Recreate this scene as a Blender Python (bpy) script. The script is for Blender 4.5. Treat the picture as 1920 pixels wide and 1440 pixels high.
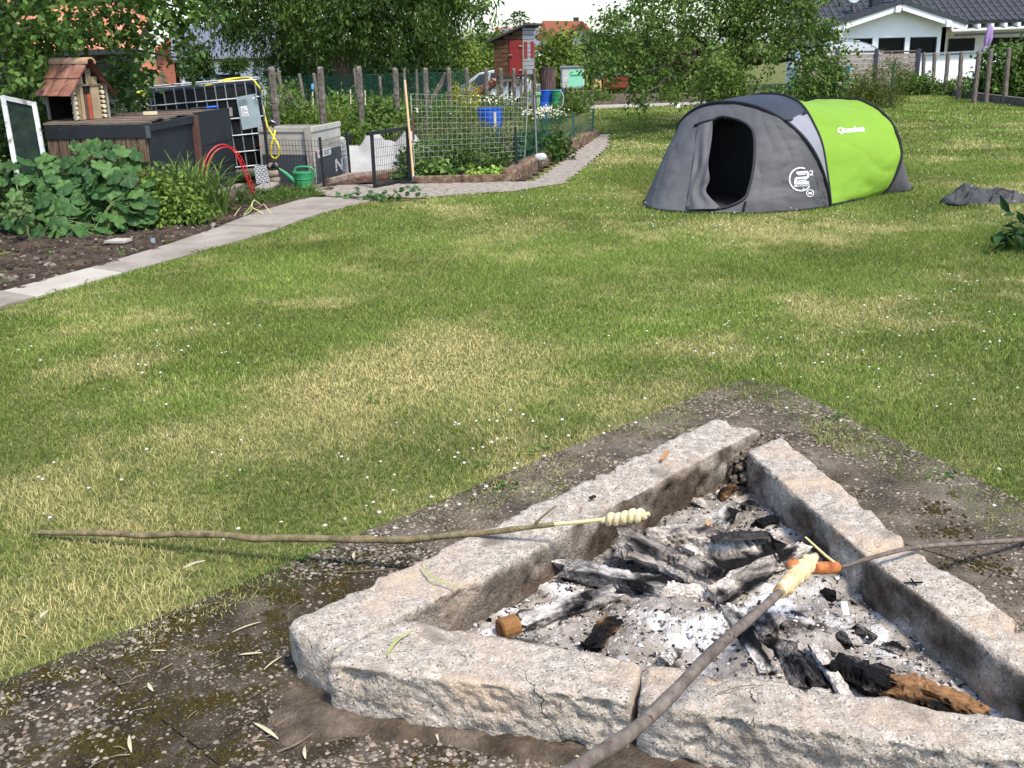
import bpy, math, random
import numpy as np
from mathutils import Vector, Matrix
for _o in list(bpy.data.objects): bpy.data.objects.remove(_o)
sc = bpy.context.scene; col = sc.collection
rng = np.random.default_rng(7); random.seed(7)
# ---------------- camera ----------------
F = 2000.; TH = math.atan(.318); RO = math.radians(-1.26); H = 1.5
def _rx(a): c, s = math.cos(a), math.sin(a); return np.array([[1, 0, 0], [0, c, -s], [0, s, c]])
def _rz(a): c, s = math.cos(a), math.sin(a); return np.array([[c, -s, 0], [s, c, 0], [0, 0, 1.]])
CR = _rx(math.pi/2-TH) @ _rz(RO); CP = np.array([0, 0, H])
cd = bpy.data.cameras.new('camera'); cam = bpy.data.objects.new('camera', cd); col.objects.link(cam)
cd.sensor_width = 36; cd.lens = F/1920*36; cd.clip_start = .05; cd.clip_end = 3000
cam.matrix_world = Matrix.Translation(CP) @ Matrix(CR.tolist()).to_4x4()
sc.camera = cam
# ---------------- sky, sun, exposure ----------------
SUN = Vector((.42, -.62, 1.22)).normalized()
w = bpy.data.worlds.new('World'); sc.world = w; w.use_nodes = True
nt = w.node_tree; bg = nt.nodes['Background']; sk = nt.nodes.new('ShaderNodeTexSky')
sk.sky_type = 'NISHITA'; sk.sun_disc = False; sk.sun_elevation = math.asin(SUN.z)
sk.sun_rotation = math.atan2(SUN.x, SUN.y); sk.air_density = 1.0; sk.dust_density = 1.2; sk.ozone_density = 3.
bg.inputs['Strength'].default_value = .15; nt.links.new(sk.outputs[0], bg.inputs['Color'])
sl = bpy.data.lights.new('sun', 'SUN'); sun = bpy.data.objects.new('sun', sl); col.objects.link(sun)
sl.energy = 2.35; sl.angle = math.radians(11); sl.color = (1, .94, .83)
sun.rotation_euler = SUN.to_track_quat('Z', 'Y').to_euler(); sun.location = (5, -8, 14)
vs = sc.view_settings; vs.view_transform = 'Standard'; vs.look = 'None'; vs.gamma = 1; vs.exposure = 1.08
# ---------------- projection of photo pixels to real places ----------------
def ray(x, y): return CR @ np.array([(x-960)/F, -(y-720)/F, -1])
def G(x, y, z=0.): d = ray(x, y); return CP+d*((z-H)/d[2])            # on the level z
def at(x, y, Y): d = ray(x, y); return CP+d*(Y/d[1])                  # at the distance Y
def onplane(x, y, p0, n): d = ray(x, y); n = np.array(n, float); return CP+d*(np.dot(np.array(p0)-CP, n)/np.dot(d, n))
def V3(*a): return np.array(a, float)
def unit(v): v = np.array(v, float); return v/max(np.linalg.norm(v), 1e-9)
def ss(a, b, x): t = np.clip((np.asarray(x, float)-a)/(b-a), 0, 1); return t*t*(3-2*t)
# ---------------- numpy noise ----------------
def _h(ix, iy, iz, s):
    n = (ix*374761393+iy*668265263+iz*2147483647+s*1274126177) & 0xffffffff
    n = ((n ^ (n >> 13))*1274126177) & 0xffffffff
    n = ((n ^ (n >> 16))*2246822519) & 0xffffffff
    return ((n ^ (n >> 15)) & 0xffffff)/float(0xffffff)
def noise(p, sc_=1., s=0):
    p = np.asarray(p, float)*sc_
    i = np.floor(p).astype(np.int64); f = p-i; u = f*f*(3-2*f); r = 0
    for a in (0, 1):
        for b in (0, 1):
            for c in (0, 1):
                wgt = (u[:, 0] if a else 1-u[:, 0])*(u[:, 1] if b else 1-u[:, 1])*(u[:, 2] if c else 1-u[:, 2])
                r = r+wgt*_h(i[:, 0]+a, i[:, 1]+b, i[:, 2]+c, s)
    return r
def fbm(p, sc_=1., s=0, o=4):
    r = 0; a = .5; t = 0
    for k in range(o): r = r+a*noise(p, sc_*2**k, s+k*17); t += a; a *= .5
    return r/t
def n2(x, y, sc_=1., s=0, o=3):
    x = np.atleast_1d(np.asarray(x, float)); y = np.atleast_1d(np.asarray(y, float))
    return fbm(np.stack([x, y, np.full_like(x, 3.7)], 1), sc_, s, o)
# ---------------- ground height ----------------
def gz(x, y):
    x = np.asarray(x, float); y = np.asarray(y, float)
    left = ss(2.2, .4, x)*np.clip((y-14)*.028, 0, .7)
    far = ss(32, 50, y)*.9
    return -np.maximum(left, far)
def gp(x, y): return V3(x, y, float(gz(x, y)))
# ---------------- materials ----------------
MATS = {}
def srgb(r, g, b):
    f = lambda c: (c/255/12.92 if c/255 <= .04045 else ((c/255+.055)/1.055)**2.4)
    return (f(r), f(g), f(b))
def mat(name, cols, scale=6., rough=.8, bump=0., bscale=60., metal=0., spec=.3, attr=None, stretch=None, lo=.32, hi=.68,
        detail=6., trans=0., speck=None, world=False, wear=None, rvar=0.):
    m = bpy.data.materials.new(name); m.use_nodes = True; t = m.node_tree; N = t.nodes; L = t.links
    P = N['Principled BSDF']; P.inputs['Roughness'].default_value = rough; P.inputs['Metallic'].default_value = metal
    P.inputs['Specular IOR Level'].default_value = spec
    if world: tc = N.new('ShaderNodeNewGeometry').outputs['Position']
    else: tc = N.new('ShaderNodeTexCoord').outputs['Object']
    if stretch:
        mp = N.new('ShaderNodeMapping'); mp.inputs['Scale'].default_value = stretch; L.new(tc, mp.inputs['Vector']); tc = mp.outputs[0]
    if not isinstance(cols[0], (tuple, list)): cols = [cols]
    out = None
    if len(cols) > 1:
        nz = N.new('ShaderNodeTexNoise'); nz.inputs['Scale'].default_value = scale; nz.inputs['Detail'].default_value = detail
        nz.inputs['Roughness'].default_value = .62; L.new(tc, nz.inputs['Vector'])
        r = N.new('ShaderNodeValToRGB'); L.new(nz.outputs['Fac'], r.inputs['Fac'])
        while len(r.color_ramp.elements) < len(cols): r.color_ramp.elements.new(.5)
        for i, c in enumerate(cols):
            e = r.color_ramp.elements[i]; e.position = lo+(hi-lo)*i/(len(cols)-1); e.color = (*c, 1)
        out = r.outputs['Color']
        if rvar:
            mr = N.new('ShaderNodeMapRange'); L.new(nz.outputs['Fac'], mr.inputs['Value']); mr.inputs['From Min'].default_value = .3; mr.inputs['From Max'].default_value = .7
            mr.inputs['To Min'].default_value = rough-rvar; mr.inputs['To Max'].default_value = rough+rvar; L.new(mr.outputs[0], P.inputs['Roughness'])
    def mix(a, b, fac, mode='MIX'):
        x = N.new('ShaderNodeMix'); x.data_type = 'RGBA'; x.blend_type = mode
        for v, i in ((a, 6), (b, 7)):
            if isinstance(v, tuple): x.inputs[i].default_value = (*v, 1)
            else: L.new(v, x.inputs[i])
        if isinstance(fac, (int, float)): x.inputs[0].default_value = fac
        else: L.new(fac, x.inputs[0])
        return x.outputs[2]
    if out is None: out = tuple(cols[0])
    for w_ in ([speck] if speck and not isinstance(speck[0], (tuple, list)) else (speck or [])):   # (scale, lo, hi, r, g, b)
        nz2 = N.new('ShaderNodeTexNoise'); nz2.inputs['Scale'].default_value = w_[0]; nz2.inputs['Detail'].default_value = 4
        L.new(tc, nz2.inputs['Vector']); mr = N.new('ShaderNodeMapRange'); L.new(nz2.outputs['Fac'], mr.inputs['Value'])
        mr.inputs['From Min'].default_value = w_[1]; mr.inputs['From Max'].default_value = w_[2]
        out = mix(out, tuple(w_[3:6]), mr.outputs[0])
    if attr:
        a = N.new('ShaderNodeAttribute'); a.attribute_name = 'Col'
        out = mix(out, a.outputs['Color'], 1. if attr is True else attr, 'MULTIPLY')
    if wear:                                                                                  # colour laid over by the mesh attribute Wear
        a = N.new('ShaderNodeAttribute'); a.attribute_name = 'Wear'
        nz3 = N.new('ShaderNodeTexNoise'); nz3.inputs['Scale'].default_value = 25; nz3.inputs['Detail'].default_value = 6; L.new(tc, nz3.inputs['Vector']); nz3.inputs['Roughness'].default_value = .7
        ad = N.new('ShaderNodeMath'); ad.operation = 'MULTIPLY_ADD'; L.new(nz3.outputs['Fac'], ad.inputs[0]); ad.inputs[1].default_value = .9; ad.inputs[2].default_value = -.45
        ad2 = N.new('ShaderNodeMath'); ad2.use_clamp = True; L.new(ad.outputs[0], ad2.inputs[0]); L.new(a.outputs['Fac'], ad2.inputs[1])
        # noise only where there is wear
        ml = N.new('ShaderNodeMath'); ml.operation = 'MULTIPLY'; ml.use_clamp = True; L.new(ad2.outputs[0], ml.inputs[0])
        sm = N.new('ShaderNodeMapRange'); L.new(a.outputs['Fac'], sm.inputs['Value']); sm.inputs['From Max'].default_value = .25; L.new(sm.outputs[0], ml.inputs[1])
        out = mix(out, tuple(wear), ml.outputs[0])
    if isinstance(out, tuple): P.inputs['Base Color'].default_value = (*out, 1)
    else: L.new(out, P.inputs['Base Color'])
    if bump:
        nb = N.new('ShaderNodeTexNoise'); nb.inputs['Scale'].default_value = bscale; nb.inputs['Detail'].default_value = 5; L.new(tc, nb.inputs['Vector'])
        b = N.new('ShaderNodeBump'); b.inputs['Strength'].default_value = min(1, bump); b.inputs['Distance'].default_value = .01*max(1, bump)
        L.new(nb.outputs['Fac'], b.inputs['Height']); L.new(b.outputs[0], P.inputs['Normal'])
    if trans:
        tr = N.new('ShaderNodeBsdfTranslucent'); ms = N.new('ShaderNodeMixShader'); ms.inputs[0].default_value = trans
        if isinstance(out, tuple): tr.inputs[0].default_value = (*out, 1)
        else: L.new(out, tr.inputs[0])
        L.new(P.outputs[0], ms.inputs[1]); L.new(tr.outputs[0], ms.inputs[2]); L.new(ms.outputs[0], N['Material Output'].inputs['Surface'])
    MATS[name] = m
    return m
# ---------------- mesh building ----------------
ORG = {}
def link(name, me, m, parent=None, org=None):
    o = bpy.data.objects.new(name, me); col.objects.link(o)
    if m is not None: me.materials.append(m if not isinstance(m, str) else MATS[m])
    if parent is not None: o.parent = parent
    if org is not None: o.location = org
    return o
def tag(o, label=None, cat=None, group=None, kind=None):
    if label: o['label'] = label
    if cat: o['category'] = cat
    if group: o['group'] = group
    if kind: o['kind'] = kind
    return o
def thing(name, label, cat, loc, group=None):
    o = bpy.data.objects.new(name, None); col.objects.link(o); o.location = tuple(float(a) for a in loc); o.empty_display_size = .1
    ORG[o] = np.array(loc, float); return tag(o, label, cat, group)
def np_mesh(name, V, Fc, C=None, W=None, smooth=False):
    V = np.asarray(V, np.float32); Fc = np.asarray(Fc, np.int32); k = Fc.shape[1]
    used = np.zeros(len(V), bool); used[Fc.ravel()] = True
    if not used.all():
        mp = np.cumsum(used)-1; V = V[used]; Fc = mp[Fc].astype(np.int32)
        if C is not None: C = np.asarray(C)[used]
        if W is not None: W = np.asarray(W)[used]
    me = bpy.data.meshes.new(name)
    me.vertices.add(len(V)); me.vertices.foreach_set('co', V.ravel()); me.loops.add(Fc.size); me.loops.foreach_set('vertex_index', Fc.ravel())
    me.polygons.add(len(Fc)); me.polygons.foreach_set('loop_start', np.arange(0, Fc.size, k, dtype=np.int32))
    me.polygons.foreach_set('loop_total', np.full(len(Fc), k, np.int32))
    if smooth: me.polygons.foreach_set('use_smooth', np.ones(len(Fc), bool))
    if C is not None:
        a = me.color_attributes.new('Col', 'FLOAT_COLOR', 'POINT'); C = np.asarray(C, np.float32)
        a.data.foreach_set('color', np.concatenate([C, np.ones((len(C), 1), np.float32)], 1).ravel())
    if W is not None:
        a = me.attributes.new('Wear', 'FLOAT', 'POINT'); a.data.foreach_set('value', np.asarray(W, np.float32))
    me.update(calc_edges=True); me.validate(); return me
def place(name, V, Fc, m, parent=None, C=None, W=None, smooth=False):
    """V in world coordinates. Top-level: origin at the base of the thing."""
    V = np.asarray(V, float)
    if parent is not None: org = ORG[parent]; loc = None
    else: org = V3((V[:, 0].min()+V[:, 0].max())/2, (V[:, 1].min()+V[:, 1].max())/2, V[:, 2].min()); loc = org
    o = link(name, np_mesh(name, V-org, Fc, C, W, smooth), m, parent, None if parent is not None else tuple(org)); ORG[o] = org
    return o
class MB:
    def __init__(s): s.v = []; s.f = []; s.c = []; s.n = 0
    def add(s, V, Fc, c=None):
        V = np.asarray(V, float).reshape(-1, 3); s.v.append(V); s.f += [tuple(int(i)+s.n for i in f) for f in Fc]
        s.c.append(np.tile(np.array(c if c is not None else (1, 1, 1.), float), (len(V), 1)) if c is None or np.ndim(c) == 1 else np.asarray(c)); s.n += len(V); return s
    def box(s, c, size, R=None, col=None):
        x, y, z = np.array(size, float)/2
        P = np.array([(-x, -y, -z), (x, -y, -z), (x, y, -z), (-x, y, -z), (-x, -y, z), (x, -y, z), (x, y, z), (-x, y, z)])
        if R is not None: P = P @ np.asarray(R).T
        return s.add(P+np.array(c, float), [(0, 3, 2, 1), (4, 5, 6, 7), (0, 1, 5, 4), (1, 2, 6, 5), (2, 3, 7, 6), (3, 0, 4, 7)], col)
    def bar(s, a, b, w_, h, up=(0, 0, 1), col=None):           # w_ across, h along up
        a = np.array(a, float); b = np.array(b, float); d = unit(b-a); x = unit(np.cross(d, up)); u = np.cross(x, d)
        R = np.stack([x, d, u], 1); return s.box((a+b)/2, (w_, np.linalg.norm(b-a), h), R, col)
    def quad4(s, a, b, c, d, t=0., col=None):                  # slab with thickness t behind its front
        P = np.array([a, b, c, d], float)
        if not t: return s.add(P, [(0, 1, 2, 3)], col)
        n = unit(np.cross(P[1]-P[0], P[3]-P[0])); Q = P-n*t
        return s.add(np.concatenate([P, Q]), [(0, 1, 2, 3), (7, 6, 5, 4), (0, 4, 5, 1), (1, 5, 6, 2), (2, 6, 7, 3), (3, 7, 4, 0)], col)
    def tube(s, pts, r, n=8, cap=True, col=None):
        pts = np.asarray(pts, float); k = len(pts); r = np.broadcast_to(np.asarray(r, float), (k,)); V = []
        t = np.gradient(pts, axis=0); t /= np.maximum(np.linalg.norm(t, axis=1), 1e-9)[:, None]
        x = np.cross(t[0], (0, 0, 1)); x = unit(x) if np.linalg.norm(x) > .05 else V3(1, 0, 0)
        an = np.arange(n)*2*math.pi/n
        for i in range(k):
            x = unit(x-t[i]*np.dot(x, t[i])); y = np.cross(t[i], x)
            V.append(pts[i]+r[i]*(np.cos(an)[:, None]*x+np.sin(an)[:, None]*y))
        V = np.concatenate(V); f = [(i*n+j, i*n+(j+1) % n, (i+1)*n+(j+1) % n, (i+1)*n+j) for i in range(k-1) for j in range(n)]
        if cap: f += [tuple(range(n-1, -1, -1)), tuple((k-1)*n+j for j in range(n))]
        return s.add(V, f, col)
    def lathe(s, prof, c, n=20, R=None, col=None, sx=1.):
        an = np.arange(n)*2*math.pi/n
        V = np.concatenate([np.stack([r*np.cos(an)*sx, r*np.sin(an), np.full(n, z)], 1) for r, z in prof])
        if R is not None: V = V @ np.asarray(R).T
        k = len(prof); f = [(i*n+j, i*n+(j+1) % n, (i+1)*n+(j+1) % n, (i+1)*n+j) for i in range(k-1) for j in range(n)]
        f += [tuple(range(n-1, -1, -1)), tuple((k-1)*n+j for j in range(n))]
        return s.add(V+np.array(c, float), f, col)
    def prism(s, poly, h, c=(0, 0, 0), R=None, col=None):       # poly in xy, extruded z 0..h
        poly = np.asarray(poly, float); k = len(poly)
        V = np.concatenate([np.c_[poly, np.zeros(k)], np.c_[poly, np.full(k, h)]])
        if R is not None: V = V @ np.asarray(R).T
        return s.add(V+np.array(c, float), [tuple(range(k-1, -1, -1)), tuple(range(k, 2*k))]+[(j, (j+1) % k, k+(j+1) % k, k+j) for j in range(k)], col)
    def build(s, name, m, parent=None, smooth=False, bevel=0., colors=False):
        V = np.concatenate(s.v)
        if parent is not None: org = ORG[parent]
        else: org = V3((V[:, 0].min()+V[:, 0].max())/2, (V[:, 1].min()+V[:, 1].max())/2, V[:, 2].min())
        me = bpy.data.meshes.new(name); me.from_pydata((V-org).tolist(), [], s.f)
        if smooth:
            me.polygons.foreach_set('use_smooth', np.ones(len(me.polygons), bool))
            try: me.set_sharp_from_angle(angle=math.radians(40))
            except Exception: pass
        if colors:
            a = me.color_attributes.new('Col', 'FLOAT_COLOR', 'POINT'); C = np.concatenate(s.c).astype(np.float32)
            a.data.foreach_set('color', np.c_[C, np.ones(len(C), np.float32)].ravel())
        o = link(name, me, m, parent, None if parent is not None else tuple(org)); ORG[o] = org
        if bevel:
            b = o.modifiers.new('bevel', 'BEVEL'); b.width = bevel; b.segments = 2; b.limit_method = 'ANGLE'
        return o
def RZ(a): return _rz(a)
def frame(d, up=(0, 0, 1)):
    y = unit(d); x = unit(np.cross(y, up)); return np.stack([x, y, np.cross(x, y)], 1)
def smooth_path(pts, n=40):
    pts = np.asarray(pts, float); k = len(pts); P = np.concatenate([[2*pts[0]-pts[1]], pts, [2*pts[-1]-pts[-2]]]); out = []
    for u in np.linspace(0, k-1-1e-6, n):
        i = int(u); f = u-i; a, b, c, d = P[i:i+4]
        out.append(.5*(2*b+(c-a)*f+(2*a-5*b+4*c-d)*f*f+(3*b-a-3*c+d)*f**3))
    return np.array(out)
def inpoly(x, y, poly):
    x = np.asarray(x); y = np.asarray(y); r = np.zeros(x.shape, bool); k = len(poly)
    for i in range(k):
        x0, y0 = poly[i]; x1, y1 = poly[(i+1) % k]
        if y0 == y1: continue
        r ^= ((y0 > y) != (y1 > y)) & (x < (x1-x0)*(y-y0)/(y1-y0)+x0)
    return r
def grid_faces(nu, nv, wrap=False):
    i, j = np.meshgrid(np.arange(nu-1), np.arange(nv if wrap else nv-1), indexing='ij'); i = i.ravel(); j = j.ravel(); j1 = (j+1) % nv
    return np.stack([i*nv+j, i*nv+j1, (i+1)*nv+j1, (i+1)*nv+j], 1)
def leaf_cloud(P, Dr, ln, wd, colr, fold=.25, up=.5, rnd=False):
    """P: leaf bases (N,3); Dr: directions (N,3); ln,wd: (N,); colr (N,3). Two-triangle-pair folded leaves."""
    N_ = len(P); Dr = Dr/np.linalg.norm(Dr, axis=1)[:, None]
    up_ = np.tile(V3(0, 0, 1), (N_, 1))*up+rng.normal(0, .5, (N_, 3)); X = np.cross(Dr, up_); X /= np.maximum(np.linalg.norm(X, axis=1), 1e-6)[:, None]
    U = np.cross(X, Dr); ln = np.asarray(ln)[:, None]; wd = np.asarray(wd)[:, None]
    if rnd:                                            # rounder six-sided leaf
        q = [P, P+Dr*ln*.28+X*wd*.46+U*wd*fold*.8, P+Dr*ln*.68+X*wd*.42+U*wd*fold*.5-U*ln*.05, P+Dr*ln-U*ln*.16, P+Dr*ln*.68-X*wd*.42+U*wd*fold*.5-U*ln*.05, P+Dr*ln*.28-X*wd*.46+U*wd*fold*.8]
        i = np.arange(N_)*6; Fc = np.concatenate([np.stack([i+a, i+b, i+c], 1) for a, b, c in ((0, 1, 2), (0, 2, 3), (0, 3, 4), (0, 4, 5))])
        return np.stack(q, 1).reshape(-1, 3), Fc, np.repeat(colr, 6, 0)
    a = P; b = P+Dr*ln*.45+X*wd*.5+U*wd*fold; c = P+Dr*ln-U*ln*.12; d = P+Dr*ln*.45-X*wd*.5+U*wd*fold
    V = np.stack([a, b, c, d], 1).reshape(-1, 3); i = np.arange(N_)*4
    Fc = np.concatenate([np.stack([i, i+1, i+2], 1), np.stack([i, i+2, i+3], 1)])
    return V, Fc, np.repeat(colr, 4, 0)
# ================= materials of the ground =================
mat('thatch', [(.055, .055, .020), (.125, .135, .042), (.24, .22, .09)], 34., .95, 1., 90, world=True, spec=.05)
mat('grass_blade', (1, 1, 1), rough=.7, spec=.06, attr=True, trans=.25)
mat('leaf', (1, 1, 1), rough=.5, spec=.22, attr=True, trans=.3)
mat('leaf_matt', (1, 1, 1), rough=.75, spec=.2, attr=True, trans=.25)
mat('petal', (1, 1, 1), rough=.7, spec=.2, attr=True, trans=.2)
mat('colored', (1, 1, 1), rough=.85, spec=.2, attr=True)
mat('soil', [(.030, .020, .014), (.065, .045, .031), (.12, .085, .06)], 5., .95, 1., 40, spec=.1, world=True)
mat('slab_aggregate', [(.050, .039, .028), (.115, .091, .066), (.21, .172, .130)], 5., .95, 1., 120, spec=.03, world=True,
    speck=[(9, .60, .70, .05, .038, .010), (160, .60, .66, .22, .19, .16)])
mat('slab_mossy', [(.022, .017, .011), (.055, .042, .027), (.12, .095, .068)], 5., .95, 1., 120, spec=.03, world=True, speck=[(7, .54, .66, .048, .034, .008), (160, .60, .66, .20, .17, .135)])
mat('path_concrete', [(.22, .18, .145), (.29, .245, .20), (.36, .31, .26)], 3., .9, .3, 150, spec=.15, world=True, speck=(40, .62, .75, .2, .15, .11))
mat('path_pale', [(.38, .33, .265), (.48, .43, .36)], 3., .9, .3, 150, spec=.15)
mat('granite', [(.20, .165, .13), (.33, .275, .215), (.44, .37, .295), (.56, .49, .41)], 38., .88, .7, 110, spec=.2, world=True, lo=.28, hi=.7,
    speck=[(150, .58, .64, .10, .088, .075), (5, .50, .72, .46, .34, .235), (210, .62, .67, .78, .74, .66), (7, .60, .74, .20, .165, .13)], wear=(.055, .037, .023))
mat('mortar', [(.075, .057, .04), (.165, .125, .09), (.27, .215, .165)], 30, .95, .6, 80, world=True)
mat('ash', [(.05, .043, .038), (.21, .18, .15), (.32, .275, .23), (.41, .36, .31), (.62, .58, .54)], 6., .95, 1., 130, spec=.02, world=True, lo=.34, hi=.66, detail=10,
    speck=[(5, .55, .64, .70, .665, .62), (45, .59, .65, .03, .026, .024), (6.5, .60, .68, .07, .06, .052), (75, .62, .68, .76, .73, .70)])
def charred(name, amount, pale=(.50, .45, .40), brown=None, crk=.8):
    """burnt wood: black, grey and ash white, cracked across the grain; uses the log's own lengthwise coordinates"""
    m = bpy.data.materials.new(name); m.use_nodes = True; t = m.node_tree; N = t.nodes; L = t.links; P = N['Principled BSDF']
    P.inputs['Roughness'].default_value = .9; P.inputs['Specular IOR Level'].default_value = .15
    at_ = N.new('ShaderNodeAttribute'); at_.attribute_name = 'Lc'; vec = at_.outputs['Vector']
    def nz(scale, st, det=6):
        mp = N.new('ShaderNodeMapping'); mp.inputs['Scale'].default_value = st; L.new(vec, mp.inputs[0]); n = N.new('ShaderNodeTexNoise'); n.inputs['Scale'].default_value = scale; n.inputs['Detail'].default_value = det; n.inputs['Distortion'].default_value = .4; L.new(mp.outputs[0], n.inputs['Vector']); return n.outputs['Fac']
    big = nz(13, (1, .45, 1), 10); r = N.new('ShaderNodeValToRGB'); L.new(big, r.inputs[0]); e = r.color_ramp.elements; c = brown or pale
    e[0].position = amount-.07; e[0].color = (.010, .009, .009, 1); e[1].position = amount+.10; e[1].color = (*c, 1); q = e.new(amount-.01); q.color = (c[0]*.22, c[1]*.22, c[2]*.23, 1); q = e.new(amount+.035); q.color = (c[0]*.62, c[1]*.6, c[2]*.58, 1)
    mp = N.new('ShaderNodeMapping'); mp.inputs['Scale'].default_value = (75, 48, 75); L.new(vec, mp.inputs[0]); n0 = N.new('ShaderNodeTexNoise'); n0.inputs['Scale'].default_value = 40; L.new(vec, n0.inputs['Vector'])
    ad = N.new('ShaderNodeVectorMath'); ad.operation = 'MULTIPLY_ADD'; L.new(n0.outputs['Color'], ad.inputs[0]); ad.inputs[1].default_value = (.9, .9, .9); L.new(mp.outputs[0], ad.inputs[2])
    vo = N.new('ShaderNodeTexVoronoi'); vo.feature = 'DISTANCE_TO_EDGE'; vo.inputs['Scale'].default_value = 1.; L.new(ad.outputs[0], vo.inputs['Vector'])
    cr = N.new('ShaderNodeMapRange'); L.new(vo.outputs['Distance'], cr.inputs['Value']); cr.inputs['From Min'].default_value = .0; cr.inputs['From Max'].default_value = .07; cr.inputs['To Min'].default_value = 1-crk
    msk = nz(9, (1, 1, 1), 3); mk = N.new('ShaderNodeMapRange'); L.new(msk, mk.inputs['Value']); mk.inputs['From Min'].default_value = .42; mk.inputs['From Max'].default_value = .58; mk.inputs['To Min'].default_value = 1.; mk.inputs['To Max'].default_value = 1-crk; L.new(mk.outputs[0], cr.inputs['To Min'])
    fine = nz(120, (1, .25, 1), 3); fm = N.new('ShaderNodeMapRange'); L.new(fine, fm.inputs['Value']); fm.inputs['From Min'].default_value = .3; fm.inputs['From Max'].default_value = .7; fm.inputs['To Min'].default_value = .55; fm.inputs['To Max'].default_value = 1.15
    mu = N.new('ShaderNodeMath'); mu.operation = 'MULTIPLY'; L.new(cr.outputs[0], mu.inputs[0]); L.new(fm.outputs[0], mu.inputs[1])
    mx = N.new('ShaderNodeVectorMath'); mx.operation = 'SCALE'; L.new(r.outputs[0], mx.inputs[0]); L.new(mu.outputs[0], mx.inputs['Scale']); L.new(mx.outputs[0], P.inputs['Base Color'])
    b = N.new('ShaderNodeBump'); b.inputs['Strength'].default_value = .9; b.inputs['Distance'].default_value = .005; L.new(mu.outputs[0], b.inputs['Height']); L.new(b.outputs[0], P.inputs['Normal'])
    MATS[name] = m; return m
charred('char_ash', .50, pale=(.62, .57, .51), crk=.75); charred('char_white', .45, pale=(.66, .58, .49), crk=.5); charred('char_black', .62); charred('char_brown', .50, brown=(.33, .17, .07))
charred('char_grey', .48, pale=(.42, .36, .31), crk=.7)
mat('burnt_plank', [(.012, .010, .009), (.035, .028, .022)], 12, .6, .3, 60)
mat('bark_stick', [(.10, .075, .035), (.19, .145, .07), (.28, .22, .12)], 30, .8, .5, 200, speck=(90, .62, .7, .06, .045, .02))
mat('bark_grey', [(.085, .062, .05), (.15, .115, .09), (.22, .18, .145)], 25, .7, .4, 150, speck=(60, .64, .7, .06, .03, .02))
mat('peeled', (.62, .55, .28), rough=.5); mat('dough', [(.56, .42, .21), (.70, .57, .33), (.76, .65, .42)], 22, .75, .6, 70, spec=.08, speck=(18, .60, .72, .48, .31, .13)); mat('dough_warm', [(.48, .30, .13), (.68, .52, .29), (.75, .61, .38)], 18, .75, .6, 70, spec=.08, speck=(16, .58, .70, .38, .21, .08))
mat('sausage', [(.22, .055, .018), (.46, .15, .04), (.56, .21, .07)], 26, .5, .5, 60, spec=.3, speck=(30, .62, .70, .10, .03, .012))
mat('crack', (.02, .016, .012), rough=1)
mat('moss', [(.030, .022, .004), (.075, .055, .010)], 60, 1, 1, 200, world=True)
mat('paper', (.8, .79, .77), rough=.6)
# ================= the ground =================
def axis(a, b, near, step0, k):
    out = [near]; s = step0
    while out[-1] < b: out.append(out[-1]+s); s *= k
    lo = [near]; s = step0
    while lo[-1] > a: lo.append(lo[-1]-s); s *= k
    return np.array(sorted(set(lo+out)))
gx = axis(-500, 500, 0., .35, 1.05); gy = axis(-300, 900, 14., .4, 1.05)
X, Y = np.meshgrid(gx, gy, indexing='ij'); Z = gz(X, Y)
Vg = np.stack([X.ravel(), Y.ravel(), Z.ravel()], 1)
o = link('ground', np_mesh('ground', Vg, grid_faces(len(gx), len(gy)), smooth=True), 'thatch'); tag(o, kind='structure')
# ---- outlines on the ground ----
PAVE = [(-2.6, .78), (-1.24, 2.20), (.89, 4.42), (1.02, 4.5), (1.15, 4.44), (1.60, 3.05), (2.2, 1.1), (1.9, .1), (-2.2, .1)]
PATHR = np.array([(-4.4, 3.6), (-3.17, 6.48), (-2.75, 7.48), (-2.06, 9.07), (-1.67, 10.6), (-1.25, 11.2)])
PATHL = np.array([(-4.6, 4.0), (-3.37, 6.91), (-2.93, 7.99), (-2.61, 9.2), (-2.3, 10.9), (-2.0, 11.5)])
WAY = [(-1.25, 11.15), (-.84, 11.13), (.05, 11.49), (.65, 12.07), (1.05, 14.0), (1.53, 16.46), (1.75, 18.6), (1.62, 18.7), (.3, 12.3), (-1.1, 12.3), (-1.9, 13.4), (-2.3, 12.3), (-2.0, 11.5)]
TENTFOOT = [(3.0, 9.9), (2.2, 9.75), (1.6, 9.85), (1.42, 10.15), (1.5, 10.8), (1.9, 11.4), (3.3, 12.0), (3.9, 11.3), (4.0, 10.75), (3.68, 10.6)]
def lawn_ok(x, y):
    xl = np.interp(y, PATHR[:, 1], PATHR[:, 0]); xl = np.where(y > 11.2, 1.7, xl)
    j = (n2(x, y, 3., 5)-.5)*.16+(n2(x, y, 11., 9)-.5)*.07
    ok = x > xl+j*.6
    mid = (y > 11.2) & (y < 18.7); wx = np.interp(y, [11.2, 11.49, 12.07, 14, 16.46, 18.6], [-1.0, .05, .65, 1.05, 1.53, 1.75])
    wx2 = np.where(y < 11.49, -.9, wx)
    ok = np.where(mid, x > np.where((y < 11.49), wx, wx)+j, ok)
    ok &= ~((y > 18.7) & (x < 1.7+j))
    j2 = (n2(x, y, 2.6, 15)-.5)*.42+(n2(x, y, 9., 19)-.5)*.26+(n2(x, y, 40., 29, 2)-.5)*.12
    ok &= ~inpoly(.3+(x-.3)*1.09+j2*.8, 2.2+(y-2.2)*1.075-j2*.8, PAVE)
    ok &= ~inpoly(x, y, TENTFOOT)
    ok &= ~((y > 26.3+.02*(x-2)) & (x < 6.3)) & ~(y > 31.5) & (x < 11.3)
    return ok
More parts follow.
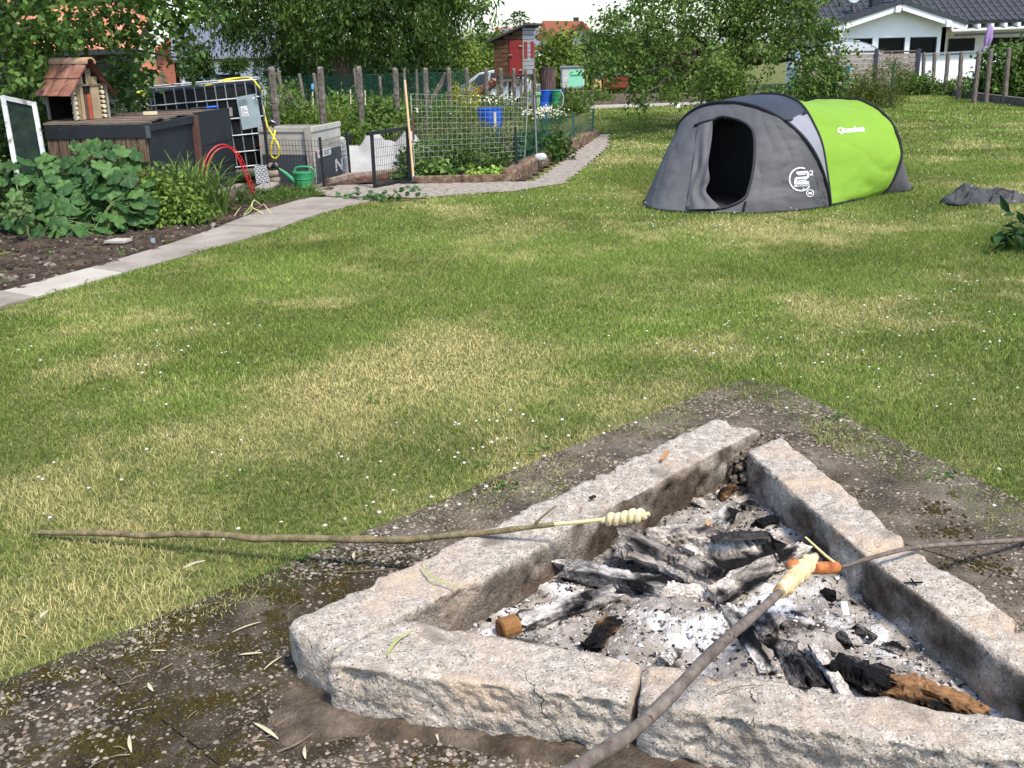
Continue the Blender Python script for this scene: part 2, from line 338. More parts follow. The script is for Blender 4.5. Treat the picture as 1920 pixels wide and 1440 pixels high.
DRY = [(450, 800, .50), (560, 770, .42), (690, 735, .55), (800, 690, .42), (880, 640, .3), (1130, 765, .35), (1640, 595, .35), (1500, 572, .3), (860, 395, .5), (770, 378, .5), (430, 525, .3), (340, 500, .3),
       (60, 930, .35), (210, 1010, .3), (300, 905, .3), (950, 650, .4), (1300, 650, .4), (1560, 620, .3), (1150, 300, 1.0), (1210, 285, 1.2), (1000, 480, .5), (610, 560, .3), (1880, 745, .3), (100, 700, .25), (230, 690, .3),
       (1450, 440, .6), (1640, 430, .5), (90, 1180, .25), (300, 1130, .2), (1300, 730, .25), (640, 440, .4), (900, 770, .3), (1060, 1000, .2)]
DRYW = [(*G(a, b)[:2], r) for a, b, r in DRY]
def dryness(x, y):
    d = (n2(x, y, .8, 21, 3)-.5)*1.2+(n2(x, y, 3.6, 31, 3)-.5)*1.15+(n2(x, y, 13, 33, 2)-.5)*.5-.02
    for cx, cy, r in DRYW:
        q = ((x-cx)**2+((y-cy)/1.25)**2)/(r*r*.55); d = d+.40*np.exp(-q*1.1)
    band = np.sin((x*.76-y*.52)*4.2+n2(x, y, .6, 77, 2)*2.5); d = d+.07*band
    return np.clip(d+.30, 0, 1)
def blades(n, y0, y1, hgt, wid, seg, x0=None, x1=None):
    y = np.sqrt(rng.uniform(y0*y0, y1*y1, n)) if x0 is None else rng.uniform(y0, y1, n)
    x = rng.uniform(-1, 1, n)*(.53*y+1.5) if x0 is None else rng.uniform(x0, x1, n)
    k = lawn_ok(x, y); x = x[k]; y = y[k]; n = len(x); z = gz(x, y)
    d = dryness(x, y); tall = .35+1.25*n2(x, y, 2.6, 51, 3)-.2*d
    hh = hgt*tall*rng.uniform(.45, 1.25, n); an = rng.uniform(0, 2*math.pi, n)
    lean = rng.uniform(.15, 1.1, n)*(1+.4*d); dx = np.cos(an)*lean*hh; dy = np.sin(an)*lean*hh; a2 = rng.uniform(0, 2*math.pi, n)
    ww = wid*rng.uniform(.6, 1.3, n); wx = np.cos(a2)*ww/2; wy = np.sin(a2)*ww/2
    isdry = rng.uniform(0, 1, n) < np.clip((d-.34)*.9, .05, .6)
    u = rng.uniform(0, 1, n)[:, None]; lush = n2(x, y, 1.3, 91, 2)[:, None]
    g = (np.array([.078, .140, .020])*(1-u)+np.array([.315, .400, .088])*u)*(.52+.90*lush)
    s = np.array([.46, .37, .135])*(1-u)+np.array([.82, .70, .34])*u
    mixf = np.clip((d-.29)*1.25+rng.normal(0, .17, n), 0, 1)[:, None]; mixf = np.where(isdry[:, None], np.maximum(mixf, .75), mixf); c = g*(1-mixf)+s*mixf
    B = np.stack([x, y, z], 1); W_ = np.stack([wx, wy, wx*0], 1); T = np.stack([dx, dy, hh], 1)
    if seg == 1:
        V = np.stack([B-W_, B+W_, B+T], 1).reshape(-1, 3); i = np.arange(n)*3; Fc = np.stack([i, i+1, i+2], 1); C = np.repeat(c, 3, 0)
        return V, Fc, C
    M_ = B+T*np.array([.38, .38, .66])
    V = np.stack([B-W_, B+W_, M_+W_*.8, M_-W_*.8, B+T], 1).reshape(-1, 3); i = np.arange(n)*5
    Fc = np.concatenate([np.stack([i, i+1, i+2], 1), np.stack([i, i+2, i+3], 1), np.stack([i+3, i+2, i+4], 1)])
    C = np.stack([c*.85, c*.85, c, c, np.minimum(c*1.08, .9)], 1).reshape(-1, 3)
    return V, Fc, C
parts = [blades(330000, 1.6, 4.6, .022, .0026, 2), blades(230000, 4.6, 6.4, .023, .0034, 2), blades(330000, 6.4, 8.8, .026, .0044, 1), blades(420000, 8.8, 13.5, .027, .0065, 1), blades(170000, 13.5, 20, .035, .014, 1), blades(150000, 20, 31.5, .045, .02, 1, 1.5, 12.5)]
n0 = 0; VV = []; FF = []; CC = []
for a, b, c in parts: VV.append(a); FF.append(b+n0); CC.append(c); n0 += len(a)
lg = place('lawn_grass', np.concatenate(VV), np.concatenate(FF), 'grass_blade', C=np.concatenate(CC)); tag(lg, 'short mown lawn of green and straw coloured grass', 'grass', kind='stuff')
# white clover and daisies in the lawn
def flowers_in_lawn():
    n = 5200; y = rng.uniform(3.0, 26, n); x = rng.uniform(-1, 1, n)*(.53*y+.5); k = lawn_ok(x, y); x = x[k]; y = y[k]
    dens = n2(x, y, .55, 63, 2)+.12*ss(-.5, 2., x); k = rng.uniform(0, 1, len(x)) < np.clip((dens-.5)*2.4, .01, 1); x = x[k]; y = y[k]
    mb = []; n = len(x); r = rng.uniform(.004, .0085, n)*(1+ss(6, 20, y)*.8); h = rng.uniform(.025, .05, n); a = np.arange(6)*math.pi/3
    ring = np.stack([np.cos(a), np.sin(a), np.zeros(6)], 1); V = np.concatenate([ring*.75-np.array([0, 0, .35]), ring, np.array([[0, 0, .55]])])
    P = np.stack([x, y, gz(x, y)+h], 1); VV = (V[None]*r[:, None, None]+P[:, None]).reshape(-1, 3); i = np.arange(n)[:, None]*13; f = []
    for j in range(6):
        k2 = (j+1) % 6; f += [(j, k2, 6+k2), (j, 6+k2, 6+j), (6+j, 6+k2, 12)]
    Fc = (np.array(f)[None]+i[:, :, None]).reshape(-1, 3); C = np.tile(np.array([.78, .77, .70]), (len(VV), 1))
    o = place('clover_flowers', VV, Fc, 'petal', C=C); tag(o, 'tiny white clover and daisy heads dotted over the lawn', 'flowers', kind='stuff')
flowers_in_lawn()
# ================= paving of exposed aggregate round the fire =================
_pc = np.array([.3, 2.2]); PAVEX = [tuple(np.array(q)+(np.array(q)-_pc)/np.linalg.norm(np.array(q)-_pc)*.17) for q in PAVE]
U = V3(.69, .72, 0); U /= np.linalg.norm(U); W = V3(U[1], -U[0], 0); O0 = V3(1.0, 4.54, 0)
def clip(poly, p, n):
    out = []
    for i in range(len(poly)):
        a, b = poly[i], poly[(i+1) % len(poly)]; da = np.dot(a-p, n); db = np.dot(b-p, n)
        if da >= 0: out.append(a)
        if (da >= 0) != (db >= 0): out.append(a+(b-a)*da/(da-db))
    return out
pav = bpy.data.objects.new('paving', None); col.objects.link(pav); pav['kind'] = 'structure'; ORG[pav] = V3(0, 0, 0)
for i in range(-9, 2):
    for j in range(-2, 6):
        g = .0018; c0 = O0[:2]+U[:2]*(i*.5)+W[:2]*(j*.5)
        q = [c0+U[:2]*a+W[:2]*b for a, b in ((g, g), (.5-g, g), (.5-g, .5-g), (g, .5-g))]
        for a, b in zip(PAVEX, PAVEX[1:]+PAVEX[:1]):
            a = np.array(a); b = np.array(b); nrm = np.array([(b-a)[1], -(b-a)[0]])
            if len(q) > 2: q = clip(q, a, nrm/np.linalg.norm(nrm))
        if len(q) < 3: continue
        m = MB(); m.prism(np.array(q)[::-1], .045, (0, 0, -.033+rng.uniform(-.002, .002))); cq = np.mean(q, 0); m.build('paving_slab', 'slab_mossy' if (cq[0] < -.25 and cq[1] < 3.0) else 'slab_aggregate', pav)
TRI_OUT = [(-.56, 2.30), (.80, 3.76), (.95, 3.6), (1.50, 1.55), (-.45, 2.12)]
def pebbles():
    n = 95000; x = rng.uniform(-1.9, 1.95, n); y = rng.uniform(1.35, 4.5, n); j = (n2(x, y, 6, 3)-.5)*.1
    k = inpoly(x, y, PAVEX) & ~inpoly(x, y, TRI_OUT); x = x[k]; y = y[k]
    cov = n2(x, y, 2.6, 41, 3)*.55+n2(x, y, 9, 43, 2)*.45; k = rng.uniform(0, 1, len(x)) < np.clip((.64-cov)*4.2, .10, 1); x = x[k]; y = y[k]
    dirt = np.hypot(x+.47, (y-2.07)*1.3) < .11; k = ~(dirt & (rng.uniform(0, 1, len(x)) < .9)); x = x[k]; y = y[k]; n = len(x)
    a = np.arange(6)*math.pi/3; r1 = np.stack([np.cos(a), np.sin(a), np.full(6, -.1)], 1); r2 = np.stack([.7*np.cos(a+.4), .7*np.sin(a+.4), np.full(6, .5)], 1)
    V = np.concatenate([r1, r2, [[0, 0, .72]]]); f = []
    for q in range(6):
        q2 = (q+1) % 6; f += [(q, q2, 6)]
    V = np.concatenate([r1, [[0, 0, .62]]])
    s = rng.uniform(.0034, .0078, n)*rng.choice([1, 1, 1.3], n); e = rng.uniform(.55, 1., n); th = rng.uniform(0, 6.3, n); hz = rng.uniform(.6, 1.0, n)
    vx = V[None, :, 0]*s[:, None]; vy = V[None, :, 1]*(s*e)[:, None]; vz = V[None, :, 2]*(s*hz)[:, None]
    c_, s_ = np.cos(th)[:, None], np.sin(th)[:, None]
    VV = np.stack([x[:, None]+vx*c_-vy*s_, y[:, None]+vx*s_+vy*c_, .0128+vz], 2).reshape(-1, 3)
    Fc = (np.array(f)[None]+(np.arange(n)*7)[:, None, None]).reshape(-1, 3)
    pal = np.array([(.25, .20, .15), (.15, .12, .09), (.33, .27, .205), (.21, .15, .10), (.08, .068, .055), (.30, .255, .205), (.15, .125, .10), (.12, .098, .075)])
    c = pal[rng.integers(0, 8, n)]*rng.uniform(.55, 1.1, n)[:, None]*(.75+.6*n2(x, y, 5, 8)[:, None])
    o = place('pebble_surface', VV, Fc, 'colored', pav, C=np.repeat(c, 7, 0), smooth=True); o['kind'] = 'stuff'
pebbles()
# moss cushions, litter and loose soil on the paving
def moss():
    P = [(1110/3, 960+600/3, .05), (1260/3, 960+760/3, .075), (1430/3, 960+860/3, .05), (1540/3, 960+440/3, .045), (1540/3, 960+590/3, .03), (900/3, 960+1130/3, .05), (700/3, 960+1050/3, .04), (1000/3, 960+1080/3, .05),
         (480/3, 960+1330/3, .05), (1300/3, 960+1380/3, .05), (1000/3, 960+650/3, .035), (740/3, 960+840/3, .035), (1640/3, 960+480/3, .03), (780/3, 960+1380/3, .04), (1780, 1000, .05), (1840, 1060, .05), (1760, 960, .04), (620, 1150, .03)]
    V = []; Fc = []; n0 = 0
    for px_, py_, r in P:
        c = G(px_, py_, .012)
        for k in range(int(30+r*1500)):
            a = rng.uniform(0, 6.3); q = r*2.0*rng.uniform(0, 1)**1.1*(1+.4*math.sin(a*3+r*99)); x = c[0]+q*math.cos(a); y = c[1]+q*.8*math.sin(a); s = rng.uniform(.0025, .0085)
            an = np.arange(7)*2*math.pi/7; rr = s*rng.uniform(.7, 1.2, 7)
            v = np.concatenate([np.stack([x+rr*np.cos(an), y+rr*np.sin(an), np.full(7, .011)], 1), np.stack([x+.6*rr*np.cos(an), y+.6*rr*np.sin(an), np.full(7, .015+s*.35)], 1), [[x, y, .016+s*.45]]])
            for j in range(7): j2 = (j+1) % 7; Fc += [(n0+j, n0+j2, n0+7+j2), (n0+j, n0+7+j2, n0+7+j), (n0+7+j, n0+7+j2, n0+14)]
            V.append(v); n0 += 15
    o = place('moss', np.concatenate(V), np.array(Fc), 'moss', smooth=True); tag(o, 'brown green moss cushions growing in the aggregate paving', 'moss', kind='stuff')
moss()
def litter():
    n = 2600; x = rng.uniform(-1.6, 1.9, n); y = rng.uniform(1.5, 4.6, n); k = inpoly(x, y, PAVEX) & ~inpoly(x, y, TRI_OUT); x = x[k]; y = y[k]
    e = n2(x, y, 3., 71); k = rng.uniform(0, 1, len(x)) < np.clip((e-.35)*2.2, .1, 1); x = x[k]; y = y[k]; n = len(x)
    a = rng.uniform(0, 6.3, n); l = rng.uniform(.01, .055, n); wd = rng.uniform(.0007, .0018, n); cv = rng.uniform(-.25, .25, n)
    d = np.stack([np.cos(a), np.sin(a), a*0], 1); p = np.stack([-np.sin(a), np.cos(a), a*0], 1); B = np.stack([x, y, np.full(n, .0185)], 1)
    st = [B, B+d*(l*.5)[:, None]+p*(cv*l*.5)[:, None]+np.array([0, 0, .003]), B+d*l[:, None]]
    V = np.stack([st[0]-p*wd[:, None], st[0]+p*wd[:, None], st[1]-p*wd[:, None], st[1]+p*wd[:, None], st[2]-p*wd[:, None]*.4, st[2]+p*wd[:, None]*.4], 1).reshape(-1, 3)
    i = np.arange(n)*6; Fc = np.concatenate([np.stack([i, i+1, i+3, i+2], 1), np.stack([i+2, i+3, i+5, i+4], 1)])
    c = np.array([.34, .27, .15])*rng.uniform(.3, 1.1, (n, 1)); o = place('dry_grass_litter', V, Fc, 'colored', C=np.repeat(c, 6, 0))
    tag(o, 'thin dry grass stalks scattered over the paving', 'litter', kind='stuff')
litter()
# loose sandy soil heaped against the foot of the front stones
xs = np.linspace(-.66, 1.2, 240); ys = np.linspace(1.6, 2.3, 110); X, Y = np.meshgrid(xs, ys, indexing='ij'); x = X.ravel(); y = Y.ravel()
front = 2.14-.30*(x+.43); dd = front-y+(n2(x, y, 9, 44)-.5)*.05
hgt = .018*np.exp(-np.clip(dd, 0, 9)**2/.0022)*ss(-.62, -.4, x)*ss(1.2, .0, x)+.024*np.exp(-(((x+.50)**2)/.009+((y-2.10)**2)/.006))
hgt = hgt*(.4+1.2*n2(x, y, 14, 5))+(n2(x, y, 30, 6)-.5)*.008+(n2(x, y, 70, 16, 2)-.5)*.007-.010+.008*np.exp(-np.clip(dd-.01, 0, 9)**2/.0016)
o = link('soil_at_stones', np_mesh('soil_at_stones', np.stack([x, y, .011+hgt], 1), grid_faces(240, 110), smooth=True), mat('sandy_soil', [(.045, .033, .023), (.10, .076, .054), (.19, .15, .112)], 9, .98, 1., 110, world=True, spec=.02)); tag(o, kind='structure')
# ================= the fire pit =================
pit = thing('fire_pit', 'triangular fire pit of rough pale granite kerb stones on the paving', 'fire pit', (.45, 2.6, .0))
def rough_block(name, o0, o1, i1, i0, z0, z1, seed, soot=None, hewn=0., res=.011, parent=pit, material='granite', amp=1.):
    """outer start, outer end, inner end, inner start (xy); z from z0 to z1 (pair: start, end)"""
    o0, o1, i1, i0 = [np.array(p, float) for p in (o0, o1, i1, i0)]; z1 = z1 if isinstance(z1, tuple) else (z1, z1)
    L = np.linalg.norm(o1-o0); nl = int(L/res); nw = int(np.linalg.norm(o0-i0)/res)+1; nh = int((z1[0]-z0)/res)+1
    ring = [(b, 1.) for b in np.linspace(-1, 1, nw+1)[:-1]]+[(1., c) for c in np.linspace(1, -1, nh+1)[:-1]]+[(b, -1.) for b in np.linspace(1, -1, nw+1)[:-1]]+[(-1., c) for c in np.linspace(-1, 1, nh+1)[:-1]]
    ring = np.array(ring); q = (np.abs(ring[:, 0])**14+np.abs(ring[:, 1])**14)**(1/14); rr = ring/q[:, None]; k = len(ring)
    a = np.linspace(0, 1, nl+1); caps = []
    A, K = np.meshgrid(a, np.arange(k), indexing='ij'); A = A.ravel(); K = K.ravel(); b = (rr[K, 0]+1)/2; c = (rr[K, 1]+1)/2
    def pos(A, b, c):
        o_ = o0+(o1-o0)*A[:, None]; i_ = i0+(i1-i0)*A[:, None]; xy = o_+(i_-o_)*b[:, None]; zz = z0+(z1[0]+(z1[1]-z1[0])*A-z0)*c
        return np.c_[xy, zz]
    P = pos(A, b, c); dirw = unit(np.append(i0-o0, 0)); nrm = rr[K, 0][:, None]*(np.abs(ring[K, 0]) > .98)[:, None]*dirw+(rr[K, 1]*(np.abs(ring[K, 1]) > .98))[:, None]*V3(0, 0, 1)
    dl = np.append(unit(o1-o0), 0); e = np.minimum(A, 1-A)*L                                   # round the ends
    P = P+dl*0; sh = np.clip(1-e/.03, 0, 1)**2*.10
    ctr = pos(A, np.full(len(A), .5), np.full(len(A), .5)); P = ctr+(P-ctr)*(1-sh[:, None])
    d = (fbm(P, 9, seed)-.5)*.024+(fbm(P, 34, seed+5)-.5)*.013+(fbm(P, 90, seed+9, 2)-.5)*.004-np.clip(fbm(P, 16, seed+21, 3)-.60, 0, 1)*.11
    if hewn:
        outer = (ring[K, 0] < -.98)&(np.abs(ring[K, 1]) < .9); Q = P*np.array([22, 22, 62]); d = d+outer*(-np.abs(fbm(Q, 1., seed+3, 3)-.5)*.05*hewn)
    P = P+nrm*d[:, None]*amp
    Fc = [tuple(r) for r in grid_faces(nl+1, k, True)]
    c0 = len(P); P = np.concatenate([P, ctr[:1]+(P[:k].mean(0)-ctr[:1])*1.-dl*.004, ctr[-1:]+dl*.004])
    tri = [(j, (j+1) % k, c0) for j in range(k)]; b2 = nl*k; tri += [(b2+(j+1) % k, b2+j, c0+1) for j in range(k)]
    Wr = np.zeros(len(P))
    if soot is not None: Wr[:c0] = soot(A, ring[K, 0], ring[K, 1], P[:c0])
    quads = np.array(Fc)[:, ::-1]; T = np.concatenate([quads[:, [0, 1, 2]], quads[:, [0, 2, 3]], np.array(tri)])
    return place(name, P, T, material, parent, W=Wr, smooth=True)
def soot_left(A, b, c, P):
    inner = (b > .98)*1.; h = (1-c)/2; bl = fbm(P*np.array([1, 1, 1.6]), 7, 5, 3); s = inner*np.clip((bl-.42)*3.0+.62*ss(-.05, .4, h)+.06, 0, .85)*(.5+.6*ss(.12, .4, A)*ss(.99, .9, A)); return s+.25*(c > .98)*ss(.5, 1., b)*ss(.2, .4, A)*n2(P[:, 0], P[:, 1], 8, 3)
def soot_right(A, b, c, P): return (b > .98)*np.clip((fbm(P*np.array([1, 1, 1.6]), 7, 15, 3)-.40)*3.4+.25*(1-c), 0, .9)
def soot_front(A, b, c, P): return (b > .98)*.55
b1 = rough_block('granite_block', (-.57, 2.33), (.765, 3.745), (.90, 3.60), (-.425, 2.19), -.02, (.155, .165), 11, soot_left, 0); tag(b1, 'long pale granite kerb stone, sooty along its inner face')
b2 = rough_block('granite_block', (.958, 3.575), (1.095, 2.70), (.945, 2.645), (.797, 3.425), -.02, .155, 23, soot_right)
b3 = rough_block('granite_block', (1.10, 2.685), (1.45, 1.50), (1.28, 1.46), (.95, 2.63), -.02, .15, 37, soot_right)
b4 = rough_block('granite_block', (-.445, 2.135), (.235, 1.975), (.285, 2.135), (-.335, 2.345), -.02, (.158, .15), 51, soot_front, 1.)
b5 = rough_block('granite_block', (.252, 1.968), (1.42, 1.62), (1.47, 1.74), (.297, 2.13), -.02, (.15, .15), 67, soot_front, 1.)
# hairline cracks in the front stones, and mortar rubble in the back corner
def crack(p, q, jag, seed):
    r = np.random.default_rng(seed); n = 12; t = np.linspace(0, 1, n)[:, None]; P = p+(q-p)*t; P[1:-1] += r.normal(0, jag, (n-2, 3))*np.array([1, .3, .4]); return P
for (a, b), par in ((((985, 1262), (1060, 1395)), b4), (((1411, 1288), (1413, 1366)), b5)):
    if par is b4: P = crack(onplane(*a, (-.43, 2.135, 0), (.235, .97, 0)), onplane(*b, (-.43, 2.125, 0), (.235, .97, 0)), .006, 5)
    else: P = crack(G(*a, .152), G(*b, .150), .004, 8)
    m = MB(); m.tube(P, np.interp(np.linspace(0, 1, 12), [0, .3, 1], [.0006, .0014, .0008]), 5); m.build('crack', 'crack', par)
m = MB()
for k in range(260):
    t = rng.uniform(0, 1); c = V3(.775, 3.40, 0)*(1-t)+V3(.93, 3.63, 0)*t+V3(rng.normal(0, .022), rng.normal(0, .018), 0); c[2] = rng.uniform(.0, .135) if t < .5 else rng.uniform(.06, .140)
    r = rng.uniform(.005, .0135); v = []
    for (ra, z) in ((.6, -.7), (1, 0), (.65, .65), (.1, .85)):
        for j in range(7): a = j*.9; v.append(c+r*V3(ra*math.cos(a)*rng.uniform(.55, 1.3), ra*math.sin(a)*rng.uniform(.55, 1.3), z*rng.uniform(.6, 1.2)))
    m.add(v, [(i*7+j, i*7+(j+1) % 7, (i+1)*7+(j+1) % 7, (i+1)*7+j) for i in range(3) for j in range(7)])
m.build('mortar_rubble', 'mortar', pit, smooth=True)['kind'] = 'stuff'
# ---- ash bed ----
TRI_IN = np.array([(-.36, 2.27), (.86, 3.60), (1.38, 1.62), (.6, 1.9)])
xs = np.linspace(-.45, 1.42, 240); ys = np.linspace(1.55, 3.66, 260); X, Y = np.meshgrid(xs, ys, indexing='ij'); x = X.ravel(); y = Y.ravel()
def ash_h(x, y): return .022+.030*np.exp(-(((x-.55)**2)/.10+((y-2.55)**2)/.14))+(n2(x, y, 7, 3, 4)-.5)*.055+(n2(x, y, 30, 13, 3)-.5)*.026
z = ash_h(x, y); fa = grid_faces(240, 260); cx = x[fa].mean(1); cy = y[fa].mean(1); k = inpoly(cx, cy, [(-.47, 2.24), (.85, 3.64), (.94, 3.56), (1.38, 1.56), (.25, 2.04)])
o = link('ash_bed', np_mesh('ash_bed', np.stack([x, y, z], 1), fa[k], smooth=True), 'ash'); tag(o, 'grey white wood ash covering the floor of the fire pit', 'ash', kind='stuff')
def ash_bits():
    n = 7000; x = rng.uniform(-.3, 1.35, n); y = rng.uniform(1.75, 3.55, n); k = inpoly(x, y, TRI_IN); x = x[k]; y = y[k]; n = len(x)
    T = np.array([(1, 0, -.3), (-.5, .87, -.3), (-.5, -.87, -.3), (0.1, 0, .9), (.6, .5, .5)]); s = rng.lognormal(-5.5, .55, n); s = np.clip(s, .0015, .016)
    V = T[None]*(1+rng.normal(0, .35, (n, 5, 3))); th = rng.uniform(0, 6.3, n); c_, s_ = np.cos(th)[:, None], np.sin(th)[:, None]
    VV = np.stack([(V[:, :, 0]*c_-V[:, :, 1]*s_)*s[:, None]+x[:, None], (V[:, :, 0]*s_+V[:, :, 1]*c_)*s[:, None]+y[:, None], V[:, :, 2]*(s*.6)[:, None]+(ash_h(x, y)+s*.2)[:, None]], 2).reshape(-1, 3)
    f = np.array([(0, 1, 3), (1, 2, 3), (2, 0, 4), (0, 3, 4), (2, 4, 3), (0, 2, 1)]); Fc = (f[None]+(np.arange(n)*5)[:, None, None]).reshape(-1, 3)
    pal = np.array([(.68, .66, .63), (.74, .72, .70), (.38, .33, .29), (.05, .045, .042), (.02, .02, .02), (.28, .24, .2), (.55, .5, .46)]); pt = n2(x, y, 6, 19)
    idx = np.where(rng.uniform(0, 1, n) < np.clip((pt-.38)*2.6, .15, .85), rng.choice([0, 1, 6, 2], n), rng.choice([2, 3, 6, 5, 4, 2], n))
    o = place('ash_flakes', VV, Fc, 'colored', C=np.repeat(pal[idx], 5, 0)); tag(o, 'loose flakes of white ash and black charcoal in the fire pit', 'ash', kind='stuff')
ash_bits()
def log(name, a, b, za, zb, wpx, material, label, seed, flat=.8, taper=1., sect=None, cat='log', parts=None, jag=.35, n=18):
    """a, b: photo ends; za, zb heights; wpx: thickness in photo pixels"""
    pa = G(*a, za); pb = G(*b, zb); dist = np.linalg.norm((pa+pb)/2-CP); r = wpx/2*dist/F; k = 34; R = frame(pb-pa)
    rg = np.random.default_rng(seed); an = np.arange(n)*2*math.pi/n
    kk = int(rg.integers(3, 5)); th = (an+rg.uniform(0, 6)) % (2*math.pi/kk); sec = sect if sect is not None else (np.cos(math.pi/kk)/np.cos(th-math.pi/kk))**.8*1.18*(1+rg.normal(0, .10, n)); t = np.linspace(0, 1, k)
    L = np.linalg.norm(pb-pa); V = []
    for i, ti in enumerate(t):
        bend = V3(0, 0, math.sin(ti*math.pi)*.006); rr = r*(1+(taper-1)*ti)*sec*(1+.10*math.sin(ti*7+seed))
        v = (pa+(pb-pa)*ti+bend)+(R @ np.stack([rr*np.cos(an), np.zeros(n), rr*flat*np.sin(an)])).T; V.append(v)
    V = np.concatenate(V); ctr = np.repeat(np.array([pa+(pb-pa)*ti for ti in t]), n, 0); nr = V-ctr; nr /= np.maximum(np.linalg.norm(nr, axis=1), 1e-6)[:, None]
    loc = (V-pa) @ R; Q = loc*np.array([1, .22, 1]); dis = (fbm(Q, 55, seed)-.5)*r*.75+(fbm(loc, 60, seed+3, 2)-.5)*r*.35-(np.abs(fbm(loc*np.array([.6, 1.6, .6]), 70, seed+7, 2)-.5) < .035)*r*.16
    V = V+nr*dis[:, None]; e = np.concatenate([np.full(n, 1.), np.zeros((k-2)*n), np.full(n, -1.)]); V = V+(rg.normal(0, jag*1.6, len(V))*np.abs(e)*r*.6)[:, None]*R[:, 1]
    Fc = [tuple(q)[::-1] for q in grid_faces(k, n, True)]; c0 = len(V); V = np.concatenate([V, [pa-R[:, 1]*r*.1, pb+R[:, 1]*r*.1]])
    tri = [(j, (j+1) % n, c0) for j in range(n)]+[((k-1)*n+(j+1) % n, (k-1)*n+j, c0+1) for j in range(n)]
    q = np.array(Fc); T = np.concatenate([q[:, [0, 1, 2]], q[:, [0, 2, 3]], np.array(tri)])
    o = place(name, V, T, material, smooth=True); at_ = o.data.attributes.new('Lc', 'FLOAT_VECTOR', 'POINT'); at_.data.foreach_set('vector', (((V-pa) @ R)+seed*1.37).astype(np.float32).ravel())
    try: o.data.set_sharp_from_angle(angle=math.radians(50))
    except Exception: pass
    tag(o, label, cat, 'burnt wood in the fire pit'); return o, pa, pb, R, r
log('burnt_log', (1058, 1072), (1245, 1106), .060, .055, 58, 'char_ash', 'charred log with white ash edges at the left of the wood pile', 1, .9)
log('burnt_log', (1166, 1018), (1345, 1092), .095, .070, 66, 'char_grey', 'crumbling cracked grey log lying across the middle of the pile', 2, .8)
log('burnt_log', (1300, 1052), (1450, 1040), .085, .085, 80, 'char_white', 'pale squared log with black crack lines under the dark plank', 3, .85, sect=1+.16*np.cos(4*np.arange(18)*2*math.pi/18))
log('burnt_plank', (1336, 1013), (1438, 1003), .165, .160, 27, 'burnt_plank', 'flat dark brown plank lying on top of the wood pile', 4, .5, cat='plank', jag=.1)
log('burnt_log', (1343, 1116), (1500, 1030), .070, .080, 42, 'char_white', 'slim ash white log running up towards the orange sausage', 5, .95, .85)
log('burnt_log', (1236, 1117), (1322, 1114), .050, .05, 40, 'char_white', 'short pale log stub in front of the wood pile', 6, .8)
log('burnt_log', (1210, 1016), (1332, 996), .070, .080, 50, 'char_white', 'white ashen log at the back of the wood pile', 7, .7)
o, pa, pb, R, r = log('burnt_log', (975, 1170), (1150, 1115), .046, .048, 40, 'char_ash', 'low branch with unburnt brown end beside the left granite stone', 8, .9, .8)
m = MB(); m.tube([pa-R[:, 1]*.062, pa-R[:, 1]*.058, pa-R[:, 1]*.01], [r*.8, r*1.02, r*1.05], 14); m.build('unburnt_end', mat('fresh_wood', [(.17, .075, .022), (.30, .15, .05)], 14, .8, .5, 60), o)
log('burnt_log', (1108, 1214), (1152, 1166), .035, .045, 42, 'char_brown', 'stubby blackened brown chunk near the inner edge of the front stone', 9, .8)
log('burnt_log', (1343, 992), (1368, 956), .055, .055, 36, 'char_ash', 'upright half white half black charcoal piece behind the plank', 10, .8)
log('burnt_log', (1366, 1142), (1440, 1266), .055, .035, 34, 'char_ash', 'thin leaning board with a white edge under the near stick', 12, .7)
log('burnt_log', (1400, 1165), (1455, 1200), .040, .040, 70, 'char_grey', 'lumpy grey charcoal block beside the near stick', 14, .7)
log('burnt_log', (1465, 1215), (1520, 1290), .035, .035, 48, 'char_black', 'black crumbled charcoal log near the front stone', 15, .8)
log('burnt_log', (1525, 1212), (1592, 1316), .055, .040, 24, 'char_white', 'narrow ash covered stick leaning on the front stone', 16, .8)
charred('char_halfbrown', .44, brown=(.29, .155, .068), crk=.3)
log('burnt_log', (1640, 1276), (1842, 1334), .050, .048, 66, 'char_halfbrown', 'half burnt brown split log beside the right granite stone', 17, .5, .8)
log('burnt_log', (1562, 1250), (1672, 1288), .050, .050, 74, 'char_black', 'pitch black burnt log end touching the brown split log', 34, .62)
log('burnt_log', (1352, 932), (1378, 915), .040, .045, 18, 'char_brown', 'small brown twig stub in the back corner of the fire pit', 18, .8, jag=.1)
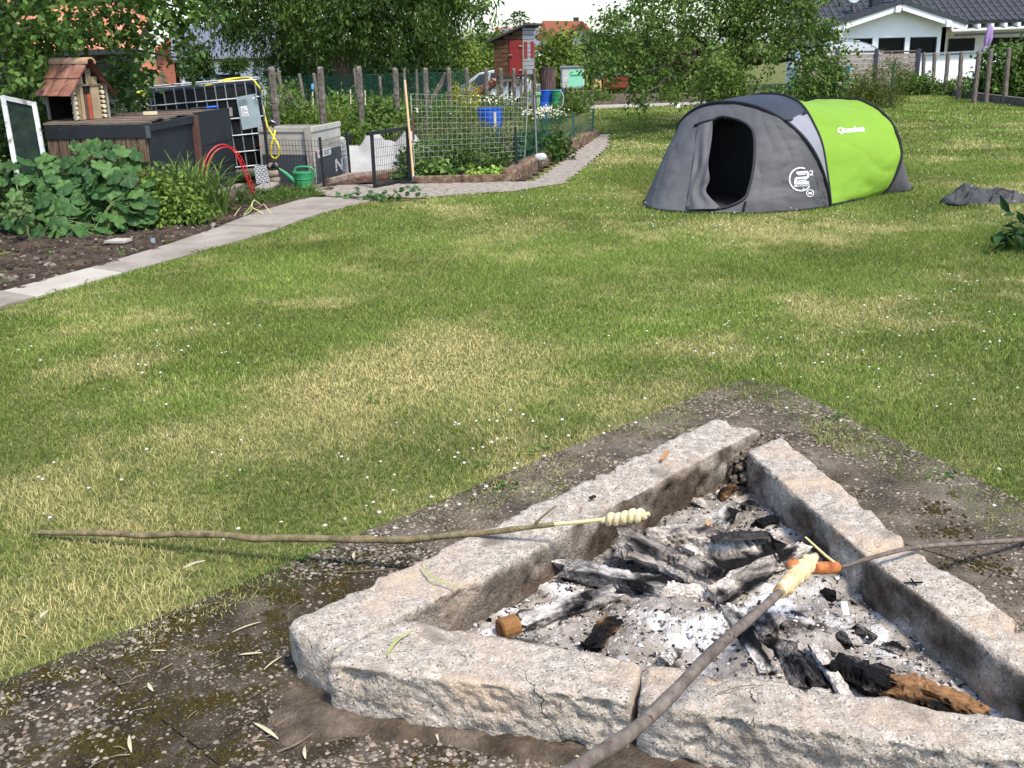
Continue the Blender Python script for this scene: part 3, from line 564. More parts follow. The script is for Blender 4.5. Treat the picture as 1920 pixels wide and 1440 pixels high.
for a_, b_, w_, mt_, lab_, sd_, ct_ in (((1088, 1086), (1122, 1096), 26, 'char_black', 'small black charcoal lump under the left charred log', 19, 'charcoal'), ((1243, 1242), (1264, 1224), 28, 'char_ash', 'small grey charcoal lump close behind the cracked front stone', 20, 'charcoal'), ((1500, 1150), (1527, 1166), 24, 'char_grey', 'small grey charcoal lump near the white paper scrap', 21, 'charcoal'), ((1270, 1196), (1302, 1146), 20, 'char_white', 'thin white ashen splinter between the logs and the front stone', 22, 'charcoal'), ((1655, 1212), (1692, 1226), 26, 'char_ash', 'grey white charcoal lump left of the right granite stones', 23, 'charcoal'), ((1180, 1160), (1200, 1148), 22, 'char_white', 'pale ash lump in front of the short log stub', 24, 'charcoal'), ((1600, 1180), (1640, 1200), 22, 'char_white', 'white ash lump below the paper scrap', 25, 'charcoal'), ((1420, 985), (1450, 975), 22, 'char_black', 'black charcoal lump right of the upright piece', 26, 'charcoal'), ((1395, 950), (1412, 943), 18, 'char_ash', 'small charcoal lump near the back corner rubble', 27, 'charcoal'), ((1545, 1110), (1560, 1122), 22, 'char_black', 'black charcoal lump below the dough on the near stick', 28, 'charcoal'), ((1300, 940), (1322, 948), 18, 'char_white', 'white charcoal lump left of the tiny flame', 29, 'charcoal'), ((1570, 1190), (1592, 1212), 26, 'char_black', 'charcoal lump above the half burnt brown log', 30, 'charcoal'), ((1200, 1185), (1225, 1200), 20, 'char_grey', 'grey charcoal crumb in the middle of the front ash', 31, 'charcoal')):
    log('charcoal_lump', a_, b_, .035, .035, w_, mt_, lab_, sd_, .75, cat=ct_, n=10)
m = MB(); c = G(1584, 1140, .055); m.bar(c+V3(.001, -.015, -.012), c+V3(0, .012, .012), .017, .002); tag(m.build('paper_scrap', 'paper'), 'small bright white paper scrap standing in the ash', 'paper')
# small flame and embers
fm = bpy.data.materials.new('flame'); fm.use_nodes = True; fm.node_tree.nodes['Principled BSDF'].inputs['Base Color'].default_value = (.8, .22, .05, 1)
fm.node_tree.nodes['Principled BSDF'].inputs['Emission Color'].default_value = (1, .22, .04, 1); fm.node_tree.nodes['Principled BSDF'].inputs['Emission Strength'].default_value = .9; MATS['flame'] = fm
m = MB(); c = G(1328, 1003, .075)
for dx, h, ph in ((0, .055, 0), (.008, .034, 1), (-.006, .022, 2)):
    t = np.linspace(0, 1, 9); m.tube(np.stack([c[0]+dx+.005*np.sin(t*6+ph), np.full(9, c[1]), c[2]+h*t], 1), .0042*(1-t)**.7+.0006, 6)
tag(m.build('flame', 'flame', smooth=True), 'tiny orange flame licking up at the back of the wood pile', 'flame')
# ================= sticks, dough, sausage =================
def vplane(p, q): d = q-p; return V3(d[1], -d[0], 0)
def stick_path(pxs, A, B): return smooth_path([onplane(x, y, A, vplane(A, B)) for x, y in pxs], 60)
def coil(p, q, turns, rc, rt, wob=.15, taper=True, seed=1):
    R = frame(q-p); t = np.linspace(0, 1, int(turns*22)); a = t*turns*2*math.pi; rg = np.random.default_rng(seed)
    rad = rc*(1+wob*np.sin(t*9+seed)); L = np.linalg.norm(q-p); env = np.clip(np.minimum(t, 1-t)*9, .45, 1) if taper else 1
    P = p+(R @ np.stack([rad*np.cos(a)*env, t*L, rad*np.sin(a)*env])).T; P = P+rg.normal(0, rc*.05, P.shape); return P, rt*env*(1+.16*np.sin(a*.7+seed)+.10*np.sin(a*1.9))
A = G(80, 998, .022); B = G(935, 1000, .178)
stk = thing('roasting_stick', 'long greenish brown stick lying from the lawn onto the left granite stone', 'stick', (A[0], A[1], 0), 'sticks for roasting over the fire')
P = stick_path([(60, 999), (110, 999), (200, 1000), (270, 1004), (340, 1001), (420, 1003), (480, 1010), (540, 1009), (640, 1011), (700, 1012), (770, 1012), (850, 1003), (920, 998), (980, 990), (1040, 983)], A, B)
m = MB(); m.tube(P, np.interp(np.arange(60), [0, 4, 20, 40, 59], [.006, .0095, .012, .0115, .0065])*(1+.08*np.sin(np.arange(60)*1.1)), 9); m.build('stick', 'bark_stick', stk, smooth=True)
m = MB(); Q = stick_path([(1036, 983), (1085, 979), (1140, 973), (1208, 966)], A, B); m.tube(Q, np.interp(np.arange(60), [0, 59], [.0062, .005]), 8); m.build('peeled_tip', 'peeled', stk, smooth=True)
m = MB(); Q = smooth_path([onplane(1003, 985, A, vplane(A, B)), onplane(1012, 973, A, vplane(A, B)), onplane(1042, 955, A, vplane(A, B))+V3(0, .02, 0)], 12); m.tube(Q, np.linspace(.0055, .0018, 12), 7); m.build('side_twig', 'bark_stick', stk, smooth=True)
p, q = onplane(1130, 976, A, vplane(A, B)), onplane(1214, 964, A, vplane(A, B)); P, rr = coil(p, q, 6.3, .0085, .0105); m = MB(); m.tube(P, rr, 10)
m.tube([p-unit(q-p)*.004, p+(q-p)*.5, q+unit(q-p)*.006], [.008, .012, .006], 10); tag(m.build('bread_dough', 'dough', smooth=True), 'pale twisted bread dough on the tip of the long stick at left', 'dough', 'bread dough on sticks')
A = G(1090, 1440, .40); B = G(1525, 1052, .25)
stk = thing('roasting_stick', 'thick grey brown stick rising from the bottom edge over the front stone', 'stick', tuple(A), 'sticks for roasting over the fire')
P = stick_path([(960, 1535), (1040, 1470), (1090, 1435), (1180, 1376), (1250, 1312), (1330, 1228), (1385, 1178), (1430, 1140), (1470, 1103), (1515, 1062)], A, B)
m = MB(); m.tube(P, np.interp(np.arange(60), [0, 40, 59], [.0150, .0115, .0085])*(1+.05*np.sin(np.arange(60)*.8)), 10); m.build('stick', 'bark_grey', stk, smooth=True)
p, q = onplane(1462, 1110, A, vplane(A, B)), onplane(1526, 1046, A, vplane(A, B)); P, rr = coil(p, q, 6.5, .0125, .0105, .06, seed=3); m = MB(); m.tube(P, rr, 10)
m.tube([p-unit(q-p)*.003, p+(q-p)*.25, p+(q-p)*.8, q+unit(q-p)*.012], [.016, .0205, .0185, .010], 14); tag(m.build('bread_dough', 'dough_warm', smooth=True), 'lightly browned dough wrapped round the tip of the near thick stick', 'dough', 'bread dough on sticks')
A = G(1560, 1068, .215); B = G(1700, 1033, .176)
stk = thing('roasting_stick', 'thin forked brown twig reaching in from the right over the stones', 'stick', tuple(B), 'sticks for roasting over the fire')
P = stick_path([(1530, 1066), (1580, 1062), (1620, 1050), (1690, 1031), (1740, 1024), (1800, 1020), (1860, 1016), (1925, 1012), (2010, 1004)], A, B)
m = MB(); m.tube(P, np.interp(np.arange(60), [0, 15, 59], [.0042, .0058, .0082]), 9); m.build('stick', 'bark_grey', stk, smooth=True)
m = MB(); m.tube([onplane(1576, 1064, A, vplane(A, B)), onplane(1548, 1042, A, vplane(A, B)), onplane(1514, 1021, A, vplane(A, B))+V3(0, .02, .01)], [.004, .0036, .0025], 7); m.build('side_twig', 'peeled', stk, smooth=True)
pS = [onplane(x, y, A, vplane(A, B)) for x, y in ((1482, 1056), (1490, 1060), (1530, 1065), (1562, 1064), (1572, 1063))]; m = MB(); P = smooth_path(pS, 16)
m.tube(P, .0165*np.sqrt(np.clip(1-np.abs(np.linspace(-1, 1, 16))**7, .04, 1)), 16); tag(m.build('sausage', 'sausage', smooth=True), 'orange sausage on the forked twig above the right of the fire', 'sausage')
# bits lying about on stone and paving
mat('pale_leaf', [(.42, .36, .22), (.56, .50, .34)], 30, .8, spec=.1); mat('straw', [(.42, .36, .18), (.56, .5, .28)], 30, .7); mat('twig', [(.13, .09, .06), (.24, .18, .12)], 40, .8); mat('green_straw', (.35, .38, .12), rough=.6)
def dry_leaf(a, b, z, wpx, label, material='pale_leaf', group='narrow dry leaves on the paving', cat='leaf', name='dry_leaf', bow=.10):
    pa = G(*a, z); pb = G(*b, z); d = pb-pa; L = np.linalg.norm(d); p = V3(-d[1], d[0], 0)/L; wd = wpx/2*np.linalg.norm(pa-CP)/F; t = np.linspace(0, 1, 9); V = []
    for u in (-1, 0, 1):
        for ti in t: V.append(pa+d*ti+p*(math.sin(ti*math.pi)*L*bow+u*wd*math.sin(math.pi*min(.97, max(.06, ti)))**.8)+V3(0, 0, .003+.02*L*math.sin(ti*math.pi)+(.0015 if u else 0)))
    f = [(i, i+1, 9+i+1, 9+i) for i in range(8)]+[(9+i, 9+i+1, 18+i+1, 18+i) for i in range(8)]; m = MB(); m.add(V, f); o = m.build(name, material, smooth=True)
    s = o.modifiers.new('t', 'SOLIDIFY'); s.thickness = .0008; tag(o, label, cat, group)
for a, b, wpx, where in (((475, 1357), (522, 1388), 8, 'left of the front stone, the longest'), ((572, 1402), (573, 1425), 6, 'near the bottom edge below the front stone'), ((278, 1282), (287, 1298), 6, 'in the middle of the left paving'), ((448, 1230), (492, 1226), 6, 'beside the moss left of the stones'), ((495, 1258), (530, 1232), 3, 'close to the left end of the stones'), ((243, 1380), (247, 1413), 6, 'at the bottom left'), ((435, 1188), (490, 1168), 3, 'on the moss below the lawn edge'), ((282, 1222), (312, 1222), 3, 'near the left lawn edge'), ((815, 1362), (822, 1392), 4, 'just below the front stone'), ((715, 1345), (738, 1370), 5, 'at the foot of the front stone'), ((1060, 1416), (1090, 1424), 5, 'beside the thick stick at the bottom'), ((665, 1036), (664, 1051), 5, 'under the long stick')):
    dry_leaf(a, b, .018, wpx, 'narrow pale dry leaf on the paving '+where, bow=rng.uniform(-.06, .06))
dry_leaf((343, 1068), (386, 1053), .045, 8, 'pale leaf shred lying on the grass in front of the long stick', group='leaf shreds on the lawn'); dry_leaf((76, 1160), (92, 1146), .04, 8, 'white leaf shred in the grass at the far left of the paving', group='leaf shreds on the lawn')
dry_leaf((727, 1232), (772, 1186), .163, 7, 'green yellow grass blade lying on the front granite stone', 'green_straw', 'grass blades on the stones', 'grass blade', 'grass_blade')
dry_leaf((790, 1060), (868, 1106), .166, 4, 'yellow forked grass stalk lying on the left granite stone', 'green_straw', 'grass blades on the stones', 'grass blade', 'grass_blade', -.14)
def twig(a, b, z, r, label, mid=None):
    m = MB(); P = [G(*a, z)]+([G(*mid, z+.004)] if mid else [])+[G(*b, z)]; m.tube(smooth_path(P, 10), np.linspace(r, r*.6, 10), 6); tag(m.build('twig', 'twig', smooth=True), label, 'twig', 'loose twigs')
twig((515, 1362), (565, 1318), .02, .0028, 'brown twig on the soil left of the front stone', (540, 1345)); twig((520, 1410), (590, 1372), .02, .0024, 'thin twig on the paving below the front stone', (560, 1393))
twig((645, 1072), (742, 1066), .02, .0018, 'dark thin twig on the paving behind the left stone', (690, 1070)); twig((1345, 1300), (1432, 1284), .158, .0016, 'tiny dark twig on top of the cracked front stone', (1390, 1287))
m = MB()
for a, b in (((1695, 1093), (1730, 1092)), ((1708, 1085), (1718, 1098))): m.tube([G(*a, .158), G(*b, .160)], .0025, 6)
tag(m.build('bark_crumb', 'char_black'), 'dark bark crumb on the right granite stone', 'bark'); m = MB(); m.bar(G(1240, 862, .172), G(1252, 845, .172), .012, .006); tag(m.build('wood_chip', mat('chip', (.4, .2, .09), rough=.8)), 'light brown wood chip on the back end of the left stone', 'wood chip', 'wood chips on the stones')
m = MB(); m.bar(G(1106, 934, .172), G(1116, 930, .172), .010, .006); tag(m.build('wood_chip', 'char_brown'), 'red brown wood chip on the left stone above the dough', 'wood chip', 'wood chips on the stones')
# ================= kitchen garden at the left =================
mat('black_board', [(.013, .015, .018), (.024, .026, .030)], 4, .55, .25, 80, spec=.3, speck=(30, .70, .74, .12, .12, .12)); mat('old_wood', [(.075, .045, .028), (.14, .09, .055), (.22, .16, .11)], 5, .85, .5, 60, stretch=(9, 9, 1.2))
mat('old_wood_h', [(.10, .07, .05), (.17, .125, .09), (.24, .19, .15)], 5, .85, .5, 60, stretch=(1.2, 5, 9)); mat('brown_post', [(.075, .033, .022), (.12, .06, .042)], 8, .7, .3, 60); mat('grey_wood', [(.2, .17, .145), (.31, .27, .235), (.38, .34, .3)], 6, .85, .5, 60, stretch=(9, 9, 1.2))
mat('galv', [(.22, .235, .25), (.36, .38, .39)], 9, .5, .1, 80, metal=.6); mat('tank_black', [(.005, .005, .005), (.012, .012, .012)], 3, .5, .2, 12, spec=.15); mat('plate_grey', [(.24, .30, .31), (.33, .39, .40)], 4, .45, spec=.4)
mat('clay_tile', [(.17, .065, .045), (.26, .115, .08), (.36, .19, .13)], 9, .8, .4, 70); mat('clay_ridge', [(.38, .20, .12), (.52, .33, .21)], 9, .85, .4, 70); mat('brick_red', [(.30, .06, .03), (.40, .10, .05)], 12, .85, .5, 90, speck=(70, .64, .7, .05, .02, .015))
mat('bored_wood', [(.26, .19, .11), (.37, .28, .17)], 10, .85, .3, 60, speck=(60, .66, .7, .04, .025, .015)); mat('bamboo_fill', [(.16, .11, .06), (.32, .23, .13)], 40, .9, .8, 90); mat('log_end', [(.56, .46, .28), (.68, .58, .38)], 20, .8); mat('dark_void', (.012, .010, .009), rough=1)
mat('white_paint', [(.42, .42, .40), (.60, .60, .57)], 8, .7, .3, 50, speck=(14, .56, .66, .22, .19, .16)); mat('glass_dark', [(.006, .012, .007), (.02, .035, .015)], 14, .35, spec=.2); mat('yellow_hose', [(.72, .55, .03), (.80, .63, .05)], 9, .45); mat('red_plastic', (.60, .028, .03), rough=.4)
mat('beige_box', [(.34, .315, .26), (.44, .41, .345), (.50, .47, .40)], 3, .7, .2, 60); mat('slate_panel', [(.050, .058, .068), (.075, .084, .095)], 3, .6, .2, 60); mat('white', (.8, .8, .78), rough=.5); mat('can_green', [(.025, .21, .075), (.035, .26, .10)], 4, .38, spec=.45); mat('black_plastic', (.012, .012, .013), rough=.4)
mat('black_metal', [(.012, .012, .013), (.022, .022, .022)], 12, .5, .2, 60); mat('checker_steel', [(.32, .32, .33), (.48, .48, .48)], 6, .45, .5, 60, metal=.6); mat('rough_stone', [(.16, .12, .09), (.26, .205, .155), (.36, .3, .24)], 12, .95, .8, 60)
mat('mossy_stone', [(.075, .045, .025), (.16, .10, .06), (.27, .21, .15)], 14, .95, .8, 60, world=True); mat('cobble', [(.20, .165, .13), (.30, .25, .20), (.38, .325, .265)], 14, .9, 1., 35, world=True, speck=(22, .56, .66, .14, .115, .085)); mat('fleece', [(.48, .46, .43), (.60, .58, .55)], 4, .9, .3, 60, trans=.35)
mat('broom_wood', [(.60, .38, .19), (.68, .47, .26)], 5, .5); mat('white_wire', (.36, .39, .34), rough=.6); mat('green_wire', (.02, .085, .06), rough=.5); mat('concrete_post', [(.065, .053, .042), (.135, .112, .09), (.22, .185, .15)], 16, .95, .8, 60, speck=[(9, .58, .68, .30, .26, .22), (30, .60, .68, .04, .033, .026)]); mat('blue_plastic', [(.02, .10, .46), (.03, .13, .55)], 4, .4)
gray = lambda n: n
# ---- soil of the beds, path slabs, paved way ----
def sheet(name, xr, yr, res, inside, zf, material, kind='structure'):
    xs = np.arange(xr[0], xr[1]+res, res); ys = np.arange(yr[0], yr[1]+res, res); X, Y = np.meshgrid(xs, ys, indexing='ij'); x = X.ravel(); y = Y.ravel()
    fa = grid_faces(len(xs), len(ys)); k = inside(x[fa].mean(1), y[fa].mean(1)); o = link(name, np_mesh(name, np.stack([x, y, zf(x, y)], 1), fa[k], smooth=True), material); tag(o, kind=kind); return o
pl = lambda y: np.interp(y, PATHL[:, 1], PATHL[:, 0])
sheet('garden_soil', (-7.5, -1.9), (4, 13.2), .05, lambda x, y: x < pl(y)+.05, lambda x, y: .012+(n2(x, y, 5, 3)-.5)*.05+(n2(x, y, 18, 8, 2)-.5)*.035, 'soil')
sheet('bed_soil', (-4.5, 1.75), (12.35, 19), .08, lambda x, y: (x < .22+(y-12.4)*.22) & (x > -2.0+(y-13)*.1), lambda x, y: .02+(n2(x, y, 5, 3)-.5)*.05+gz(x, y)*.6, 'soil')
sheet('paved_way', (-2.5, 1.9), (11.0, 18.8), .06, lambda x, y: inpoly(x, y, WAY), lambda x, y: .010+(n2(x, y, 9, 3)-.5)*.012+(n2(x, y, 25, 5, 2)-.5)*.008, 'cobble')
path = bpy.data.objects.new('path', None); col.objects.link(path); path['kind'] = 'structure'; ORG[path] = V3(0, 0, 0)
def on(poly, y): return V3(np.interp(y, poly[:, 1], poly[:, 0]), y, 0)
cuts = [3.9, 4.8, 5.75, 6.74, 7.48, 8.4, 9.35, 10.2, 11.1]
for i, (a, b) in enumerate(zip(cuts[:-1], cuts[1:])):
    g = .003; q = [on(PATHL, a+.2+g), on(PATHR, a+g), on(PATHR, b-g), on(PATHL, b+.2-g)]; z = .022+rng.uniform(-.004, .004)
    m = MB(); m.prism([p[:2] for p in q], .06, (0, 0, z-.06)); o = m.build('path_slab', 'path_pale' if i == 3 else 'path_concrete', path, bevel=.005)
    if i == 3: o['label'] = 'pale cream slab in the brown concrete path'
# clods, stones on soil
def scatter_lumps(name, n, xr, yr, ok, smin, smax, pal, label, cat, zoff=.02):
    x = rng.uniform(*xr, n); y = rng.uniform(*yr, n); k = ok(x, y); x = x[k]; y = y[k]; n = len(x); s = rng.uniform(smin, smax, n)**1.0*rng.choice([.5, .6, 1], n)
    T = np.array([(1, 0, -.4), (.3, .9, -.4), (-.8, .6, -.4), (-.8, -.6, -.4), (.3, -.9, -.4), (.4, .2, .6), (-.4, .3, .7), (-.1, -.5, .6)]); V = T[None]*(1+rng.normal(0, .2, (n, 8, 3)))
    VV = np.stack([V[:, :, 0]*s[:, None]+x[:, None], V[:, :, 1]*s[:, None]+y[:, None], V[:, :, 2]*(s*.7)[:, None]+(zoff+gz(x, y))[:, None]], 2).reshape(-1, 3)
    f = np.array([(0, 1, 5), (1, 6, 5), (1, 2, 6), (2, 3, 6), (3, 7, 6), (3, 4, 7), (4, 0, 7), (0, 5, 7), (5, 6, 7)]); Fc = (f[None]+(np.arange(n)*8)[:, None, None]).reshape(-1, 3); pal = np.array(pal)
    o = place(name, VV, Fc, 'colored', C=np.repeat(pal[rng.integers(0, len(pal), n)]*rng.uniform(.6, 1.2, (n, 1)), 8, 0)); tag(o, label, cat, kind='stuff')
scatter_lumps('soil_clods', 5200, (-5.2, -2.2), (5.5, 11.2), lambda x, y: x < pl(y)-.02, .008, .035, [(.05, .035, .025), (.07, .05, .035), (.04, .028, .02), (.05, .037, .028), (.08, .06, .045), (.06, .04, .03), (.045, .03, .022), (.2, .165, .13)], 'dark crumbly soil clods and pebbles in the garden bed', 'soil')
scatter_lumps('soil_crumbs', 2600, (-.72, 1.2), (1.6, 2.25), lambda x, y: ((2.14-.30*(x+.43)-y > -.02) & (2.14-.30*(x+.43)-y < .10)) | (np.hypot(x+.5, y-2.1) < .15) & (x < -.40), .0016, .0065, [(.10, .075, .052), (.15, .115, .082), (.07, .052, .036), (.22, .18, .135), (.05, .037, .026)], 'fine soil crumbs at the foot of the front stones', 'soil', .016)
scatter_lumps('bark_mulch', 500, (-2.2, -1.0), (12.5, 13.6), lambda x, y: y > 12.3+.6*(x+2.1), .012, .03, [(.16, .045, .03), (.11, .04, .03), (.2, .09, .06)], 'reddish bark mulch beside the black mesh fence', 'mulch', .03)
# ---- compost bins ----
A_ = V3(-3.345, 10.2, 0); E_ = V3(-3.02, 12.02, 0); dR = unit(E_-A_); nR = V3(dR[1], -dR[0], 0)
cb = thing('compost_bin', 'wooden slatted compost bin with black top board under the insect hotel', 'compost bin', (-3.8, 10.6, 0), 'compost bins')
L0 = V3(-4.30, 10.22, 0)
k = 9
for i in range(k):
    a = L0+(A_-L0)*(i+.06)/k; b = L0+(A_-L0)*(i+.94)/k; m = MB(); m.quad4(a, b, b+V3(0, 0, .76), a+V3(0, 0, .76), .02); m.build('slat', 'old_wood', cb)
m = MB(); m.quad4(L0+V3(0, -.012, .745), A_+V3(.0, -.012, .745), A_+V3(0, -.012, .865), L0+V3(0, -.012, .865), .028); m.build('front_board', 'black_board', cb, bevel=.003)
M_ = A_+dR*.93
m = MB(); m.quad4(A_+nR*.003, M_+nR*.003, M_+V3(0, 0, .80)+nR*.003, A_+V3(0, 0, .80)+nR*.003, .016); m.build('side_panel', 'black_board', cb)
m = MB(); m.quad4(A_+nR*.03+V3(0, 0, .80), M_+nR*.03+V3(0, 0, .815), M_+V3(0, 0, .885)+nR*.03, A_+V3(0, 0, .865)+nR*.03, .04); m.build('side_rail', 'black_board', cb)
m = MB(); m.box(A_+V3(.012, -.012, .80), (.035, .04, .11)); m.build('corner_bracket', mat('dark_metal_b', (.07, .075, .08), rough=.6), cb)
for i in range(5):
    y = 10.28+i*.16; m = MB(); m.bar(V3(-4.32, y+.05, .885+.004*(i % 2)), V3(-3.36+.016*i, y, .878+.012*(i % 3)), .15, .02); m.build('top_plank', 'old_wood_h', cb)
m = MB(); m.box((-3.78, 10.27, .877), (.05, .05, .022)); m.build('spacer_block', 'broom_wood', cb)
cb2 = thing('compost_bin', 'taller black panelled compost bin with brown post next to the red hoops', 'compost bin', (-3.4, 11.5, 0), 'compost bins')
m = MB(); m.bar(M_+dR*.02+nR*.02, M_+dR*.02+nR*.02+V3(0, 0, .885), .07, .06, (0, 1, 0)); m.build('corner_post', 'brown_post', cb2, bevel=.004)
P0 = M_+dR*.06+nR*.006; P1 = E_+nR*.006
for z0, z1 in ((.09, .335), (.342, .565), (.572, .91)):
    m = MB(); m.quad4(P0+V3(0, 0, z0), P1+V3(0, 0, z0), P1+V3(0, 0, z1), P0+V3(0, 0, z1), .018); m.build('side_panel', 'black_board', cb2)
m = MB(); m.bar(P0-dR*.3+V3(.03, 0, .045), P1+V3(.03, 0, .045), .12, .09); m.build('base_kerb', 'rough_stone', cb2, bevel=.008)
m = MB(); m.quad4(P1+V3(0, 0, .05), P1-nR*.9+V3(0, 0, .05), P1-nR*.9+V3(0, 0, .9), P1+V3(0, 0, .9), .018); m.build('back_panel', 'black_board', cb2); m = MB(); m.box(P1+V3(-.005, .012, .865), (.05, .05, .09)); m.build('corner_block', 'grey_wood', cb2)
for i in range(4): m = MB(); a = M_+dR*(.1+.17*i)+V3(0, 0, .893+.008*(i % 2)); m.bar(a, a-nR*.85, .14, .018); m.build('top_plank', 'old_wood_h', cb2)
for a, l, w_, lab, mt in (((-3.62, 11.0), .13, .03, 'light wood offcut lying on the compost bin lid behind the insect hotel', 'log_end'),): m = MB(); m.bar(V3(*a, .925), V3(a[0]+l, a[1]+.02, .925), .06, w_); tag(m.build('wood_offcut', mt), lab, 'offcut')
pt = thing('pruning_tool', 'dark hand tool with blue handle lying on the black compost bin', 'tool', (-3.2, 11.8, .92)); m = MB(); m.tube([(-3.35, 11.72, .925), (-3.2, 11.78, .93)], .008, 6); m.build('blade', 'black_metal', pt); m = MB(); m.tube([(-3.2, 11.78, .93), (-3.08, 11.80, .935)], .013, 8); m.build('handle', 'blue_plastic', pt)
# ---- insect hotel ----
K = at(143, 229, 10.38); n_ = V3(.829, -.555, 0); g_ = V3(.555, .829, 0); K[2] = .905; zE = .335; zA = .56; GW = .40; GD = .46
ih = thing('insect_hotel', 'insect hotel with clay tiled gable roof standing on the compost bin', 'insect hotel', tuple(K)); Pt = lambda a, b, z: K+g_*a-n_*b+V3(0, 0, z)
m = MB(); m.quad4(Pt(-.02, -.02, -.012), Pt(GW+.02, -.02, -.012), Pt(GW+.02, GD, -.012), Pt(-.02, GD, -.012), .02); m.build('base_board', 'old_wood_h', ih)
m = MB(); m.quad4(Pt(0, GD, 0), Pt(GW, GD, 0), Pt(GW, GD, zE), Pt(0, GD, zE), .012); m.quad4(Pt(GW, .03, 0), Pt(GW, GD, 0), Pt(GW, GD, zE), Pt(GW, .03, zE), .012); m.quad4(Pt(.05, .05, 0), Pt(GW, .05, 0), Pt(GW, .05, zE), Pt(.05, .05, zE), .01); m.build('inner_wall', 'dark_void', ih)
m = MB(); m.add([Pt(0, .05, zE), Pt(GW, .05, zE), Pt(GW/2, .05, zA-.02), Pt(0, .06, zE), Pt(GW, .06, zE), Pt(GW/2, .06, zA-.02)], [(0, 1, 2), (5, 4, 3), (0, 2, 5, 3), (1, 4, 5, 2), (0, 3, 4, 1)]); m.build('gable_board', 'dark_void', ih)
for nm, x0, x1, z0, z1, mt in (('bored_block', .045, .085, 0, zE, 'bamboo_fill'), ('bored_block', .09, .13, 0, zE, 'bored_wood'), ('pine_cone_box', .135, .20, .255, zE, 'dark_void'), ('brick', .135, .165, 0, .25, 'brown_post'), ('brick', .17, .215, 0, .25, 'brick_red'), ('bored_block', .22, .32, 0, zE, 'bored_wood'), ('bored_block', .08, .145, zE+.012, .43, 'bored_wood'), ('bamboo_bundle', .205, .245, zE+.012, .50, 'bamboo_fill'), ('bored_block', .25, .31, zE+.012, .42, 'bored_wood')):
    m = MB(); m.quad4(Pt(x0, 0.004, z0), Pt(x1, 0.004, z0), Pt(x1, .004, z1), Pt(x0, .004, z1), .04); m.build(nm, mt, ih, bevel=.002)
m = MB(); m.quad4(Pt(.0, -.008, zE-.005), Pt(GW, -.008, zE-.005), Pt(GW, -.008, zE+.013), Pt(0, -.008, zE+.013), .05); m.build('cross_rail', 'old_wood_h', ih); m = MB(); m.bar(Pt(.18, -.004, zE), Pt(.18, -.004, zA-.06), .012, .02, n_); m.build('king_post', 'grey_wood', ih)
for x0 in (.02, .355):
    for i in range(7): m = MB(); z = .025+i*.048; r = .0185+.003*math.sin(i*2.3+x0*9); m.tube([Pt(x0, .04, z), Pt(x0, -.008, z)], r, 12); m.build('log_end', 'log_end', ih, smooth=True)
for x0, b0 in ((0., 0.), (0., GD-.02), (GW, 0.)): m = MB(); m.bar(Pt(x0, b0, 0), Pt(x0, b0, zE), .022, .022, n_); m.build('corner_post', 'grey_wood', ih)
def tile(a, b, c, d, parent, mt='clay_tile', bow=.010, t=.012):
    n = 8; a, b, c, d = [np.array(p, float) for p in (a, b, c, d)]; nr = unit(np.cross(b-a, d-a)); V = []
    for v in (0, .5, 1):
        for i in range(n+1):
            u = i/n; s = math.sin(u*math.pi); p = (a+(b-a)*u)*(1-v)+(d+(c-d)*u)*v; V.append(p+nr*(bow*s)+(a-d)*(.10*s if v == 0 else 0)*.5)
    V = np.array(V); f = [tuple(r) for r in grid_faces(3, n+1)]; m = MB(); m.add(np.concatenate([V, V-nr*t]), f+[tuple(q+3*(n+1) for q in r[::-1]) for r in f]+[(i+1, i, 3*(n+1)+i, 3*(n+1)+i+1) for i in range(n)]); return m.build('roof_tile', mt, parent, smooth=True)
for side in (0, 1):
    ov = .11; x_e = -ov*.75 if side == 0 else GW+ov*.75; z_e = zE-ov*.75*(zA-zE)/(GW/2); x_r = GW/2; z_r = zA+.012
    for r in range(2):
        for c in range(3):
            b0 = -.07+c*.2; b1 = b0+.195; f0 = r*.5-(.04 if r else 0); f1 = f0+.54; lift = .014*(r == 1)*0+.012*(1-r)*0+(.016 if r else 0)
            P = lambda f, b: Pt(x_e+(x_r-x_e)*f, b, z_e+(z_r-z_e)*f+lift+.004)
            if side == 0: tile(P(f0, b1), P(f0, b0), P(f1, b0), P(f1, b1), ih)
            else: tile(P(f0, b0), P(f0, b1), P(f1, b1), P(f1, b0), ih)
m = MB(); an = np.linspace(-.15, math.pi+.15, 12); V = []
for b0 in (-.09, GD+.08):
    for R_ in (.055, .040): V += [Pt(GW/2+R_*math.cos(a)*1.05, b0, zA-.005+R_*math.sin(a)) for a in an]
f = [(i, i+1, 24+i+1, 24+i) for i in range(11)]+[(12+i+1, 12+i, 36+i, 36+i+1) for i in range(11)]+[(i+1, i, 12+i, 12+i+1) for i in range(11)]+[(24+i, 24+i+1, 36+i+1, 36+i) for i in range(11)]
m.add(V, f); m.build('ridge_tile', 'clay_ridge', ih, smooth=True)
ih.scale = (.93, .93, .93)
# ---- old window frame leaning at the left ----
q = [at(6, 183, 10.), at(64, 195, 10.), at(100, 392, 9.75), at(44, 392, 9.75)]; wf = thing('window_frame', 'old white wooden window frame leaning behind the big leaved plants', 'window frame', tuple(q[3]))
for i, (a, b) in enumerate(((0, 1), (1, 2), (2, 3), (3, 0))): m = MB(); d = unit(q[b]-q[a]); m.bar(q[a]-d*.015, q[b]+d*.015, .032, .036+.002*i, np.cross(d, V3(.2, -1, 0))); m.build('frame_bar', 'white_paint', wf)
m = MB(); m.quad4(*[p+V3(0, .01, 0) for p in (q[3], q[2], q[1], q[0])], .004); m.build('pane', 'glass_dark', wf)
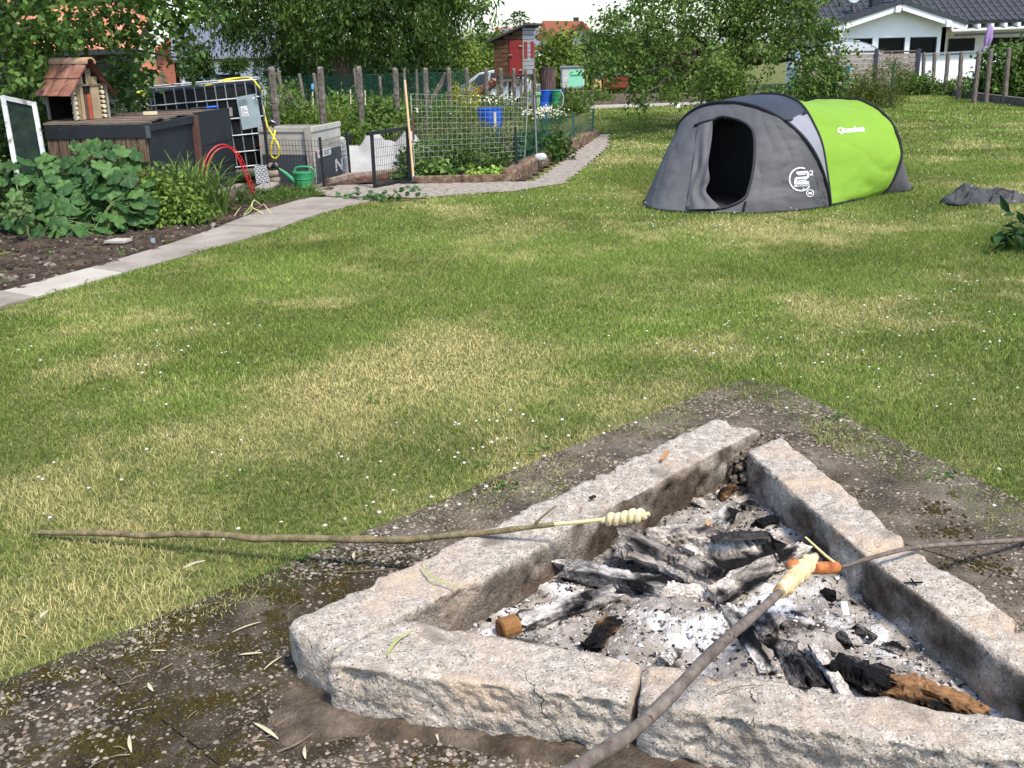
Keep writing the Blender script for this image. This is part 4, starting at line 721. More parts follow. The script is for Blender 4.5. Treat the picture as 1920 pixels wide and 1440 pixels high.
# ---- water tank in its cage ----
ib = thing('water_tank', 'black plastic water tank in a galvanised wire cage behind the compost bins', 'water tank', (-3.4, 13.1, 0)); x0, x1, y0, y1, z0, z1 = -4.03, -2.78, 12.62, 13.62, .16, 1.15
n = 14; an = np.linspace(0, 2*math.pi, 48, endpoint=False)
def sup(cx, cy, ax, ay, p): c, s = np.cos(an), np.sin(an); return np.stack([cx+ax*np.sign(c)*np.abs(c)**(2/p), cy+ay*np.sign(s)*np.abs(s)**(2/p)], 1)
V = []; zz = [z0+.02, z0+.03, z0+.09, .4, .62, .66, .70, .9, 1.05, 1.10, 1.125, 1.13]; sc_ = [.80, .90, .975, .98, .98, .955, .98, .98, .975, .95, .86, .2]
for z, s in zip(zz, sc_): V.append(np.c_[sup((x0+x1)/2, (y0+y1)/2, (x1-x0)/2*s, (y1-y0)/2*s, 7), np.full(48, z)])
V = np.concatenate(V); V[:, :2] += ((fbm(V, 5, 3)-.5)*.03)[:, None]; m = MB(); m.add(V, [tuple(r)[::-1] for r in grid_faces(len(zz), 48, True)]+[tuple(range(48))]); m.f[-1] = tuple(range((len(zz)-1)*48, len(zz)*48)); m.build('tank', 'tank_black', ib, smooth=True)
cg = MB(); r = .0085
for z in (z0+.03, .36, .55, .74, .96, z1):
    P = [(x0, y0, z), (x1-.03, y0, z), (x1, y0+.03, z), (x1, y1, z), (x0, y1, z), (x0, y0, z)]; cg.tube(P, r*1.15, 6)
for i in range(11): x = x0+.06+(x1-x0-.12)*i/10; cg.tube([(x, y0+.01, z0), (x, y0+.01, z1)], r, 6)
for i in range(8): y = y0+.06+(y1-y0-.12)*i/7; cg.tube([(x1-.01, y, z0), (x1-.01, y, z1)], r, 6); cg.tube([(x0+.01, y, z0), (x0+.01, y, z1)], r, 6)
cg.build('cage', 'galv', ib, smooth=True)
for i in range(3): m = MB(); m.box((x0+.1+i*(x1-x0-.2)/2, (y0+y1)/2, .065), (.12, 1.0, .13)); m.build('pallet_runner', 'grey_wood', ib)
m = MB(); m.box(((x0+x1)/2, (y0+y1)/2, .147), (1.24, 1.0, .02)); m.build('pallet_deck', 'galv', ib)
pa, pb, pc, pd = at(443, 186, y0-.02), at(480, 181, y0-.02), at(489, 243, y0-.02), at(452, 248, y0-.02); m = MB(); m.quad4(pd, pc, pb, pa, .006); pt = m.build('label_plate', 'plate_grey', ib, bevel=.002)
m = MB(); T = lambda u, v: pa+(pb-pa)*u+(pd-pa)*v+V3(0, -.004, 0); m.quad4(T(.12, .62), T(.45, .62), T(.45, .30), T(.12, .30)); m.build('paper_label', 'white', pt)
m = MB()
for i in range(9): u1 = .4+.03*((i*7) % 3)-.15*(i % 4 == 3); m.quad4(*[p+V3(0, -.0008, 0) for p in (T(.15, .60-.03*i), T(u1, .60-.03*i), T(u1, .588-.03*i), T(.15, .588-.03*i))])
m.build('printed_lines', mat('ink', (.12, .12, .13), rough=.8), pt)
m = MB()
for i in range(4): m.quad4(T(.06, .12+.05*i), T(.5, .12+.05*i), T(.5, .10+.05*i), T(.06, .10+.05*i))
m.build('grey_text_band', mat('ink2', (.15, .19, .2), rough=.6), pt); m = MB(); m.quad4(T(.78, .16), T(.9, .16), T(.9, .08), T(.78, .08)); m.build('corner_sticker', 'white', pt)
vl = MB(); c = at(482, 292, 12.5); vl.tube([c+V3(.02, .12, .03), c+V3(.02, 0, .03), c+V3(.06, -.02, .03), c+V3(.085, -.02, -.06)], .020, 10); vl.tube([at(516, 290, 12.6), at(517, 302, 12.6)], .018, 10); vl.build('drain_pipe', mat('grey_pvc', (.42, .45, .47), rough=.4), ib, smooth=True)
m = MB(); m.tube([c+V3(-.02, -.01, .07), c+V3(.0, -.01, .07), c+V3(.02, 0, .05)], .009, 8); m.tube([c+V3(.01, 0, .05), c+V3(.01, 0, .02)], .012, 8); m.build('valve_lever', mat('orange_lever', (.5, .10, .03), rough=.5), ib, smooth=True)
ib.rotation_euler = (0, math.radians(-3.2), math.radians(13)); ib.location.x -= .07
hs = thing('garden_hose', 'yellow garden hose coiled on the water tank and hanging down its side', 'hose', (-2.9, 12.7, 0)); m = MB()
P = [at(x, y, Y) for x, y, Y in ((350, 166, 12.9), (375, 163, 12.75), (405, 156, 12.8), (425, 149, 12.95), (455, 146, 13.0), (470, 149, 12.8), (440, 152, 12.7), (420, 152, 12.8), (445, 147, 12.9), (470, 147, 12.8), (483, 160, 12.62), (489, 172, 12.75), (490, 186, 13.3), (494, 205, 13.4), (499, 228, 12.9), (502, 238, 12.5), (512, 255, 12.35), (523, 275, 12.3), (524, 288, 12.3), (516, 297, 12.3), (508, 290, 12.3), (508, 275, 12.3), (513, 258, 12.32), (516, 245, 12.4))]
m.tube(smooth_path(P, 160), .0105, 8); m.build('hose_line', 'yellow_hose', hs, smooth=True)
m = MB(); c = at(511, 231, 12.42); m.tube([c+V3(-.03, 0, .03), c+V3(.0, 0, .01), c+V3(.04, 0, -.005)], [.02, .028, .018], 10); m.tube([c+V3(.0, 0, -.05), c+V3(0, 0, .01)], .016, 8); m.build('tap_joint', mat('dark_chrome', (.10, .10, .12), rough=.25, metal=.8), hs, smooth=True)
# ---- red hoops ----
hp = thing('plant_hoops', 'pair of red plastic coated plant support hoops against the black compost bin', 'plant hoops', tuple(G(430, 380)), 'red hoops'); m = MB()
def arch(off):
    p = [(381, 381), (381, 360), (380, 330), (384, 305), (393, 286), (406, 274), (420, 271), (433, 278), (445, 296), (455, 318), (465, 343), (475, 366)]
    return smooth_path([at(x+off[0], y+off[1], 11.05+.7*i/11+off[2])*1 for i, (x, y) in enumerate(p)], 60)
A1 = arch((0, 0, 0)); A2 = arch((5, 5, .03)); A3 = arch((9, 3, .05)); m.tube(A1, .0065, 7); m.tube(A2, .0065, 7); m.tube(np.concatenate([A3[34:], A3[-1:]]), .005, 6); m.build('hoop_wire', 'red_plastic', hp, smooth=True)
m = MB()
for i in list(range(36, 60, 3))+[2, 5, 9]: m.tube([A1[i]-(A2[i]-A1[i])*.1, A2[i]], .004, 5)
for i in range(37, 59, 3): m.tube([A2[i], A3[i]], .004, 5)
m.build('cross_wire', 'red_plastic', hp)['kind'] = 'stuff'
# ---- steel step and stacked stones by the tap ----
stp = thing('step', 'checkered steel riser with a wooden step below the water tank tap', 'step', tuple(G(500, 352))); a = at(476, 312, 12.0); b = at(499, 309, 12.0); c = at(506, 340, 11.9); d = at(481, 345, 11.9)
m = MB(); m.quad4(d, c, b, a, .006); st = m.build('steel_riser', 'checker_steel', stp)
m = MB()
for i in range(7):
    for j in range(8): u = (i+.5)/7; v = (j+.5)/8; p = (a+(b-a)*u)*(1-v)+(d+(c-d)*u)*v+V3(0, -.004, 0); s = .009*(1 if (i+j) % 2 else -1); m.bar(p+V3(-abs(s), 0, -s), p+V3(abs(s), 0, s), .006, .003, (0, -1, 0))
m.build('tread_pattern', mat('tread_dark', (.12, .115, .11), rough=.5), st)
m = MB(); p = [at(478, 351, 11.6), at(505, 353, 11.6), at(524, 342, 12.0), at(497, 340, 12.0)]; m.quad4(*p, .03); m.build('tread', 'grey_wood', stp, bevel=.004); m = MB(); m.bar(p[1]+V3(-.02, .02, -.03), p[1]+V3(-.02, .02, -.11), .04, .04, (0, 1, 0)); m.build('step_leg', 'black_board', stp); m = MB(); m.bar(p[0]+V3(.02, .02, -.03), p[0]+V3(.02, .02, -.11), .04, .04, (0, 1, 0)); m.build('step_leg', 'black_board', stp)
def boulder(name, c, s, material, label, cat, seed, group=None, parent=None):
    rg = np.random.default_rng(seed); u = np.linspace(.02, math.pi-.02, 9); v = np.arange(14)*2*math.pi/14; V = np.array([(math.sin(a)*math.cos(b), math.sin(a)*math.sin(b), math.cos(a)) for a in u for b in v])
    V = np.sign(V)*np.abs(V)**.7; V = V*(1+.35*(fbm(V+seed, 1.6, seed)[:, None]-.5))*np.array(s)+np.array(c); m = MB(); m.add(V, [tuple(r) for r in grid_faces(9, 14, True)]); o = m.build(name, material, parent, smooth=True)
    if label: tag(o, label, cat, group)
    return o
for i, (x, y, s) in enumerate(((512, 311, (.06, .06, .035)), (510, 325, (.08, .06, .045)), (514, 337, (.07, .06, .04)), (500, 332, (.05, .05, .04)))): boulder('field_stone', at(x, y, 12.25), s, 'rough_stone', 'brown field stone, %s of the little stack beside the steel step' % ('topmost', 'second from the top', 'lowest right', 'lowest left')[i], 'stone', 40+i, 'stones stacked beside the step')
# ---- grey planter box with sticker and letter ----
pb_ = thing('planter_box', 'beige raised planter box with dark lower panels behind the watering can', 'planter', (-2.4, 12.8, 0)); A = V3(-2.86, 12.62, 0); B = V3(-2.21, 12.42, 0); D = V3(-2.02, 13.32, 0); E2 = V3(-2.75, 13.5, 0)
def face(a, b, z0, z1, out, t=.02):
    n = unit(np.cross(b-a, V3(0, 0, 1))); m = MB(); m.quad4(a+n*out+V3(0, 0, z0), b+n*out+V3(0, 0, z0), b+n*out+V3(0, 0, z1), a+n*out+V3(0, 0, z1), t); return m
for a, b in ((A, B), (B, D), (D, E2), (E2, A)): face(a, b, .02, .62, 0).build('side_board', 'beige_box', pb_)
for a, b in ((A, B), (B, D)): face(a, b, .60, .66, .012, .03).build('rim', 'beige_box', pb_, bevel=.004)
face(A+unit(B-A)*.03, B-unit(B-A)*.04, .01, .35, .008, .007).build('lower_panel', 'slate_panel', pb_); face(B+unit(D-B)*.05, D, .01, .37, .008, .007).build('lower_panel', 'slate_panel', pb_)
m = MB(); m.bar(B+V3(-.02, -.02, 0), B+V3(-.05, -.02, .66), .07, .03, (0, 1, 0)); m.build('corner_post', 'grey_wood', pb_)
m = MB(); m.quad4(V3(A[0], A[1], .55), V3(B[0], B[1], .55), V3(D[0], D[1], .55), V3(E2[0], E2[1], .55)); m.build('planter_soil', 'soil', pb_)
nD = unit(np.cross(D-B, V3(0, 0, 1))); uD = unit(D-B); stp_ = B+uD*.10+nD*.012+V3(0, 0, .30)
m = MB(); Sx = lambda u, v: stp_+uD*u+V3(0, 0, v)+nD*.002; m.quad4(Sx(0, 0), Sx(.42, 0), Sx(.42, .085), Sx(0, .085), .003); sg = m.build('sticker', 'white', pb_)
m = MB(); t = np.linspace(0, 2*math.pi, 24, endpoint=False); hx = 16*np.sin(t)**3; hy = 13*np.cos(t)-5*np.cos(2*t)-2*np.cos(3*t)-np.cos(4*t); m.add([Sx(.09, .045)+uD*a*.0044+V3(0, 0, b*.0022)+nD*.002 for a, b in zip(hx, hy)], [tuple(range(24))]); m.build('heart_mark', mat('heart_red', (.62, .10, .05), rough=.5), sg)
m = MB()
for i, (u0, u1) in enumerate(((.19, .38), (.19, .34), (.19, .39))): m.quad4(*[p+nD*.002 for p in (Sx(u0, .062-.02*i), Sx(u1, .062-.02*i), Sx(u1, .070-.02*i), Sx(u0, .070-.02*i))])
m.build('sticker_print', 'ink', sg)
m = MB(); c = B+uD*.66+nD*.014+V3(0, 0, .09); hN = .135; wN = .20
for a, b in (((0, 0), (0, hN)), ((0, hN), (wN, 0)), ((wN, 0), (wN, hN))): m.bar(c+uD*a[0]+V3(0, 0, a[1]), c+uD*b[0]+V3(0, 0, b[1]), .045 if a[0] == b[0] else .04, .003, nD)
m.build('letter_n', 'white', pb_)
# ---- watering can ----
wc = thing('watering_can', 'green plastic watering can with black rose in front of the planter', 'watering can', (-2.27, 12.02, .02)); c = V3(-2.27, 12.02, .02)
m = MB(); m.lathe([(.085, 0), (.097, .004), (.098, .03), (.094, .034), (.095, .10), (.100, .104), (.100, .112), (.096, .116), (.098, .165), (.103, .170), (.100, .182), (.075, .188), (.03, .186)], c, 28, sx=.98); m.build('body', 'can_green', wc, smooth=True)
m = MB(); m.tube(smooth_path([c+V3(-.07, 0, .05), c+V3(-.12, -.005, .10), c+V3(-.19, -.01, .17), c+V3(-.26, -.015, .225)], 16), np.linspace(.036, .013, 16), 12); sp = m.build('spout', 'can_green', wc, smooth=True)
m = MB(); m.tube([c+V3(-.245, -.014, .212), c+V3(-.285, -.017, .240), c+V3(-.325, -.02, .262), c+V3(-.333, -.02, .266)], [.013, .014, .042, .040], 14); m.build('rose', 'black_plastic', sp, smooth=True)
m = MB(); m.tube(smooth_path([c+V3(-.085, 0, .175), c+V3(-.085, 0, .215), c+V3(-.04, 0, .238), c+V3(.06, 0, .235), c+V3(.115, 0, .205), c+V3(.125, 0, .15), c+V3(.10, 0, .10)], 30), .0125, 10); m.build('handle', 'can_green', wc, smooth=True)
m = MB(); m.tube([c+V3(-.10, 0, .165), c+V3(-.115, 0, .20)], .008, 8); m.build('spout_brace', 'can_green', wc)
# ---- black mesh fence, gate, broom ----
def wires(p00, p10, p11, p01, nu, nv, r, n=4):
    m = MB(); p00, p10, p11, p01 = [np.array(p, float) for p in (p00, p10, p11, p01)]
    for i in range(nu+1): u = i/nu; m.tube([p00+(p10-p00)*u, p01+(p11-p01)*u], r, n)
    for j in range(nv+1): v = j/nv; m.tube([p00+(p01-p00)*v, p10+(p11-p10)*v], r, n)
    return m
bf = thing('mesh_fence', 'low black wire mesh fence with square posts in front of the planter box', 'fence', tuple(G(608, 352))); pts = [at(507, 346, 12.25), G(608, 352), G(657, 333)]; hts = [.52, .56, .55]
for p, h in zip(pts[1:], hts[1:]): m = MB(); m.bar(p+V3(0, 0, -.03), p+V3(-.01, 0, h), .028, .028, (0, 1, 0)); m.build('post', 'black_metal', bf, bevel=.002)
p = pts[0]; m = MB(); m.bar(p+V3(0, 0, -.03), p+V3(-.01, 0, .7), .03, .03, (0, 1, 0)); m.build('post', 'black_metal', bf)
for a, b, ha, hb, nu in ((pts[0], pts[1], .50, .52, 17), (pts[1], pts[2], .52, .52, 24)): wires(a+V3(0, 0, .04), b+V3(0, 0, .04), b+V3(0, 0, hb), a+V3(0, 0, ha), nu, 8, .0021).build('wire_mesh', 'black_metal', bf)
m = MB(); m.box(pts[2]+V3(.035, -.01, .47), (.035, .03, .10)); m.build('latch', 'black_metal', bf)
gt = thing('garden_gate', 'open black framed wire mesh garden gate standing on the paving', 'gate', tuple(G(704, 354))); gq = [G(703, 354), G(771, 338)]; a = gq[0]; b = V3(gq[1][0], 12.55, 0); hh = .585
m = MB(); m.bar(a+V3(0, 0, .01), a+V3(0, 0, hh), .038, .038, (0, 1, 0)); m.build('frame_post', 'black_metal', gt, bevel=.003); m = MB(); m.bar(b+V3(0, 0, .01), b+V3(0, 0, hh+.01), .04, .04, (0, 1, 0)); m.build('frame_post', 'black_metal', gt, bevel=.003)
d = unit(b-a); m = MB(); m.bar(a-d*.07+V3(0, 0, hh+.02), b+V3(0, 0, hh+.03), .042, .038); m.build('top_rail', 'black_metal', gt, bevel=.003); m = MB(); m.bar(a+d*.02+V3(0, 0, .03), b+V3(0, 0, .03), .036, .03); m.build('bottom_rail', 'black_metal', gt, bevel=.003)
wires(a+d*.03+V3(0, 0, .05), b-d*.02+V3(0, 0, .05), b-d*.02+V3(0, 0, hh-.05), a+d*.03+V3(0, 0, hh-.05), 18, 5, .0019).build('wire_mesh', 'black_metal', gt)
br = thing('broom', 'broom with long light wooden handle leaning upright beside the gate', 'broom', tuple(G(775, 346))); a = G(776, 345); a[2] = .03; b = at(759, 150, a[1]+.25); m = MB(); m.tube([a+(b-a)*.07, b], [.0145, .0135], 10); m.build('handle', 'broom_wood', br, smooth=True); m = MB(); m.tube([a, a+(b-a)*.1], .0135, 8); m.build('ferrule', 'white_paint', br); m = MB(); m.box(a+V3(-.05, -.03, -.012), (.20, .07, .03)); m.build('head', 'black_plastic', br, bevel=.005)
m = MB(); m.bar(at(774, 212, 12.75), at(776, 262, 12.72), .02, .02, (0, 1, 0)); 
tag(m.build('wood_stake', 'brown_post'), 'short reddish stake tied behind the broom handle', 'stake')
gp_ = thing('wire_grid_panel', 'white coated wire grid panel behind the broom', 'grid panel', (-.4, 12.8, 0)); wires(at(778, 318, 12.75), at(984, 300, 13.5), at(990, 183, 13.5), at(770, 176, 12.75), 24, 13, .0015).build('wire_mesh', 'white_wire', gp_)
for a_, b_ in (((770, 176), (778, 330)), ((990, 183), (983, 310))): m = MB(); Y = 12.75 if a_[0] < 800 else 13.5; m.tube([at(*a_, Y), at(*b_, Y)], .006, 6); m.build('edge_wire', 'white_wire', gp_)
# green mesh fence along the stone kerb
gf = thing('mesh_fence', 'low dark green wire mesh fence along the mossy stone kerb of the bed', 'fence', (.9, 15.5, 0)); fp = [(966, 238, 969, 318), (1024, 210, 1026, 272), (1074, 211, 1075, 260), (1113, 203, 1114, 250)]; base = [V3(.115, 12.75, .06), V3(.56, 14.6, .06), V3(1.02, 16.4, .08), V3(1.42, 18.1, .08)]; top = []
for (x0_, y0_, x1_, y1_), p in zip(fp, base): t = at(x0_, y0_, p[1]); m = MB(); m.bar(V3(p[0], p[1], 0), V3(t[0], t[1], t[2]), .03, .03, (0, 1, 0)); m.build('post', 'green_wire' if x0_ > 1000 else 'black_metal', gf); top.append(t)
for i in range(3): wires(base[i], base[i+1], top[i+1]+V3(0, 0, -.05), top[i]+V3(0, 0, -.05), 26, 7, .0018).build('wire_mesh', 'green_wire', gf)
m = MB(); a = at(1002, 178, 13.6); b = V3(a[0]+.02, 13.6, .05); m.tube([a, b], .010, 8); tag(m.build('metal_pole', 'galv', smooth=True), 'slim grey metal pole standing in the bed right of the white grid', 'pole')
# kerbs of the bed
fk = thing('bed_edging', 'dark concrete edging along the front of the vegetable bed', 'edging', (-.5, 12.35, 0))
for i in range(2): a = V3(-1.08+i*.56, 12.37, .035); m = MB(); m.bar(a, a+V3(.55, .0, 0), .05, .11); m.build('edging_stone', 'mossy_stone', fk, bevel=.006)
fl = thing('bed_edging', 'weathered stone edging running behind the open gate', 'edging', (-1.5, 12.8, 0)); ep = [V3(-2.05, 12.4, .03), V3(-1.86, 12.95, .03), V3(-1.5, 13.2, .03), V3(-1.1, 13.4, .03)]
for a, b in zip(ep, ep[1:]): m = MB(); m.bar(a, b, .07, .10); m.build('edging_stone', 'rough_stone', fl, bevel=.008)
sk_ = thing('stone_kerb', 'brown mossy rough stone kerb along the right side of the vegetable bed', 'kerb', (.8, 15.3, 0)); s0 = V3(.10, 12.33, 0); s1 = V3(1.58, 18.5, 0); n = 9
for i in range(n):
    a = s0+(s1-s0)*(i+.01)/n; b = s0+(s1-s0)*(i+.985)/n; wv = V3(-.16, .035, 0); rough_block('kerb_stone', b[:2], a[:2], (a+wv)[:2], (b+wv)[:2], -.05, .13+.03*rng.uniform(-1, 1), 80+i, None, .6, .03, sk_, 'mossy_stone', 1.6)
boulder('concrete_block', V3(.42, 13.55, .15), (.08, .06, .05), 'white_paint', 'pale block lying on the mossy kerb', 'block', 61)
# fleece over a bed
def fleece(name, cx, cy, sx, sy, peaks, label, seed):
    n = 44; u, v = np.meshgrid(np.linspace(-1, 1, n), np.linspace(-1, 1, n), indexing='ij'); u = u.ravel(); v = v.ravel(); x = cx+u*sx; y = cy+v*sy; h = 0
    for px_, py_, hh, r in peaks: h = np.maximum(h, hh*np.exp(-(((u-px_)**2+(v-py_)**2*.5)/(r*r))))
    e = ss(1., .8, np.abs(u))*ss(1., .75, np.abs(v)); z = .03+(h+.10*n2(x, y, 2.5, seed)+.016*np.sin(u*11+n2(x, y, 2, seed)*5))*e; o = place(name, np.stack([x, y, z], 1), grid_faces(n, n), 'fleece', smooth=True); tag(o, label, 'fleece', 'garden fleece'); return o
fleece('garden_fleece', -1.60, 13.85, .78, .5, [(-.72, 0, .27, .5), (-.45, .1, .25, .5), (-.12, 0, .40, .30), (.15, .1, .28, .4), (.45, 0, .40, .34), (.75, 0, .22, .4)], 'white garden fleece draped over the bed between planter and gate', 3)
m = MB(); c = at(641, 322, 13.35); c[2] = .02; an = np.arange(20)*2*math.pi/20
for z in np.linspace(.0, .40, 9): m.tube(np.stack([c[0]+.075*np.cos(np.append(an, 0)), c[1]+.075*np.sin(np.append(an, 0)), np.full(21, c[2]+z)], 1), .004, 4, False)
for a in an: m.tube([(c[0]+.075*math.cos(a), c[1]+.075*math.sin(a), .02), (c[0]+.075*math.cos(a), c[1]+.075*math.sin(a), .43)], .004, 4)
m.lathe([(.062, 0), (.062, .43), (.05, .45)], c, 18); tag(m.build('mesh_cylinder', mat('white_mesh', (.6, .6, .58), rough=.6)), 'white mesh cylinder standing between planter and fleece', 'cylinder')
mb_ = thing('plastic_tub', 'blue plastic tub standing in the vegetable bed behind the white grid', 'tub', tuple(at(920, 250, 17.3))); c = at(920, 246, 17.3); c[2] = float(gz(c[0], c[1])); top_z = at(920, 203, 17.3)[2]-c[2]
m = MB(); m.lathe([(.155, 0), (.16, .01), (.185, top_z*.8), (.19, top_z*.82), (.195, top_z-.02), (.203, top_z-.015), (.205, top_z), (.190, top_z), (.17, top_z*.6), (.05, top_z*.55)], c, 30); m.build('body', 'blue_plastic', mb_, smooth=True)
m = MB(); m.bar(c+V3(.17, -.08, 0), c+V3(.17, -.08, .25), .05, .02, (0, 1, 0)); m.build('drain_tap', 'black_plastic', mb_)
m = MB(); a = at(928, 210, 16.6); m.bar(V3(a[0], a[1], 0), a, .035, .02, (0, 1, 0)); tag(m.build('wood_stake', 'log_end'), 'pale wooden stake in front of the blue tub', 'stake')
# ================= trees, shrubs, buildings behind =================
mat('bark', [(.045, .033, .025), (.085, .065, .05), (.14, .11, .085)], 9, .95, .9, 30, stretch=(4, 4, 1)); mat('stem_green', [(.10, .15, .04), (.16, .2, .07)], 9, .7); mat('post_wood', [(.10, .077, .06), (.17, .135, .105), (.25, .205, .165)], 9, .9, .5, 60, stretch=(6, 6, 1))
def cloud(blobs, clusters, per, ln, wd, ca, cb, droop=.35, spread=.16, shell=.55, out=.6, up=.5, jit=.35, rnd=False):
    bw = np.array([b[2] if len(b) > 2 else np.prod(b[1])**.67 for b in blobs], float); bi = rng.choice(len(blobs), clusters, p=bw/bw.sum()); C0 = np.array([b[0] for b in blobs], float)[bi]; R0 = np.array([b[1] for b in blobs], float)[bi]
    d = rng.normal(0, 1, (clusters, 3)); d /= np.linalg.norm(d, axis=1)[:, None]; rad = rng.uniform(shell**3, 1.05, clusters)**(1/3); ctr = C0+d*R0*rad[:, None]
    ctr = ctr+(rng.normal(0, 1, (clusters, 3)))*R0*.07
    tw = d*out+rng.normal(0, .5, (clusters, 3)); tw[:, 2] -= droop; tw /= np.linalg.norm(tw, axis=1)[:, None]
    t = rng.uniform(-.6, 1, (clusters, per)); P = ctr[:, None]+tw[:, None]*(t*spread*1.6)[:, :, None]+rng.normal(0, spread*.42, (clusters, per, 3))
    D = tw[:, None]*.8+rng.normal(0, .75, (clusters, per, 3)); D[:, :, 2] -= droop*.6; P = P.reshape(-1, 3); D = D.reshape(-1, 3); n = len(P)
    u = rng.uniform(0, 1, (clusters, 1, 1))*(1-jit)+rng.uniform(0, 1, (clusters, per, 1))*jit; c = (np.array(ca)*(1-u)+np.array(cb)*u).reshape(-1, 3)*rng.uniform(.8, 1.2, (n, 1))
    s = rng.uniform(.65, 1.2, n); return leaf_cloud(P, D, ln*s, wd*s, c, up=up, rnd=rnd)
def limb(m, a, b, r0, r1, seed=0, sag=.1, n=10, sides=7):
    rg = np.random.default_rng(seed); a = np.array(a, float); b = np.array(b, float); L = np.linalg.norm(b-a); t = np.linspace(0, 1, n)[:, None]; P = a+(b-a)*t+V3(0, 0, 1)*(np.sin(t*math.pi)*sag*L)
    P[1:-1] += rg.normal(0, L*.025, (n-2, 3)); m.tube(P, np.linspace(r0, r1, n), sides)
def tree(name, label, cat, base, h, r, blobs, clusters, per, ln, wd, ca, cb, group=None, mat_='leaf', limbs=True, trunk_top=None, **kw):
    t = thing(name, label, cat, tuple(base), group); base = np.array(base, float); top = np.array(trunk_top) if trunk_top is not None else base+V3(0, 0, h); m = MB(); limb(m, base-V3(0, 0, .05), top, r, r*.6, 3, 0, 9, 10)
    if limbs:
        for i, b in enumerate(blobs): f = rng.uniform(.55, 1.); limb(m, base+(top-base)*f, np.array(b[0], float), r*.45, r*.09, i, .06)
    m.build('trunk', 'bark', t, smooth=True); V, Fc, C = cloud(blobs, clusters, per, ln, wd, ca, cb, **kw); place('crown', V, Fc, mat_, t, C=C); return t
def shrub(name, label, cat, base, blobs, clusters, per, ln, wd, ca, cb, group=None, mat_='leaf', stems=5, **kw):
    t = thing(name, label, cat, tuple(base), group); m = MB(); base = np.array(base, float)
    for i in range(stems): b = blobs[i % len(blobs)]; limb(m, base+V3(rng.normal(0, .04), rng.normal(0, .04), -.02), np.array(b[0])+rng.normal(0, .3, 3)*np.array(b[1]), .012, .004, i, .05, 8, 5)
    m.build('stems', 'stem_green', t); V, Fc, C = cloud(blobs, clusters, per, ln, wd, ca, cb, **kw); place('foliage', V, Fc, mat_, t, C=C); return t
def B_(px_, py_, Y, rx, ry, rz): return (at(px_, py_, Y), (rx, ry, rz))
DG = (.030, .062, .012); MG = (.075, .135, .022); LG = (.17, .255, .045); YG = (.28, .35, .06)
# walnut
tree('walnut_tree', 'huge dark walnut tree with drooping leaves behind the fence posts', 'tree', gp(*at(655, 150, 27)[:2]), 4.4, .30, [B_(480, 5, 25, 1.2, 1.6, .75), B_(570, 35, 25, .9, 1.4, .6), B_(640, 30, 25.5, 1.3, 2, .85), B_(740, 35, 25, 1.4, 1.8, .85), B_(800, 20, 26, .8, 1.3, .85), B_(835, -25, 26, .6, .9, .6), B_(600, -60, 26, 3., 2.6, 1.6), B_(780, -60, 27, 2., 2.4, 1.4), B_(430, -50, 26, 1.1, 2, 1.0), B_(740, 80, 25.5, .5, .8, .3), B_(800, 70, 25.5, .5, .9, .4), B_(680, -160, 28, 4., 4, 2.), B_(720, 20, 30, 3, 2, 1.4), B_(560, 0, 30, 2.6, 2, 1.4)],
     1900, 25, .145, .053, (.016, .041, .006), (.088, .15, .022), droop=.85, spread=.22, shell=.5, jit=.2)
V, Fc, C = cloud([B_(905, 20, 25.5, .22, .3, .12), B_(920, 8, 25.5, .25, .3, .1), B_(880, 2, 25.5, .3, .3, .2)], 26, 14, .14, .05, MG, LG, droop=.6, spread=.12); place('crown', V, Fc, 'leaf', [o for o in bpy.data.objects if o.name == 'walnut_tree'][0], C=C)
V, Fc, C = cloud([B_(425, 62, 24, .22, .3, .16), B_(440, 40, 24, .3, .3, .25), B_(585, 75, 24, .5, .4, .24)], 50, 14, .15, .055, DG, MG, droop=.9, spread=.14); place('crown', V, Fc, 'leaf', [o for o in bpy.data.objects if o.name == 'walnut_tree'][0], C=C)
# hazel at the left edge, near
tree('hazel_tree', 'broad hazel with round bright leaves overhanging the insect hotel at the left edge', 'tree', (-5.6, 12.6, 0), 2.6, .09, [(at(60, 40, 11.), (.6, .7, .30)), (at(170, 50, 11.2), (.5, .6, .22)), (at(280, 30, 11.5), (.5, .5, .18)), (at(350, 15, 11.6), (.30, .4, .16)), (at(300, 85, 11.4), (.3, .3, .12)), (at(345, 110, 12.3), (.12, .2, .10)), (at(40, 110, 10.8), (.5, .6, .3)), (at(60, 175, 11.2), (.4, .6, .35)), (at(100, -50, 11), (.9, .9, .3)), (at(235, 150, 12.0), (.28, .4, .22)), (at(30, 250, 11.3), (.45, .5, .4)), (at(300, -40, 11.6), (.7, .7, .2))],
     470, 14, .072, .060, (.045, .10, .020), (.17, .28, .055), droop=.25, spread=.12, shell=.3, up=1.2, jit=.5, rnd=True)
shrub('ivy_hedge', 'dark leafy hedge filling the corner behind the compost bins', 'hedge', (-5.6, 12.2, 0), [((-5.6, 12.3, .5), (.9, .5, .75)), ((-4.7, 12.3, .5), (.5, .45, .75)), ((-4.35, 12.9, .7), (.3, .4, .65)), ((-6.4, 12.0, .5), (.8, .5, .8)), ((-5.0, 11.2, .35), (.45, .3, .6)), ((-5.6, 10.8, .3), (.6, .4, .6)), ((-7.4, 11.6, .7), (.9, .6, 1.0)), ((-8.8, 11.4, .8), (.9, .6, 1.1))], 620, 14, .085, .07, (.022, .055, .012), (.08, .15, .03), spread=.13, shell=.4)
shrub('dry_brush', 'tangle of dry brushwood with a yellow bag left of the water tank', 'brushwood', (-4.5, 13.6, 0), [((-4.45, 13.6, .6), (.3, .3, .5)), ((-4.3, 13.3, .8), (.2, .3, .25))], 130, 12, .05, .02, (.25, .20, .13), (.45, .4, .3), mat_='leaf_matt', spread=.1)
